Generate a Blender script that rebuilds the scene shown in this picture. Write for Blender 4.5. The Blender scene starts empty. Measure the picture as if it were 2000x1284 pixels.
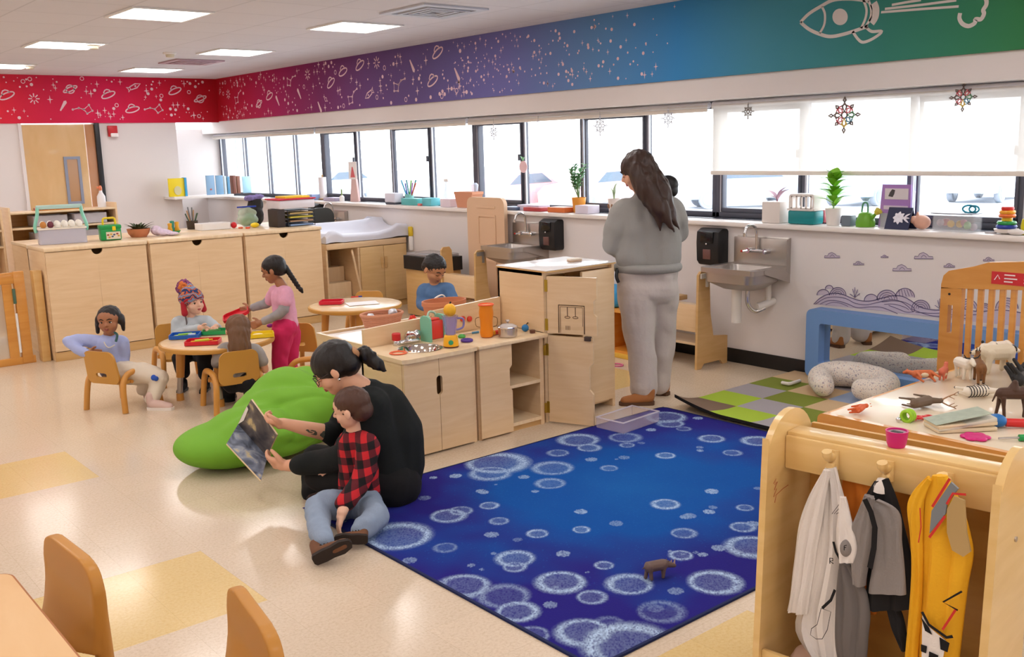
import bpy, bmesh, math, random
from mathutils import Vector, Matrix, noise
V=Vector; PI=math.pi
random.seed(7)
scn=bpy.context.scene
COL=scn.collection
# ---------------------------------------------------------------- camera (2000 x 1284 frame)
FPX=1913.4; YAW=math.radians(39.695); PIT=math.radians(-10.506); ROL=math.radians(-1.568); EYE=V((0,0,1.63))
_f=V((math.sin(YAW)*math.cos(PIT),math.cos(YAW)*math.cos(PIT),math.sin(PIT)))
_r=V((math.cos(YAW),-math.sin(YAW),0)); _u=_r.cross(_f)
CR=_r*math.cos(ROL)+_u*math.sin(ROL); CU=-_r*math.sin(ROL)+_u*math.cos(ROL); CF=_f
cd=bpy.data.cameras.new('camera'); cam=bpy.data.objects.new('camera',cd); COL.objects.link(cam)
cd.sensor_width=36; cd.lens=FPX/2000*36; cd.clip_start=.05; cd.clip_end=200
cam.matrix_world=Matrix(((CR.x,CU.x,-CF.x,EYE.x),(CR.y,CU.y,-CF.y,EYE.y),(CR.z,CU.z,-CF.z,EYE.z),(0,0,0,1)))
scn.camera=cam
# ---------------------------------------------------------------- light and exposure
scn.view_settings.view_transform='Standard'; scn.view_settings.look='None'
scn.view_settings.gamma=1; scn.view_settings.use_curve_mapping=False
scn.view_settings.exposure=0.24
scn.cycles.use_denoising=True
scn.cycles.max_bounces=8; scn.cycles.transparent_max_bounces=16; scn.cycles.sample_clamp_indirect=6
world=bpy.data.worlds.new('world'); scn.world=world; world.use_nodes=True
bg=world.node_tree.nodes['Background']; bg.inputs[0].default_value=(.93,.97,1,1); bg.inputs[1].default_value=5.0
LAMP=9                                          # ceiling panel emission
# ---------------------------------------------------------------- points from the measured view
def ray(x,y): return CF*FPX+CR*(x-1000)-CU*(y-642)
def on_z(x,y,z=0.):
    d=ray(x,y); return EYE+d*((z-EYE.z)/d.z)
def on_x(x,y,X):
    d=ray(x,y); return EYE+d*((X-EYE.x)/d.x)
def on_y(x,y,Y):
    d=ray(x,y); return EYE+d*((Y-EYE.y)/d.y)
FH=V((math.sin(YAW),math.cos(YAW),0)); RH=V((math.cos(YAW),-math.sin(YAW),0))
def at(x,y,D):
    d=ray(x,y); return EYE+d*(D/d.dot(FH))
def dep(p): return V((p[0],p[1],0)).dot(FH)
# ---------------------------------------------------------------- colours and materials
def lin(c):
    if isinstance(c,str):
        c=c.lstrip('#'); c=[int(c[i:i+2],16)/255 for i in (0,2,4)]
        c=[v/12.92 if v<=.04045 else ((v+.055)/1.055)**2.4 for v in c]
    return (c[0],c[1],c[2],1)
MATS={}
def mat(name,col='#808080',rough=.5,metal=0,spec=.5,bump=0,bscale=50,alpha=1,trans=0,emit=0,ior=1.45,coat=0,var=0,vscale=6):
    if name in MATS: return MATS[name]
    m=bpy.data.materials.new(name); m.use_nodes=True; nt=m.node_tree; b=nt.nodes['Principled BSDF']
    b.inputs['Base Color'].default_value=lin(col); b.inputs['Roughness'].default_value=rough
    b.inputs['Metallic'].default_value=metal; b.inputs['Specular IOR Level'].default_value=spec
    b.inputs['Alpha'].default_value=alpha; b.inputs['Transmission Weight'].default_value=trans; b.inputs['IOR'].default_value=ior
    b.inputs['Coat Weight'].default_value=coat
    if emit: b.inputs['Emission Color'].default_value=lin(col); b.inputs['Emission Strength'].default_value=emit
    if var or bump:
        tc=nt.nodes.new('ShaderNodeTexCoord')
    if var:
        n=nt.nodes.new('ShaderNodeTexNoise'); n.inputs['Scale'].default_value=vscale; n.inputs['Detail'].default_value=5
        r=nt.nodes.new('ShaderNodeMapRange'); r.inputs[3].default_value=1-var; r.inputs[4].default_value=1+var
        x=nt.nodes.new('ShaderNodeVectorMath'); x.operation='MULTIPLY'; x.inputs[0].default_value=lin(col)[:3]
        nt.links.new(tc.outputs['Object'],n.inputs['Vector']); nt.links.new(n.outputs['Fac'],r.inputs[0]); nt.links.new(r.outputs[0],x.inputs[1]); nt.links.new(x.outputs[0],b.inputs['Base Color'])
    if bump:
        n=nt.nodes.new('ShaderNodeTexNoise'); n.inputs['Scale'].default_value=bscale; n.inputs['Detail'].default_value=4
        u=nt.nodes.new('ShaderNodeBump'); u.inputs['Strength'].default_value=bump; u.inputs['Distance'].default_value=.02
        nt.links.new(tc.outputs['Object'],n.inputs['Vector']); nt.links.new(n.outputs['Fac'],u.inputs['Height']); nt.links.new(u.outputs[0],b.inputs['Normal'])
    MATS[name]=m; return m
def wood(name,c1,c2,rough=.4,scale=(3,3,40),coat=.15):
    """fine straight grain; the low-scale axis is the one the grain runs along"""
    if name in MATS: return MATS[name]
    m=mat(name,c1,rough,coat=coat); nt=m.node_tree; b=nt.nodes['Principled BSDF']
    tc=nt.nodes.new('ShaderNodeTexCoord'); mp=nt.nodes.new('ShaderNodeMapping'); mp.inputs['Scale'].default_value=scale
    n=nt.nodes.new('ShaderNodeTexNoise'); n.inputs['Scale'].default_value=1.6; n.inputs['Detail'].default_value=6; n.inputs['Distortion'].default_value=.6
    r=nt.nodes.new('ShaderNodeValToRGB'); r.color_ramp.elements[0].color=lin(c1); r.color_ramp.elements[1].color=lin(c2); r.color_ramp.elements[0].position=.3; r.color_ramp.elements[1].position=.75
    L=nt.links.new; L(tc.outputs['Object'],mp.inputs[0]); L(mp.outputs[0],n.inputs['Vector']); L(n.outputs['Fac'],r.inputs[0]); L(r.outputs[0],b.inputs['Base Color'])
    return m
# ---------------------------------------------------------------- mesh builder
class MB:
    def __init__(s): s.v=[]; s.f=[]; s.m=[]
    def add(s,vs,fs,mi=0,M=None):
        o=len(s.v); s.v+=[(M@V(p)) if M else V(p) for p in vs]
        s.f+=[tuple(i+o for i in f) for f in fs]; s.m+=[mi]*len(fs); return s
    def bm(s,b,mi=0,M=None):
        b.verts.index_update(); s.add([v.co.copy() for v in b.verts],[[v.index for v in f.verts] for f in b.faces],mi,M); b.free(); return s
    def box(s,a,b,mi=0,bev=0,seg=2,M=None):
        a,b=V(a),V(b); lo=V([min(a[i],b[i]) for i in range(3)]); hi=V([max(a[i],b[i]) for i in range(3)])
        if bev<=0:
            x0,y0,z0=lo; x1,y1,z1=hi
            return s.add([(x0,y0,z0),(x1,y0,z0),(x1,y1,z0),(x0,y1,z0),(x0,y0,z1),(x1,y0,z1),(x1,y1,z1),(x0,y1,z1)],[(3,2,1,0),(4,5,6,7),(0,1,5,4),(1,2,6,5),(2,3,7,6),(3,0,4,7)],mi,M)
        bm=bmesh.new(); bmesh.ops.create_cube(bm,size=1); d=hi-lo; c=(hi+lo)/2
        for v in bm.verts: v.co=V((v.co.x*d.x,v.co.y*d.y,v.co.z*d.z))+c
        bmesh.ops.bevel(bm,geom=bm.edges[:],offset=min(bev,min(d)*.49),segments=seg,profile=.5,affect='EDGES')
        return s.bm(bm,mi,M)
    def tube(s,path,r,n=10,mi=0,cap=True,closed=False,M=None,flat=1):
        P=[V(p) for p in path]; R=r if isinstance(r,(list,tuple)) else [r]*len(P); vs=[];fs=[]; N=len(P)
        T=[]
        for i in range(N):
            a=P[(i-1)%N] if (closed or i>0) else P[i]; b=P[(i+1)%N] if (closed or i<N-1) else P[i]
            t=(b-a); T.append(t.normalized() if t.length>1e-9 else V((0,0,1)))
        ref=V((0,0,1)) if abs(T[0].z)<.9 else V((1,0,0)); u=T[0].cross(ref).normalized()
        for i in range(N):
            u=(u-T[i]*u.dot(T[i])); u=u.normalized() if u.length>1e-6 else T[i].orthogonal().normalized(); w=T[i].cross(u)
            for k in range(n):
                a=2*PI*k/n; vs.append(P[i]+u*math.cos(a)*R[i]+w*math.sin(a)*R[i]*flat)
        for i in range(N if closed else N-1):
            j=(i+1)%N
            for k in range(n): fs.append((i*n+k,i*n+(k+1)%n,j*n+(k+1)%n,j*n+k))
        if cap and not closed: fs.append(tuple(range(n-1,-1,-1))); fs.append(tuple((N-1)*n+k for k in range(n)))
        return s.add(vs,fs,mi,M)
    def lathe(s,prof,c=(0,0,0),n=24,mi=0,sx=1,sy=1,M=None,caps=True):
        vs=[];fs=[];c=V(c)
        for r,z in prof:
            for k in range(n): a=2*PI*k/n; vs.append(c+V((r*math.cos(a)*sx,r*math.sin(a)*sy,z)))
        for i in range(len(prof)-1):
            for k in range(n): fs.append((i*n+k,i*n+(k+1)%n,(i+1)*n+(k+1)%n,(i+1)*n+k))
        if caps: fs.append(tuple(range(n-1,-1,-1))); fs.append(tuple((len(prof)-1)*n+k for k in range(n)))
        return s.add(vs,fs,mi,M)
    def prism(s,pts,d0,d1,ax='z',mi=0,M=None):
        """2D outline pushed from d0 to d1 along an axis: z -> (x,y), y -> (x,z), x -> (y,z)"""
        f={'z':lambda p,d:(p[0],p[1],d),'y':lambda p,d:(p[0],d,p[1]),'x':lambda p,d:(d,p[0],p[1])}[ax]; n=len(pts)
        return s.add([f(p,d0) for p in pts]+[f(p,d1) for p in pts],[tuple(range(n-1,-1,-1)),tuple(range(n,2*n))]+[(i,(i+1)%n,n+(i+1)%n,n+i) for i in range(n)],mi,M)
    def ring(s,outer,inner,d0,d1,ax='z',mi=0,M=None,warp=None):
        """plate with a hole: both outlines have the same number of points"""
        f={'z':lambda p,d:V((p[0],p[1],d)),'y':lambda p,d:V((p[0],d,p[1])),'x':lambda p,d:V((d,p[0],p[1]))}[ax]; n=len(outer)
        vs=[f(p,d) for d in (d0,d1) for L in (outer,inner) for p in L]
        if warp: vs=[warp(v) for v in vs]
        fs=[]
        for i in range(n):
            j=(i+1)%n
            fs+=[(i,j,n+j,n+i),(2*n+j,2*n+i,3*n+i,3*n+j),(j,i,2*n+i,2*n+j),(n+i,n+j,3*n+j,3*n+i)]
        return s.add(vs,fs,mi,M)
    def ball(s,c,r,n=16,m=10,mi=0,M=None,R=None):
        r=V(r) if hasattr(r,'__len__') else V((r,r,r)); vs=[];fs=[];c=V(c)
        for i in range(m+1):
            t=PI*i/m
            for k in range(n):
                a=2*PI*k/n; p=V((r.x*math.sin(t)*math.cos(a),r.y*math.sin(t)*math.sin(a),r.z*math.cos(t)))
                vs.append(c+(R@p if R else p))
        for i in range(m):
            for k in range(n): fs.append((i*n+k,(i+1)*n+k,(i+1)*n+(k+1)%n,i*n+(k+1)%n))
        return s.add(vs,fs,mi,M)
    def fn(s,nu,nv,f,mi=0,wrapu=False,M=None):
        vs=[f(i/(nu-(0 if wrapu else 1)),j/(nv-1)) for j in range(nv) for i in range(nu)]
        fs=[(j*nu+i,j*nu+(i+1)%nu,(j+1)*nu+(i+1)%nu,(j+1)*nu+i) for j in range(nv-1) for i in range(nu if wrapu else nu-1)]
        return s.add(vs,fs,mi,M)
    def stroke(s,pts,w,f,mi=0,th=.001,closed=False):
        """flat raised line of width w along 2D points; f maps (a,b,height) to the surface"""
        P=[V((p[0],p[1])) for p in pts]; N=len(P); L=[]
        for i in range(N):
            a=P[(i-1)%N] if (closed or i>0) else P[i]; b=P[(i+1)%N] if (closed or i<N-1) else P[i]
            t=(b-a); t=t.normalized() if t.length>1e-9 else V((1,0)); nn=V((-t.y,t.x))*w/2; L.append((P[i]+nn,P[i]-nn))
        vs=[];fs=[]
        for a,b in L: vs+=[f(a.x,a.y,th),f(b.x,b.y,th)]
        for i in range(N if closed else N-1):
            j=(i+1)%N; fs.append((2*i,2*j,2*j+1,2*i+1))
        return s.add(vs,fs,mi)
    def build(s,name,mats,parent=None,world=True,smooth=True,fixn=True,ang=40):
        if not isinstance(mats,(list,tuple)): mats=[mats]
        me=bpy.data.meshes.new(name); M=None
        if parent is not None and world: M=wm(parent).inverted()
        me.from_pydata([(M@v) if M else v for v in s.v],[],s.f)
        for m in mats: me.materials.append(m)
        if len(mats)>1: me.polygons.foreach_set('material_index',s.m)
        if fixn:
            bm=bmesh.new(); bm.from_mesh(me); bmesh.ops.recalc_face_normals(bm,faces=bm.faces[:]); bm.to_mesh(me); bm.free()
        if smooth:
            me.polygons.foreach_set('use_smooth',[True]*len(me.polygons))
            try: me.set_sharp_from_angle(angle=math.radians(ang))
            except Exception: pass
        me.update(); o=bpy.data.objects.new(name,me); COL.objects.link(o)
        if parent is not None: o.parent=parent
        return o
def wm(o):
    M=Matrix.Translation(o.location)@o.rotation_euler.to_matrix().to_4x4()@Matrix.Diagonal((*o.scale,1))
    return wm(o.parent)@M if o.parent else M
def tag(o,label,cat,group=None,kind=None):
    o['label']=label; o['category']=cat
    if group: o['group']=group
    if kind: o['kind']=kind
    return o
def thing(name,label,cat,loc=(0,0,0),rz=0,group=None,rot=None):
    o=bpy.data.objects.new(name,None); COL.objects.link(o); o.location=loc; o.rotation_euler=rot if rot else (0,0,rz); o.empty_display_size=.05
    return tag(o,label,cat,group)
def struct(name,mb,m,parent=None,**k):
    o=mb.build(name,m,parent,**k)
    o['kind']='structure'; return o
def dup(o,loc=None,rz=None,label=None,group=None,parent=None,scale=None):
    c=o.copy(); COL.objects.link(c)
    if parent: c.parent=parent
    for ch in list(o.children): dup(ch,parent=c)
    if loc is not None: c.location=loc
    if rz is not None: c.rotation_euler=(0,0,rz)
    if scale is not None: c.scale=(scale,)*3
    if label: c['label']=label
    if group: c['group']=group
    return c
def rrect(w,h,r,n=6,cx=0,cy=0):
    """rounded rectangle outline"""
    r=min(r,w/2-1e-4,h/2-1e-4); P=[]
    for sx,sy,a0 in ((1,1,0),(-1,1,90),(-1,-1,180),(1,-1,270)):
        for k in range(n+1):
            a=math.radians(a0+90*k/n); P.append((cx+sx*(w/2-r)+r*math.cos(a),cy+sy*(h/2-r)+r*math.sin(a)))
    return P
def ell(rx,ry,n,cx=0,cy=0,a0=0): return [(cx+rx*math.cos(a0+2*PI*k/n),cy+ry*math.sin(a0+2*PI*k/n)) for k in range(n)]
def bez(p0,p1,p2,n=8): p0,p1,p2=V(p0),V(p1),V(p2); return [p0*(1-t)**2+p1*2*t*(1-t)+p2*t*t for t in [i/n for i in range(n+1)]]
def smoothpath(P,n=6):
    """Catmull-Rom through the points"""
    P=[V(p) for p in P]; out=[]
    for i in range(len(P)-1):
        a=P[max(i-1,0)];b=P[i];c=P[i+1];d=P[min(i+2,len(P)-1)]
        for k in range(n):
            t=k/n; out.append(.5*((2*b)+(c-a)*t+(2*a-5*b+4*c-d)*t*t+(3*b-a-3*c+d)*t**3))
    out.append(P[-1]); return out
def rot(rx=0,ry=0,rz=0): return (Matrix.Rotation(rz,3,'Z')@Matrix.Rotation(ry,3,'Y')@Matrix.Rotation(rx,3,'X'))
def TM(loc,rx=0,ry=0,rz=0,s=1): return Matrix.Translation(V(loc))@rot(rx,ry,rz).to_4x4()@Matrix.Diagonal((s,s,s,1))
# ---------------------------------------------------------------- soft bodies: overlapping tapered capsules fused into one skin
def capsule(mb,p0,r0,p1,r1,n=14,flat=1,up=None,mi=0):
    p0,p1=V(p0),V(p1); d=p1-p0; L=d.length
    if L<1e-6: return mb.ball(p0,max(r0,r1),n,8)
    t=d/L; ref=V(up) if up else (V((0,0,1)) if abs(t.z)<.9 else V((1,0,0))); u=t.cross(ref).normalized(); w=u.cross(t)
    vs=[];fs=[];rows=[]
    for i in range(5): a=PI/2*(1-i/4.); rows.append((p0-t*r0*math.sin(a),r0*math.cos(a)))
    for i in range(5): a=PI/2*i/4.; rows.append((p1+t*r1*math.sin(a),r1*math.cos(a)))
    for c,r in rows:
        r=max(r,1e-4)
        for k in range(n): a=2*PI*k/n; vs.append(c+u*math.cos(a)*r+w*math.sin(a)*r*flat)
    m=len(rows)
    for i in range(m-1):
        for k in range(n): fs.append((i*n+k,i*n+(k+1)%n,(i+1)*n+(k+1)%n,(i+1)*n+k))
    fs.append(tuple(range(n-1,-1,-1))); fs.append(tuple((m-1)*n+k for k in range(n)))
    return mb.add(vs,fs,mi)
def fuse(name,mb,m,voxel=.006,smooth=6,parent=None,disp=None,world=True,fac=.5):
    """closed overlapping shells -> one continuous smooth surface"""
    me=bpy.data.meshes.new(name+'_raw'); me.from_pydata([tuple(v) for v in mb.v],[],mb.f)
    bm=bmesh.new(); bm.from_mesh(me); bmesh.ops.recalc_face_normals(bm,faces=bm.faces[:]); bm.to_mesh(me); bm.free()
    o=bpy.data.objects.new(name+'_raw',me); COL.objects.link(o)
    r=o.modifiers.new('r','REMESH'); r.mode='VOXEL'; r.voxel_size=voxel; r.adaptivity=0
    if smooth:
        q=o.modifiers.new('s','SMOOTH'); q.iterations=smooth; q.factor=fac
    dg=bpy.context.evaluated_depsgraph_get(); dg.update()
    e=bpy.data.meshes.new_from_object(o.evaluated_get(dg)); e.name=name
    bpy.data.objects.remove(o); bpy.data.meshes.remove(me)
    if disp:
        nn=[(v.co.copy(),v.normal.copy()) for v in e.vertices]
        for v,(c,n) in zip(e.vertices,nn): v.co=c+n*disp(c,n)
    if parent is not None and world: e.transform(wm(parent).inverted())
    e.materials.clear(); e.materials.append(m)
    e.polygons.foreach_set('use_smooth',[True]*len(e.polygons)); e.update()
    ob=bpy.data.objects.new(name,e); COL.objects.link(ob)
    if parent is not None: ob.parent=parent
    return ob
def nz(p,s,seed=0): return noise.noise(V(p)*s+V((seed*7.1,seed*3.3,seed*1.7)))
# ================================================================ materials of the place
WX=5.853; BY=13.30; CZ=2.66
M_wall=mat('wall_paint','#e2dbd9',.75,var=.02,vscale=2)
M_white=mat('white_paint','#f1eeec',.45)
M_dark=mat('dark_frame','#50525e',.45)
M_alu=mat('pale_aluminium','#b9bcc6',.4,.4)
M_black=mat('black_plastic','#1b1b1e',.4)
M_rubber=mat('black_rubber','#0e0e10',.6)
M_chrome=mat('chrome','#d8d8da',.14,1)
M_steel=mat('brushed_steel','#b9b2ac',.32,.9)
M_maple=wood('maple_ply','#e1bf93','#ebcda5',.38,(2,2,18))
M_maplex=wood('maple_ply_flat','#e6c9a0','#f0d8b4',.38,(18,2,2))
M_mapled=wood('maple_edge','#cfa467','#dab37c',.42,(2,2,18))
M_oak=wood('honey_wood','#d08c3c','#de9f4e',.36,(2,2,14),.3)
M_birch=wood('birch_rack','#e3bd78','#edca8c',.33,(2,2,14),.3)
M_chair=mat('gold_resin','#c8913f',.42,coat=.15)
M_chairw=mat('gold_tube','#cf9040',.38,coat=.2)
def glass(name,tint=(1,1,1),rough=0.,mixf=.1):
    if name in MATS: return MATS[name]
    m=bpy.data.materials.new(name); m.use_nodes=True; nt=m.node_tree; nt.nodes.clear(); L=nt.links.new
    o=nt.nodes.new('ShaderNodeOutputMaterial'); t=nt.nodes.new('ShaderNodeBsdfTransparent'); g=nt.nodes.new('ShaderNodeBsdfGlossy'); x=nt.nodes.new('ShaderNodeMixShader')
    t.inputs[0].default_value=(*tint,1); g.inputs['Roughness'].default_value=rough; x.inputs[0].default_value=mixf
    L(t.outputs[0],x.inputs[1]); L(g.outputs[0],x.inputs[2]); L(x.outputs[0],o.inputs[0]); MATS[name]=m; return m
M_glass=glass('window_glass',(.98,.99,1),0,.05)
def clearp(name,col,a=.35,rough=.12): return mat(name,col,rough,alpha=a)
# ================================================================ floor
def floor_mats():
    out=[]
    for nm,c1,c2,c3 in (('floor_tile','#decab1','#e5d4bd','#d1bb9f'),('floor_tile_yellow','#e3c587','#e8cd93','#dcb877')):
        m=bpy.data.materials.new(nm); m.use_nodes=True; nt=m.node_tree; b=nt.nodes['Principled BSDF']; L=nt.links.new
        b.inputs['Roughness'].default_value=.12; b.inputs['Specular IOR Level'].default_value=.5
        tc=nt.nodes.new('ShaderNodeTexCoord')
        n=nt.nodes.new('ShaderNodeTexNoise'); n.inputs['Scale'].default_value=85; n.inputs['Detail'].default_value=6; n.inputs['Roughness'].default_value=.7
        r=nt.nodes.new('ShaderNodeValToRGB'); e=r.color_ramp.elements; e[0].position=.33; e[0].color=lin(c3); e[1].position=.5; e[1].color=lin(c1); q=e.new(.72); q.color=lin(c2)
        br=nt.nodes.new('ShaderNodeTexBrick'); br.offset=0; br.squash=1; br.inputs['Scale'].default_value=1; br.inputs['Brick Width'].default_value=.3048; br.inputs['Row Height'].default_value=.3048; br.inputs['Mortar Size'].default_value=.0012; br.inputs['Mortar Smooth'].default_value=.4
        br.inputs['Color1'].default_value=(1,1,1,1); br.inputs['Color2'].default_value=(.965,.965,.965,1); br.inputs['Mortar'].default_value=(.86,.84,.8,1)
        x=nt.nodes.new('ShaderNodeMix'); x.data_type='RGBA'; x.blend_type='MULTIPLY'; x.inputs['Factor'].default_value=1
        mp=nt.nodes.new('ShaderNodeMapping'); mp.inputs['Location'].default_value=(-1.45,-3.83,0)
        L(tc.outputs['Object'],n.inputs['Vector']); L(n.outputs['Fac'],r.inputs[0]); L(tc.outputs['Object'],mp.inputs[0]); L(mp.outputs[0],br.inputs['Vector'])
        L(r.outputs[0],x.inputs['A']); L(br.outputs['Color'],x.inputs['B']); L(x.outputs['Result'],b.inputs['Base Color'])
        n2=nt.nodes.new('ShaderNodeTexNoise'); n2.inputs['Scale'].default_value=2.2; n2.inputs['Detail'].default_value=3
        u=nt.nodes.new('ShaderNodeBump'); u.inputs['Strength'].default_value=.06; u.inputs['Distance'].default_value=.01; L(tc.outputs['Object'],n2.inputs['Vector']); L(n2.outputs['Fac'],u.inputs['Height']); L(u.outputs[0],b.inputs['Normal'])
        mr=nt.nodes.new('ShaderNodeMapRange'); mr.inputs[3].default_value=.10; mr.inputs[4].default_value=.22; L(n2.outputs['Fac'],mr.inputs[0]); L(mr.outputs[0],b.inputs['Roughness'])
        out.append(m)
    return out
mb=MB()
XS=[-5,.23,.84,1.45,2.06,2.67,3.28,3.89,4.6,5.1,5.71,7]; YS=[-3.5,1.39,1.96,2.6,3.21,3.83,4.5,5.14,5.745,6.9,7.5,14.2]
yel=[(.84,1.45,3.21,3.83),(.23,.84,3.21,3.83),(.84,1.45,5.14,5.745),(.23,.84,5.14,5.745),(2.06,2.67,1.39,1.96),(4.6,5.1,4.5,5.14)]
for i in range(len(XS)-1):
    for j in range(len(YS)-1):
        cx,cy=(XS[i]+XS[i+1])/2,(YS[j]+YS[j+1])/2
        y=any(a<cx<b and c<cy<d for a,b,c,d in yel)
        mb.add([(XS[i],YS[j],0),(XS[i+1],YS[j],0),(XS[i+1],YS[j+1],0),(XS[i],YS[j+1],0)],[(0,1,2,3)],1 if y else 0)
struct('floor',mb,floor_mats(),smooth=False)
# ================================================================ ceiling
m=mat('ceiling_tile','#ddd8dc',.9); nt=m.node_tree; b=nt.nodes['Principled BSDF']
tc=nt.nodes.new('ShaderNodeTexCoord'); br=nt.nodes.new('ShaderNodeTexBrick'); br.offset=0; br.inputs['Scale'].default_value=1; br.inputs['Brick Width'].default_value=.61; br.inputs['Row Height'].default_value=.61; br.inputs['Mortar Size'].default_value=.008; br.inputs['Mortar Smooth'].default_value=.3
br.inputs['Color1'].default_value=lin('#dcdae2'); br.inputs['Color2'].default_value=lin('#d9d7df'); br.inputs['Mortar'].default_value=lin('#cac8d0')
mp=nt.nodes.new('ShaderNodeMapping'); mp.inputs['Location'].default_value=(-2.545,-7.085,0); nt.links.new(tc.outputs['Object'],mp.inputs[0]); nt.links.new(mp.outputs[0],br.inputs['Vector']); nt.links.new(br.outputs['Color'],b.inputs['Base Color'])
mb=MB().box((-5,-3.5,CZ),(7,14.2,CZ+.05)); struct('ceiling',mb,m,smooth=False)
# ================================================================ walls
mb=MB()
mb.box((WX,-3.5,0),(WX+.4,14,1.02)); mb.box((WX,-3.5,1.93),(WX+.4,14,CZ))
struct('wall_right',mb,M_wall,smooth=False)
mb=MB()
mb.box((-5,BY,0),(3.25,BY+.3,CZ)); mb.box((3.25,BY,2.085),(WX+.0,BY+.3,CZ)); mb.box((4.2,BY,0),(5.22,BY+.7,2.085)); mb.box((5.22,13.95,0),(WX+.4,14.1,2.0))
struct('wall_back',mb,M_wall,smooth=False)
struct('wall_left',MB().box((-5.1,-3.5,0),(-4.9,14,CZ)),M_wall,smooth=False)
struct('wall_front',MB().box((-5,-3.6,0),(6.3,-3.4,CZ)),M_wall,smooth=False)
mb=MB().box((WX-.012,-3.4,0),(WX,4.6,.105),0,.003); mb.box((WX-.012,4.6,0),(WX,13.3,.105),0,.003)
struct('baseboard_right',mb,mat('black_vinyl_base','#141416',.45))
struct('baseboard_back',MB().box((-4.9,BY-.012,0),(3.2,BY,.105),0,.003),MATS['black_vinyl_base'])
# sill: white ledge in front, dark slab below the frames, and the ledge that turns in front of the column
mb=MB().box((WX-.045,-3.4,1.015),(WX+.13,13.95,1.05),0,.008); struct('trim_1',mb,mat('sill_white','#f0e9e4',.3))
mb=MB().box((WX+.13,-3.4,1.0),(WX+.3,13.95,1.055),0,.004); struct('trim_2',mb,mat('sill_dark','#3b3d47',.22))
mb=MB().box((4.97,12.92,1.06),(WX-.045,BY,1.095),0,.006); struct('trim_3',mb,M_white)
# ================================================================ painted band with doodles
def ramp_band(name,axis,stops,lo,hi):
    m=mat(name,'#ff0000',.62,spec=.25); nt=m.node_tree; b=nt.nodes['Principled BSDF']; L=nt.links.new
    tc=nt.nodes.new('ShaderNodeTexCoord'); sp=nt.nodes.new('ShaderNodeSeparateXYZ'); mr=nt.nodes.new('ShaderNodeMapRange'); mr.inputs[1].default_value=lo; mr.inputs[2].default_value=hi
    r=nt.nodes.new('ShaderNodeValToRGB'); L(tc.outputs['Object'],sp.inputs[0]); L(sp.outputs[axis],mr.inputs[0]); L(mr.outputs[0],r.inputs[0]); L(r.outputs[0],b.inputs['Base Color'])
    e=r.color_ramp.elements
    for i,(p,c) in enumerate(stops):
        t=(p-lo)/(hi-lo); q=e[i] if i<2 else e.new(t); q.position=t; q.color=lin(c)
    return m
Mb_r=ramp_band('mural_window_wall',1,[(1.0,'#2f7a3c'),(13.35,'#b5141f'),(2.5,'#357f4e'),(3.3,'#388476'),(4.3,'#468fa8'),(5.0,'#3a8ac8'),(5.9,'#5f8cc0'),(7.0,'#6f70b0'),(8.2,'#64568f'),(9.4,'#6a4680'),(10.4,'#7a2c66'),(11.4,'#a01a5c'),(12.4,'#b01440')],1.0,13.35)
Mb_b=ramp_band('mural_back_wall',0,[(1,'#e02a2e'),(5.9,'#b01420'),(2.9,'#df2b3c'),(3.6,'#d3244a'),(4.3,'#d61c50'),(5.1,'#cc1638')],1,5.9)
M_ink=mat('mural_white_ink','#e9c9d2',.7)
M_ink2=mat('mural_pale_ink','#d8cfca',.7)
RN=random.Random(11)
def star4(mb,x,y,s,f,mi=1):
    P=[]
    for k in range(8):
        a=PI/2+k*PI/4; r=s if k%2==0 else s*.18; P.append((x+r*math.cos(a)*(.7 if k%4==2 else 1),y+r*math.sin(a)))
    mb.add([f(p[0],p[1],.001) for p in P],[tuple(range(8))],mi)
def dot(mb,x,y,s,f,mi=1): mb.add([f(x+s*math.cos(2*PI*k/8),y+s*math.sin(2*PI*k/8),.001) for k in range(8)],[tuple(range(8))],mi)
def comet(mb,x,y,s,f,a,mi=1):
    c,d=math.cos(a),math.sin(a); P=[(0,-.06),(1,-.16),(1.15,0),(1,.16),(0,.06)]
    mb.add([f(x+s*(c*p-d*q),y+s*(d*p+c*q),.001) for p,q in P],[tuple(range(5))],mi)
def ringd(mb,x,y,rx,ry,f,w=.013,a=0,mi=1):
    P=[(x+rx*math.cos(t)*math.cos(a)-ry*math.sin(t)*math.sin(a),y+rx*math.cos(t)*math.sin(a)+ry*math.sin(t)*math.cos(a)) for t in [2*PI*k/20 for k in range(20)]]
    mb.stroke(P,w,f,mi,closed=True)
def saucer(mb,x,y,s,f,a):
    ringd(mb,x,y,s,s*.35,f,.015,a); ca,sa=math.cos(a),math.sin(a)
    P=[(x+s*(u*ca-v*sa),y+s*(u*sa+v*ca)) for u,v in [(-.5,.2),(-.42,.55),(-.15,.75),(.15,.75),(.42,.55),(.5,.2)]]; mb.stroke(P,.014,f,1)
def planet(mb,x,y,s,f,a): ringd(mb,x,y,s*.55,s*.55,f,.013); ringd(mb,x,y,s,s*.26,f,.015,a)
def rocketd(mb,x,y,s,f,a):
    ca,sa=math.cos(a),math.sin(a); T=lambda u,v:(x+s*(u*ca-v*sa),y+s*(u*sa+v*ca))
    mb.stroke([T(*p) for p in [(-.6,-.22),(-.6,.22),(.3,.3),(1,0),(.3,-.3)]],.014,f,1,closed=True); dot(mb,*T(.2,0),s*.13,f)
    mb.stroke([T(*p) for p in [(-.6,.1),(-1.1,.35),(-.9,.0),(-1.1,-.35),(-.6,-.1)]],.012,f,1)
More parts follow.
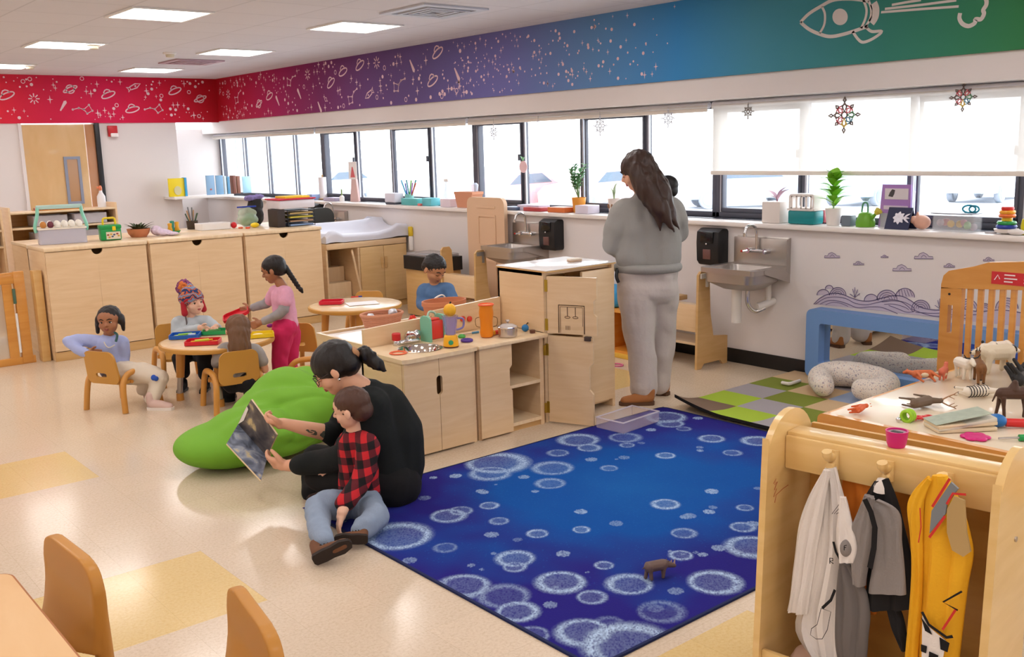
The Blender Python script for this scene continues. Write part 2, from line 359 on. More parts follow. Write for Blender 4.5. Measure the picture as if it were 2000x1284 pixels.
def constel(mb,x,y,s,f,a):
    ca,sa=math.cos(a),math.sin(a); T=lambda u,v:(x+s*(u*ca-v*sa),y+s*(u*sa+v*ca))
    P=[T(*p) for p in [(-1.2,.3),(-.5,.35),(0,.1),(.7,.5),(.9,-.2),(.25,-.4)]]; mb.stroke(P,.010,f,1); mb.stroke([P[5],P[2]],.010,f,1)
    for p in P: dot(mb,p[0],p[1],.014,f)
def burst(mb,x,y,s,f):
    for k in range(8): a=k*PI/4; mb.stroke([(x+.35*s*math.cos(a),y+.35*s*math.sin(a)),(x+s*math.cos(a),y+s*math.sin(a))],.012,f,1)
def doodles(mb,a0,a1,f,flip,n,big):
    used=[]
    def free(x,y,r):
        if any((x-u)**2+(y-v)**2<(r+w)**2 for u,v,w in used): return False
        used.append((x,y,r)); return True
    K=[saucer,planet,comet,constel,rocketd,comet,burst,saucer,comet]
    for i in range(big*6):
        x,y=RN.uniform(a0+.1,a1-.1),RN.uniform(2.2,2.56)
        if free(x,y,.14) and big>0:
            big-=1; k=K[i%len(K)]
            if k is burst: k(mb,x,y,.065,f)
            else: k(mb,x,y,{'comet':.13,'constel':.11}.get(k.__name__,.092),f,*( [RN.uniform(.15,.5)*flip] if k is not comet else [RN.choice([-2.1,1.0])]))
    for i in range(n):
        x,y=RN.uniform(a0,a1),RN.uniform(2.12,2.63); q=RN.random()
        if not free(x,y,.018): continue
        if q<.3: star4(mb,x,y,RN.uniform(.028,.055),f)
        elif q<.36: ringd(mb,x,y,.022,.022,f,.008)
        else: dot(mb,x,y,RN.choice([.006,.008,.012,.02]),f)
XB=WX-.022
fr=lambda a,b,h:(XB-h,a,b)
mb=MB().box((XB,-3.4,2.09),(WX,BY,CZ)); doodles(mb,7.6,13.2,fr,-1,620,20); 
for i in range(230):
    x=4.9+2.9*RN.random()**.6; star4(mb,x,RN.uniform(2.12,2.63),RN.uniform(.016,.034),fr) if RN.random()<.35 else dot(mb,x,RN.uniform(2.12,2.63),RN.choice([.006,.009,.014]),fr)
def pxs(pts): return [(p.y,p.z) for p in [on_x(x,y,XB) for x,y in pts]]
c8=lambda L:[(1400+x/3.3333,y/3.3333) for x,y in L]
def drawn(L,w=.022,closed=False,sm=5):
    P=pxs(c8(L)); P=[(p.x,p.y) for p in smoothpath([V((a,b,0)) for a,b in P],sm)] if sm>1 else P
    mb.stroke(P,w,fr,2,closed=closed)
drawn([(545,145),(600,90),(680,40),(760,0),(860,-8),(950,0),(990,10)]); drawn([(545,145),(600,190),(670,222),(740,238),(830,222),(930,190),(985,170)])
drawn([(684,42),(704,90),(700,160),(670,218)],.016); drawn([(955,0),(975,60),(968,120),(940,185)],.016); drawn([(990,5),(1005,60),(1000,120),(965,180)],.016)
drawn([(1020,20),(1034,60),(1030,110),(1005,150)],.05,sm=4)
drawn([(885,205),(920,255),(955,275),(1020,250),(1075,205),(1010,205),(975,180)],.018)
P=pxs(c8([(803+50*math.cos(t),110+54*math.sin(t)) for t in [2*PI*k/24 for k in range(24)]])); mb.add([fr(a,b,.001) for a,b in P],[tuple(range(24))],2)
for L in ([(1070,80),(1320,60),(1575,42)],[(1095,58),(1330,32),(1560,2)],[(1140,32),(1240,14),(1330,0)]):
    P=pxs(c8(L)); mb.stroke(P,.014,fr,2)
drawn([(1585,85),(1580,120),(1600,155),(1640,170),(1680,150),(1685,125),(1720,125),(1740,90),(1735,65),(1755,30),(1750,-10),(1700,-60),(1620,-50)],.024)
struct('trim_4',mb,[Mb_r,M_ink,M_ink2],smooth=False,fixn=False)
fb=lambda a,b,h:(a,BY-.02-h,b)
mb=MB().box((-4.9,BY-.02,2.075),(XB,BY,CZ)); doodles(mb,2.4,5.75,fb,1,360,16)
struct('trim_5',mb,[Mb_b,M_ink],smooth=False,fixn=False)
# ================================================================ windows: four units of four panes
FX0,FX1=WX+.235,WX+.325
DIV=[[13.93,13.14,12.41,11.64,10.90],[10.90,10.10,9.36,8.60,7.84],[7.84,7.10,6.32,5.55,4.83],[4.83,4.06,3.27,2.56,1.82],[1.82,1.06,.3,-.46,-1.2]]
for wi,D in enumerate(DIV):
    mb=MB(); y0,y1=D[-1],D[0]
    mb.box((FX0,y0,1.055),(FX1,y1,1.095),0,.004); mb.box((FX0,y0,1.875),(FX1,y1,1.93),0,.004)
    mb.box((FX0,y0,1.055),(FX1,y0+.036,1.93),0,.004); mb.box((FX0,y1-.036,1.055),(FX1,y1,1.93),0,.004)
    wn=struct('window_%d'%(wi+1),mb,M_dark); 
    for k in range(4):
        ya,yb=D[k+1],D[k]
        if k>0: struct('mullion',MB().box((FX0+.005,yb-.015,1.09),(FX1-.03,yb+.015,1.88),0,.004),M_dark,wn)
        struct('trim_strip',MB().box((FX0+.002,yb-.05 if k==0 else yb-.03,1.095),(FX0+.02,yb-.037 if k==0 else yb-.0155,1.875)),M_alu,wn)
        struct('pane',MB().box((FX0+.045,ya+.02,1.11),(FX0+.049,yb-.02,1.88)),M_glass,wn,smooth=False)
        if k in (0,2) and wi>0:                       # opening sash with its own heavier frame and latch
            mb=MB(); a,b=ya+.018,yb-.052
            mb.box((FX0-.006,a,1.096),(FX0+.03,b,1.128),0,.004); mb.box((FX0-.012,a,1.84),(FX0+.03,b,1.875),0,.004); mb.box((FX0-.006,a,1.1),(FX0+.03,a+.02,1.875),0,.004); mb.box((FX0-.006,b-.016,1.1),(FX0+.03,b,1.875),0,.004)
            sa=struct('sash',mb,M_dark,wn); struct('latch',MB().box((FX0-.03,a+.004,1.5),(FX0-.012,a+.03,1.56),0,.005),M_dark,sa)
# roller blinds
m=bpy.data.materials.new('shade_cloth'); m.use_nodes=True; nt=m.node_tree; nt.nodes.clear(); L=nt.links.new
o=nt.nodes.new('ShaderNodeOutputMaterial'); t=nt.nodes.new('ShaderNodeBsdfTransparent'); d=nt.nodes.new('ShaderNodeBsdfDiffuse'); q=nt.nodes.new('ShaderNodeBsdfTranslucent'); x1=nt.nodes.new('ShaderNodeMixShader'); x2=nt.nodes.new('ShaderNodeMixShader')
d.inputs[0].default_value=lin('#efe9e2'); q.inputs[0].default_value=lin('#f3efe9'); x1.inputs[0].default_value=.55; x2.inputs[0].default_value=.62
L(d.outputs[0],x1.inputs[1]); L(q.outputs[0],x1.inputs[2]); L(t.outputs[0],x2.inputs[1]); L(x1.outputs[0],x2.inputs[2]); L(x2.outputs[0],o.inputs[0]); M_shade=m
M_cass=mat('blind_roll','#e0e1ea',.6)
for D,down,lab in ((DIV[0],.03,'rolled up pale blind over the far windows next to the corner column'),(DIV[1],.03,'rolled up pale blind above the windows beside the changing table'),(DIV[2],.03,'rolled up pale blind over the windows behind the standing teacher'),(DIV[3],.5,'white see-through roller blind pulled half down on the right')):
    y0,y1=D[-1]+.02,D[0]-.02; bt=thing('roller_blind',lab,'blind',(WX+.17,(y0+y1)/2,1.93),group='roller blinds')
    MB().tube([(WX+.17,y0,1.9),(WX+.17,y1,1.9)],.024,12).build('roll',M_cass,bt)
    MB().box((WX+.145,y0,1.905-down),(WX+.148,y1,1.9)).build('shade',M_shade,bt,smooth=False)
    MB().box((WX+.138,y0,1.88-down),(WX+.155,y1,1.91-down),0,.006).build('hem_bar',mat('hem','#eae3da',.6),bt)
# ================================================================ door, ceiling lights, vents, small ceiling fixtures
M_dw=wood('door_veneer','#d3ab74','#dfbb8a',.45,(3,3,1)); M_dw2=wood('door_veneer_dark','#b98158','#c48f66',.5,(3,3,1))
dr=struct('door_1',MB().box((3.28,BY-.015,.01),(4.02,BY+.03,2.06),0,.004),M_dw)
mb=MB(); mb.ring(rrect(.2,.6,.004,1,3.83,1.36),rrect(.13,.53,.004,1,3.83,1.36),BY-.03,BY-.014,'y'); struct('window_frame',mb,mat('door_window_frame','#8d94a8',.4),dr,smooth=False)
struct('door_glass',MB().box((3.765,BY-.02,1.095),(3.895,BY-.016,1.625)),mat('door_window_glass','#b98f68',.15),dr)
mb=MB().tube([(3.95,BY-.02,1.0),(3.95,BY-.07,1.0),(3.85,BY-.07,1.0)],.01,8); struct('handle',mb,M_steel,dr)
struct('door_2',MB().box((4.03,BY-.012,.01),(4.14,BY+.03,2.06)),M_dw2,smooth=False)
struct('trim_6',MB().box((4.14,BY-.05,0),(4.2,BY+.1,2.075),0,.003),M_black)
struct('trim_7',MB().box((3.24,BY-.03,0),(3.28,BY+.1,2.075),0,.003),M_wall)
M_lamp=mat('lamp_diffuser','#fdf8f5',.5,emit=LAMP); M_lf=mat('lamp_frame','#efeff0',.5)
for yi,y in enumerate((12.1,9.73,7.39,5.05,2.7,.35,-2.0)):
    for xi,x in enumerate((4.51,2.85,1.19,-.47,-2.13,-3.79)):
        vis=(yi<3 and xi<2)
        lb={(0,0):'ceiling light panel nearest the red corner of the room',(0,1):'ceiling light panel cut by the left picture edge above the door',(1,0):'second ceiling light panel from the back in the row along the window wall',(1,1):'ceiling light panel second in the row nearer the door, above the smoke detector',(2,0):'ceiling light panel beside the large air vent',(2,1):'largest ceiling light panel, upper left, nearest the camera'}.get((yi,xi),'square white ceiling light panel behind or left of the camera')
        cl=thing('ceiling_light',lb,'ceiling light',(x,y,CZ),group='square ceiling light panels')
        MB().box((x-.275,y-.275,CZ-.006),(x+.275,y+.275,CZ-.004)).build('diffuser',M_lamp,cl,smooth=False)
        MB().ring(rrect(.6,.6,.004,1,x,y),rrect(.55,.55,.004,1,x,y),CZ-.012,CZ-.001).build('frame',M_lf,cl,smooth=False)
def vent(x,y,s,lab,col):
    v=thing('ceiling_vent',lab,'vent',(x,y,CZ),group='ceiling air vents'); mm=mat('vent_'+col[1:],col,.5)
    MB().ring(rrect(s,s,.01,2,x,y),rrect(s*.78,s*.78,.01,2,x,y),CZ-.014,CZ-.001).build('frame',mm,v)
    mb=MB()
    for k in range(1,4):
        q=s*(.78-.2*k); mb.ring(rrect(q+.05,q+.05,.006,2,x,y),rrect(q,q,.006,2,x,y),CZ-.02,CZ-.006)
    mb.build('louvre',mm,v); MB().box((x-.38*s,y-.38*s,CZ-.004),(x+.38*s,y+.38*s,CZ-.002)).build('duct',mat('vent_dark','#75757f',.8),v)
vent(4.53,6.28,.6,'large grey square air vent near the light by the mural band','#c4c8d4'); vent(4.52,10.9,.55,'pinkish far air vent beside the last ceiling lights','#b799a6')
for x,y,l in ((3.05,9.55,'small round smoke detector below the second ceiling light'),(3.1,11.9,'small round smoke detector at the far left over the door'),(3.95,10.05,'white sprinkler head between the two light rows')):
    sd=thing('smoke_detector',l,'smoke detector',(x,y,CZ)); MB().lathe([(.065,0),(.065,-.012),(.05,-.02)],(x,y,CZ),20).build('base',M_white,sd); MB().lathe([(.045,-.018),(.04,-.045),(.02,-.05)],(x,y,CZ),20).build('sensor',mat('cream_plastic','#d8cfb8',.5),sd)
fa=thing('fire_alarm','red fire alarm with white strobe on the back wall beside the door','fire alarm',(4.37,BY,1.97))
MB().box((4.31,BY-.045,1.9),(4.43,BY,2.04),0,.008).build('body',mat('alarm_red','#c3242c',.4),fa); MB().box((4.33,BY-.07,1.895),(4.43,BY-.04,1.945),0,.012).build('strobe',mat('strobe','#f2eceb',.2),fa)
# ================================================================ outside
struct('ground',MB().box((WX+.4,-40,-.6),(90,90,-.55)),mat('snowy_lot','#cfd2d6',.9),smooth=False)
M_bld=mat('far_building','#b9c2cc',.8)
bd=thing('building','pale blue building with a grey door seen through the far windows','building',(13,30,-.55))
MB().box((9,29,-.55),(16,36,3.4)).build('wall',M_bld,bd,smooth=False); MB().box((9.9,28.94,-.55),(11.0,29,2.3)).build('door',mat('far_door','#8da2b5',.6),bd,smooth=False)
for k in range(3): MB().box((12.0+k*1.2,28.95,.6),(12.8+k*1.2,29,2.2)).build('window',mat('far_window','#96a9bd',.3),bd,smooth=False)
def car(x,y,rz,col,lab,s=1):
    c=thing('car',lab,'car',(x,y,-.55),rz,'cars parked outside'); c.scale=(s,s,s)
    side=[(-2.2,.35),(-2.25,.75),(-1.9,.98),(-1.15,1.05),(-.55,1.48),(.75,1.5),(1.45,1.08),(2.05,.98),(2.25,.7),(2.2,.35)]
    mb=MB(); 
    P0=[(a,-.85,b) for a,b in side]; P1=[(a,.85,b) for a,b in side]
    mb.prism(side,-.86,.86,'y'); mb.build('car_body',mat('car_'+col[1:],col,.3,coat=.5),c,world=False)
    MB().prism([(-1.0,1.06),(-.5,1.4),(.7,1.42),(1.25,1.08)],-.875,.875,'y').build('window',mat('car_glass','#5d6a78',.1),c,world=False)
    for wx in (-1.4,1.4):
        for wy in (-.8,.8):
            w=MB().lathe([(.33,-.1),(.35,-.06),(.35,.06),(.33,.1)],(0,0,0),24,M=TM((wx,wy,.34),PI/2)).build('wheel',mat('tyre','#8b929c',.7),c,world=False)
            MB().lathe([(.22,-.108),(.05,-.12)],(0,0,0),16,M=TM((wx,wy,.34),PI/2)).lathe([(.22,.108),(.05,.12)],(0,0,0),16,M=TM((wx,wy,.34),PI/2)).build('hub_cap',mat('hub','#9aa3ad',.3,.6),w,world=False)
for px,c,l in ((1450,'#a9b8c9','pale blue car parked far outside behind the potted plant'),(1700,'#93a7bf','blue grey car outside behind the purple picture board'),(1930,'#a3b2c6','grey car outside behind the stacking rings'),(1165,'#d6b3b6','pinkish red car parked far outside beside the standing teacher'),(1000,'#d3a3a8','faded red car outside behind the orange flower pot'),(660,'#c3cbd6','silver car outside beyond the changing table windows')):
    p=at(px,400,33 if px>700 else 44); car(p.x,p.y,(-YAW if px==1450 else .12),c,l,.92)
# ================================================================ storage cabinets
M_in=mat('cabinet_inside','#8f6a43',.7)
def semi(cx,cz,r,side,n=10):      # quarter notch outline helper for a door's top inner corner
    return [(cx+side*r*math.cos(a),cz-r*math.sin(a)) for a in [PI/2*k/n for k in range(n+1)]]
def storage(x0,x1,lab,split=True):
    Y0,Y1,T=8.41,8.93,.93; c=thing('storage_cabinet',lab,'cabinet',((x0+x1)/2,(Y0+Y1)/2,0),group='maple storage cabinets')
    mb=MB(); t=.02
    mb.box((x0,Y0+.02,0),(x0+t,Y1,T-.03),0,.003); mb.box((x1-t,Y0+.02,0),(x1,Y1,T-.03),0,.003); mb.box((x0,Y1-t,0),(x1,Y1,T-.03)); mb.box((x0+t,Y0+.03,.08),(x1-t,Y1-t,.1)); mb.box((x0+t,Y0+.14,.1),(x1-t,Y0+.15,T-.04),1)
    mb.build('carcass',[M_maple,M_in],c); MB().box((x0,Y0+.008,0),(x1,Y0+.02,.075),0,.002).build('plinth',M_mapled,c)
    MB().box((x0-.006,Y0-.012,T-.032),(x1+.006,Y1+.004,T),0,.008).build('top',M_maplex,c)
    xm=(x0+x1)/2; z0,z1,r=.082,T-.036,.045
    L=[(x0+.004,z0),(xm-.0015,z0)]+[(xm-r*math.sin(a),z1-r*math.cos(a)) for a in [PI/2*k/8 for k in range(9)]]+[(x0+.004,z1)]
    R=[(2*xm-p[0],p[1]) for p in L]
    MB().prism(L,Y0,Y0+.018,'y').build('door',M_maple,c); MB().prism(R[::-1],Y0,Y0+.018,'y').build('door',M_maple,c)
    return c
storage(2.14,2.955,'maple storage cabinet nearest the gate, with the green toolbox on top')
storage(2.98,3.825,'middle maple storage cabinet behind the child in the knitted hat')
storage(3.85,4.63,'maple storage cabinet at the right end, under the black letter tray')
bk=thing('shelf_unit','low maple shelf unit standing back to back with the storage cabinets','shelf',(3.4,9.2,0))
mb=MB(); mb.box((2.16,8.945,0),(2.18,9.5,.9)); mb.box((4.6,8.945,0),(4.62,9.5,.9)); mb.box((2.16,8.945,0),(4.62,8.965,.9)); mb.build('frame',M_maple,bk)
MB().box((2.15,8.94,.9),(4.63,9.5,.928),0,.006).build('top',M_maplex,bk); MB().box((2.18,8.97,.45),(4.6,9.48,.47)).build('shelf',M_maplex,bk)
# ---------------------------------------------------------------- open shelves with bins at the back left
M_bin=clearp('clear_bin','#e8e4ea',.5,.2)
def openshelf(x0,x1,y0,y1,zs,lab):
    t=thing('open_shelf',lab,'shelf',((x0+x1)/2,(y0+y1)/2,0)); mb=MB()
    mb.box((x0,y0,0),(x0+.02,y1,zs[-1]+.05),0,.004); mb.build('side_panel',M_maple,t); MB().box((x1-.02,y0,0),(x1,y1,zs[-1]+.05),0,.004).build('side_panel',M_maple,t)
    MB().box((x0+.02,y1-.012,.05),(x1-.02,y1,zs[-1])).build('back',M_oak,t)
    for z in zs: MB().box((x0+.02,y0,z-.018),(x1-.02,y1-.012,z),0,.003).build('shelf',M_maplex,t)
    return t
openshelf(1.15,2.12,9.55,9.9,(.1,.55,.885,1.03,1.16),'open wooden shelf with clear bins at the left picture edge behind the gate')
openshelf(2.34,3.36,10.3,10.65,(.1,.5,.82,.985,1.135),'open wooden shelf with bins standing below the classroom door')
def bin_(x,y,z,w,d,h,col,lab):
    b=thing('storage_bin',lab,'bin',(x,y,z),group='clear plastic bins on the open shelves'); mb=MB()
    mb.ring(rrect(w,d,.015,3,x,y),rrect(w-.008,d-.008,.012,3,x,y),z+.002,z+h); mb.box((x-w/2+.005,y-d/2+.005,z+.002),(x+w/2-.005,y+d/2-.005,z+.006)); mb.build('tub',M_bin,b)
    MB().box((x-w/2+.02,y-d/2+.02,z+.007),(x+w/2-.02,y+d/2-.02,z+h*.6),0,.02).build('contents',mat('bin_mix_'+col[1:],col,.7,var=.35,vscale=60),b)
for k,(x,z,col,l) in enumerate([(1.88,1.035,'#b9888a','clear bin of pink toys on the left shelf, upper of two'),(1.88,.89,'#a9788a','clear bin of plum coloured toys on the left shelf, lower of two')]): bin_(x,9.68,z,.34,.22,.09,col,l)
for k,(x,z,col,l) in enumerate([(2.72,.99,'#a06a42','clear bin of brown blocks on the far shelf, upper row left'),(3.1,.99,'#c6bfd0','clear bin with lilac pieces on the far shelf, upper row right'),(3.12,.825,'#8f9690','clear bin of grey pieces on the far shelf, lower row'),(2.72,.825,'#a8763e','clear bin of tan blocks on the far shelf, lower row left')]): bin_(x,10.44,z,.32,.24,.1,col,l)
bt=thing('spray_bottle','white spray bottle with orange nozzle standing on the far shelf by the door frame','bottle',(3.26,10.45,1.135))
MB().lathe([(.04,.002),(.042,.06),(.04,.11),(.018,.15),(.015,.17)],(3.26,10.45,1.135),16).build('bottle_body',mat('milky_plastic','#e8e6ea',.3),bt); MB().lathe([(.017,.17),(.017,.2),(.01,.22)],(3.26,10.45,1.135),12).box((3.225,10.44,1.325),(3.27,10.46,1.345),0,.004).build('nozzle',mat('orange_nozzle','#e0825a',.4),bt)
tr=thing('block_tray','row of small red toy blocks on the top board of the far shelf','blocks',(2.85,10.45,1.135)); MB().box((2.6,10.38,1.136),(3.06,10.5,1.142)).build('tray',M_oak,tr)
for k in range(7): MB().box((2.61+k*.065,10.4,1.143),(2.66+k*.065,10.48,1.165+.004*(k%2)),0,.004).build('block',mat('dull_red','#b1554a',.5),tr)
by=tag(MB().box((1.75,9.62,1.165),(2.0,9.8,1.18),0,.004).build('board_book',mat('book_yellow','#f0cf2a',.5)),'yellow book lying on the top board of the left shelf','book')
# gate
g=thing('baby_gate','honey wood baby gate between the left shelf and the storage cabinets','gate',(1.7,8.56,0))
mb=MB(); mb.box((1.2,8.54,.0),(2.02,8.575,.06),0,.004); mb.box((1.2,8.54,.66),(1.99,8.575,.75),0,.004); mb.box((1.83,8.54,.06),(1.9,8.575,.66)); mb.build('gate_frame',M_oak,g)
MB().box((1.92,8.535,.01),(2.0,8.58,.755),0,.005).build('post',M_oak,g); MB().box((2.06,8.5,0),(2.125,8.6,.75),0,.005).build('post',wood('gate_post_pale','#d6a662','#e0b878',.4,(2,2,14)),g)
mb=MB(); mb.box((1.2,8.552,.06),(1.83,8.562,.66)); mb.build('clear_panel',clearp('gate_panel','#efe3d0',.35),g,smooth=False)
MB().tube([(1.91,8.53,.62),(1.91,8.53,.5)],.012,8).build('latch',mat('latch_green','#4b6a58',.5),g); MB().tube([(1.91,8.532,.1),(1.91,8.532,.42)],.009,8).build('bolt',M_white,g); MB().box((1.2,8.535,.62),(1.3,8.54,.64),0,.004).build('slot',mat('slot_brown','#7d4a25',.7),g)
# ================================================================ changing table
ct=thing('changing_table','wooden changing table with pull-out steps, two doors and white contoured pad','changing table',(5.38,9.0,0))
x0,x1,y0,y1,T=4.84,5.8,8.7,9.3,.72
mb=MB(); mb.box((x0,y0+.02,0),(x0+.02,y1,T-.06)); mb.box((x1-.02,y0+.02,0),(x1,y1,T-.06)); mb.box((x0,y1-.02,0),(x1,y1,T-.06)); mb.box((5.2,y0+.005,.06),(5.222,y1,T-.06)); mb.box((x0,y0,T-.06),(x1,y1,T),0,.006); mb.build('carcass',M_maple,ct)
MB().box((5.2,y0+.015,.0),(x1,y0+.03,.06)).build('plinth',M_mapled,ct)
for k in range(2):
    a=5.225+k*.287; d=MB().box((a,y0,.065),(a+.283,y0+.018,T-.065),0,.003).build('door',wood('maple_warm','#d9b47c','#e3c08a',.4,(2,2,18)),ct)
    zc=.5; xh=a+.283 if k==0 else a
    MB().box((xh-.035 if k==0 else xh+.002,y0-.012,.42),(xh-.004 if k==0 else xh+.035,y0,.54),0,.008).build('pull',M_mapled,d)
for k in range(3):
    MB().box((x0+.03,y0+.02+k*.13,.0),(5.19,y0+.16+k*.13,.15+.15*k),0,.006).build('step',M_maplex,ct)
MB().tube(smoothpath([(5.16,y0+.05,.63),(5.13,y0-.01,.6),(5.16,y0-.04,.35),(5.2,y0-.06,.12)],6),.012,8).build('step_rail',M_maple,ct)
def pad(u,v):
    x=x0+.0+(x1-x0)*u; s=v*2*PI; return None
prof=[(8.7,.725),(8.695,.775),(8.73,.80),(8.79,.775),(8.9,.765),(9.05,.77),(9.16,.81),(9.22,.885),(9.27,.89),(9.3,.85),(9.3,.725)]
prof=[(p.x,p.y) for p in smoothpath([V((a,b,0)) for a,b in prof],4)]
mb=MB(); n=len(prof); secs=[(x0,.0),(x0+.05,.045),(x0+.12,.05),(x0+.2,.01),(5.45,0),(5.62,.03),(5.7,.075),(x1+.02,.06),(x1+.04,0)]
vs=[];fs=[]
for x,l in secs:
    for (y,z) in prof: vs.append((x,y,max(z,z+l*(1 if z<.86 and z>.73 else .2))))
for i in range(len(secs)-1):
    for k in range(n): fs.append((i*n+k,i*n+(k+1)%n,(i+1)*n+(k+1)%n,(i+1)*n+k))
fs+=[tuple(range(n)),tuple((len(secs)-1)*n+k for k in range(n))]; mb.add(vs,fs); mb.build('pad',mat('vinyl_white','#e4e6f2',.35),ct)
yb=thing('sunscreen_bottle','white bottle with yellow cap hanging beside the changing table','bottle',(5.86,8.6,.58)); MB().lathe([(.02,.0),(.026,.02),(.026,.13),(.02,.15)],(5.83,8.66,.58),14).build('bottle_body',M_white,yb); MB().lathe([(.022,.15),(.026,.16),(.026,.24),(.02,.25)],(5.83,8.66,.58),14).build('cap',mat('cap_yellow','#e6c52c',.4),yb)
qx=on_y(627,424,9.86).x
bc=thing('office_chair','black office chair back showing above the changing table','chair',(qx,9.75,0)); MB().prism(rrect(.3,.34,.1,5,qx,on_y(627,436,9.86).z),9.83,9.89,'y').build('backrest',mat('charcoal','#34332f',.6),bc); MB().box((qx-.2,9.5,.42),(qx+.2,9.84,.48),0,.03).build('seat',mat('charcoal','#34332f',.6),bc); MB().tube([(qx,9.7,.02),(qx,9.7,.42)],.03,10).tube([(qx,9.88,.42),(qx,9.88,.75)],.02,8).build('stem',M_black,bc)
for a in range(5): MB().tube([(qx,9.7,.06),(qx+.26*math.cos(a*1.2566+.3),9.7+.26*math.sin(a*1.2566+.3),.02)],.018,8).build('leg',M_black,bc)
# ================================================================ play kitchen: sink unit, stove unit, fridge
KY=4.21; KT=.55
def capslot(cx,z0,z1,r,side,n=8):      # half slot cut into a door edge, listed upwards
    L=[(cx,z0)]+[(cx+side*r*math.sin(a),z0+r-r*math.cos(a)) for a in [PI/2*k/n for k in range(1,n+1)]]
    return L+[(cx+side*r*math.cos(a),z1-r+r*math.sin(a)) for a in [PI/2*k/n for k in range(0,n+1)]]
ks=thing('play_sink','maple play kitchen sink cabinet with two doors and steel bowl','play kitchen',(2.99,4.42,0),group='play kitchen units')
x0,x1=2.75,3.235; mb=MB(); mb.box((x0,KY+.02,0),(x0+.02,4.63,KT-.02)); mb.box((x1-.02,KY+.02,0),(x1,4.63,KT-.02)); mb.box((x0,4.61,0),(x1,4.63,KT-.02)); mb.box((x0,KY+.03,.03),(x1,4.63,.05)); mb.box((x0+.02,KY+.06,.05),(x1-.02,KY+.07,KT-.03),1); mb.build('carcass',[M_maple,M_in],ks)
xm=2.977; L=[(x0+.002,.012),(xm-.0015,.012)]+capslot(xm-.0015,.325,.43,.018,-1)+[(xm-.0015,KT-.024),(x0+.002,KT-.024)]
MB().prism(L,KY,KY+.018,'y').build('door',M_maple,ks); MB().prism([(2*xm-p[0],p[1]) for p in L][::-1],KY,KY+.018,'y').build('door',M_maple,ks)
ol=[(xm+.5*(p[0]),p[1]) for p in []]
# counter with a round hole for the bowl
cx,cy=2.99,4.40; N=48
def sqr(n,x0,y0,x1,y1,cx,cy):
    P=[]
    for k in range(n):
        a=2*PI*k/n; c,s=math.cos(a),math.sin(a); t=min(((x1-cx) if c>0 else (x0-cx))/c if abs(c)>1e-9 else 9e9,((y1-cy) if s>0 else (y0-cy))/s if abs(s)>1e-9 else 9e9); P.append((cx+c*t,cy+s*t))
    return P
MB().ring(sqr(N,x0-.008,KY-.015,x1+.006,4.63,cx,cy),ell(.118,.118,N,cx,cy),KT-.022,KT).build('countertop',M_maplex,ks)
MB().lathe([(.118,KT-.005),(.126,KT+.003),(.12,KT+.004),(.112,KT-.004),(.1,KT-.05),(.07,KT-.07),(.0,KT-.072)],(cx,cy,0),36,caps=False).build('sink_bowl',mat('polished_steel','#dcd4cc',.1,1),ks)
fx,fy=3.0,4.565; ft=MB().tube(smoothpath([(fx-.06,fy,KT+.012),(fx,fy-.005,KT+.014),(fx+.09,fy-.005,KT+.012)],5),.014,10).tube(smoothpath([(fx+.02,fy,KT+.01),(fx+.02,fy,KT+.05),(fx+.03,fy-.06,KT+.065),(fx+.03,fy-.09,KT+.055)],5),[.018]*8+[.014]*8,10).build('faucet',M_chrome,ks)
MB().lathe([(.02,.0),(.024,.012),(.018,.03)],(fx-.055,fy,KT),14).build('tap_base',M_chrome,ks); MB().lathe([(.022,.03),(.025,.035),(.025,.068),(.02,.072)],(fx-.055,fy,KT),14).build('tap_knob',mat('tap_red','#c9272b',.4),ks)
MB().ball((fx+.085,fy,KT+.05),(.028,.022,.022)).build('tap_knob',M_chrome,ks)
MB().prism([(2.775,KT),(3.235,KT),(3.235,.672),(2.775,.655)],4.632,4.652,'y').build('backsplash',M_maple,ks)
kv=thing('play_stove','maple play kitchen stove cabinet with its open side shelf next to the fridge','play kitchen',(3.5,4.42,0),group='play kitchen units')
x0,x1=3.25,3.745; mb=MB(); mb.box((x0,KY+.02,0),(x0+.02,4.63,KT-.02)); mb.box((x1-.03,KY+.02,0),(x1,4.63,KT-.02)); mb.box((x0,4.61,0),(x1,4.63,KT-.02)); mb.build('carcass',M_maple,kv)
MB().box((x0+.02,KY+.012,.035),(x1-.03,4.61,.055)).build('shelf',M_maplex,kv); MB().box((x0+.02,KY+.012,.262),(x1-.03,4.61,.28)).build('shelf',M_maplex,kv); MB().box((x0+.02,KY+.03,.0),(x1-.03,KY+.05,.035)).build('plinth',M_mapled,kv)
xr=3.487; L=[(x0+.004,.012),(xr,.012),(xr,.255),(xr-.018,.275),(xr-.018,.385),(xr,.405),(xr,KT-.024),(x0+.004,KT-.024)]
MB().prism(L,KY,KY+.018,'y').build('door',M_maple,kv)
MB().box((x0-.006,KY-.015,KT-.022),(x1+.012,4.63,KT),0,.006).build('countertop',M_maplex,kv)
MB().prism([(3.238,KT),(3.755,KT),(3.755,.725),(3.238,.7)],4.632,4.652,'y').build('backsplash',M_maple,kv)
for kx in (903,916):
    q_=on_y(kx,623,4.632); MB().lathe([(.017,0),(.017,.01),(.008,.014)],(0,0,0),16,M=TM(q_,PI/2)).build('knob',mat('knob_red','#d8432f',.4),kv)
hp=MB(); 
for q in (.1,.45): hp.box((x1-.006,KY+.0,q-.03),(x1+.004,KY+.012,q+.03))
hp.build('hinge',mat('brass','#b89b3a',.35,.8),kv)
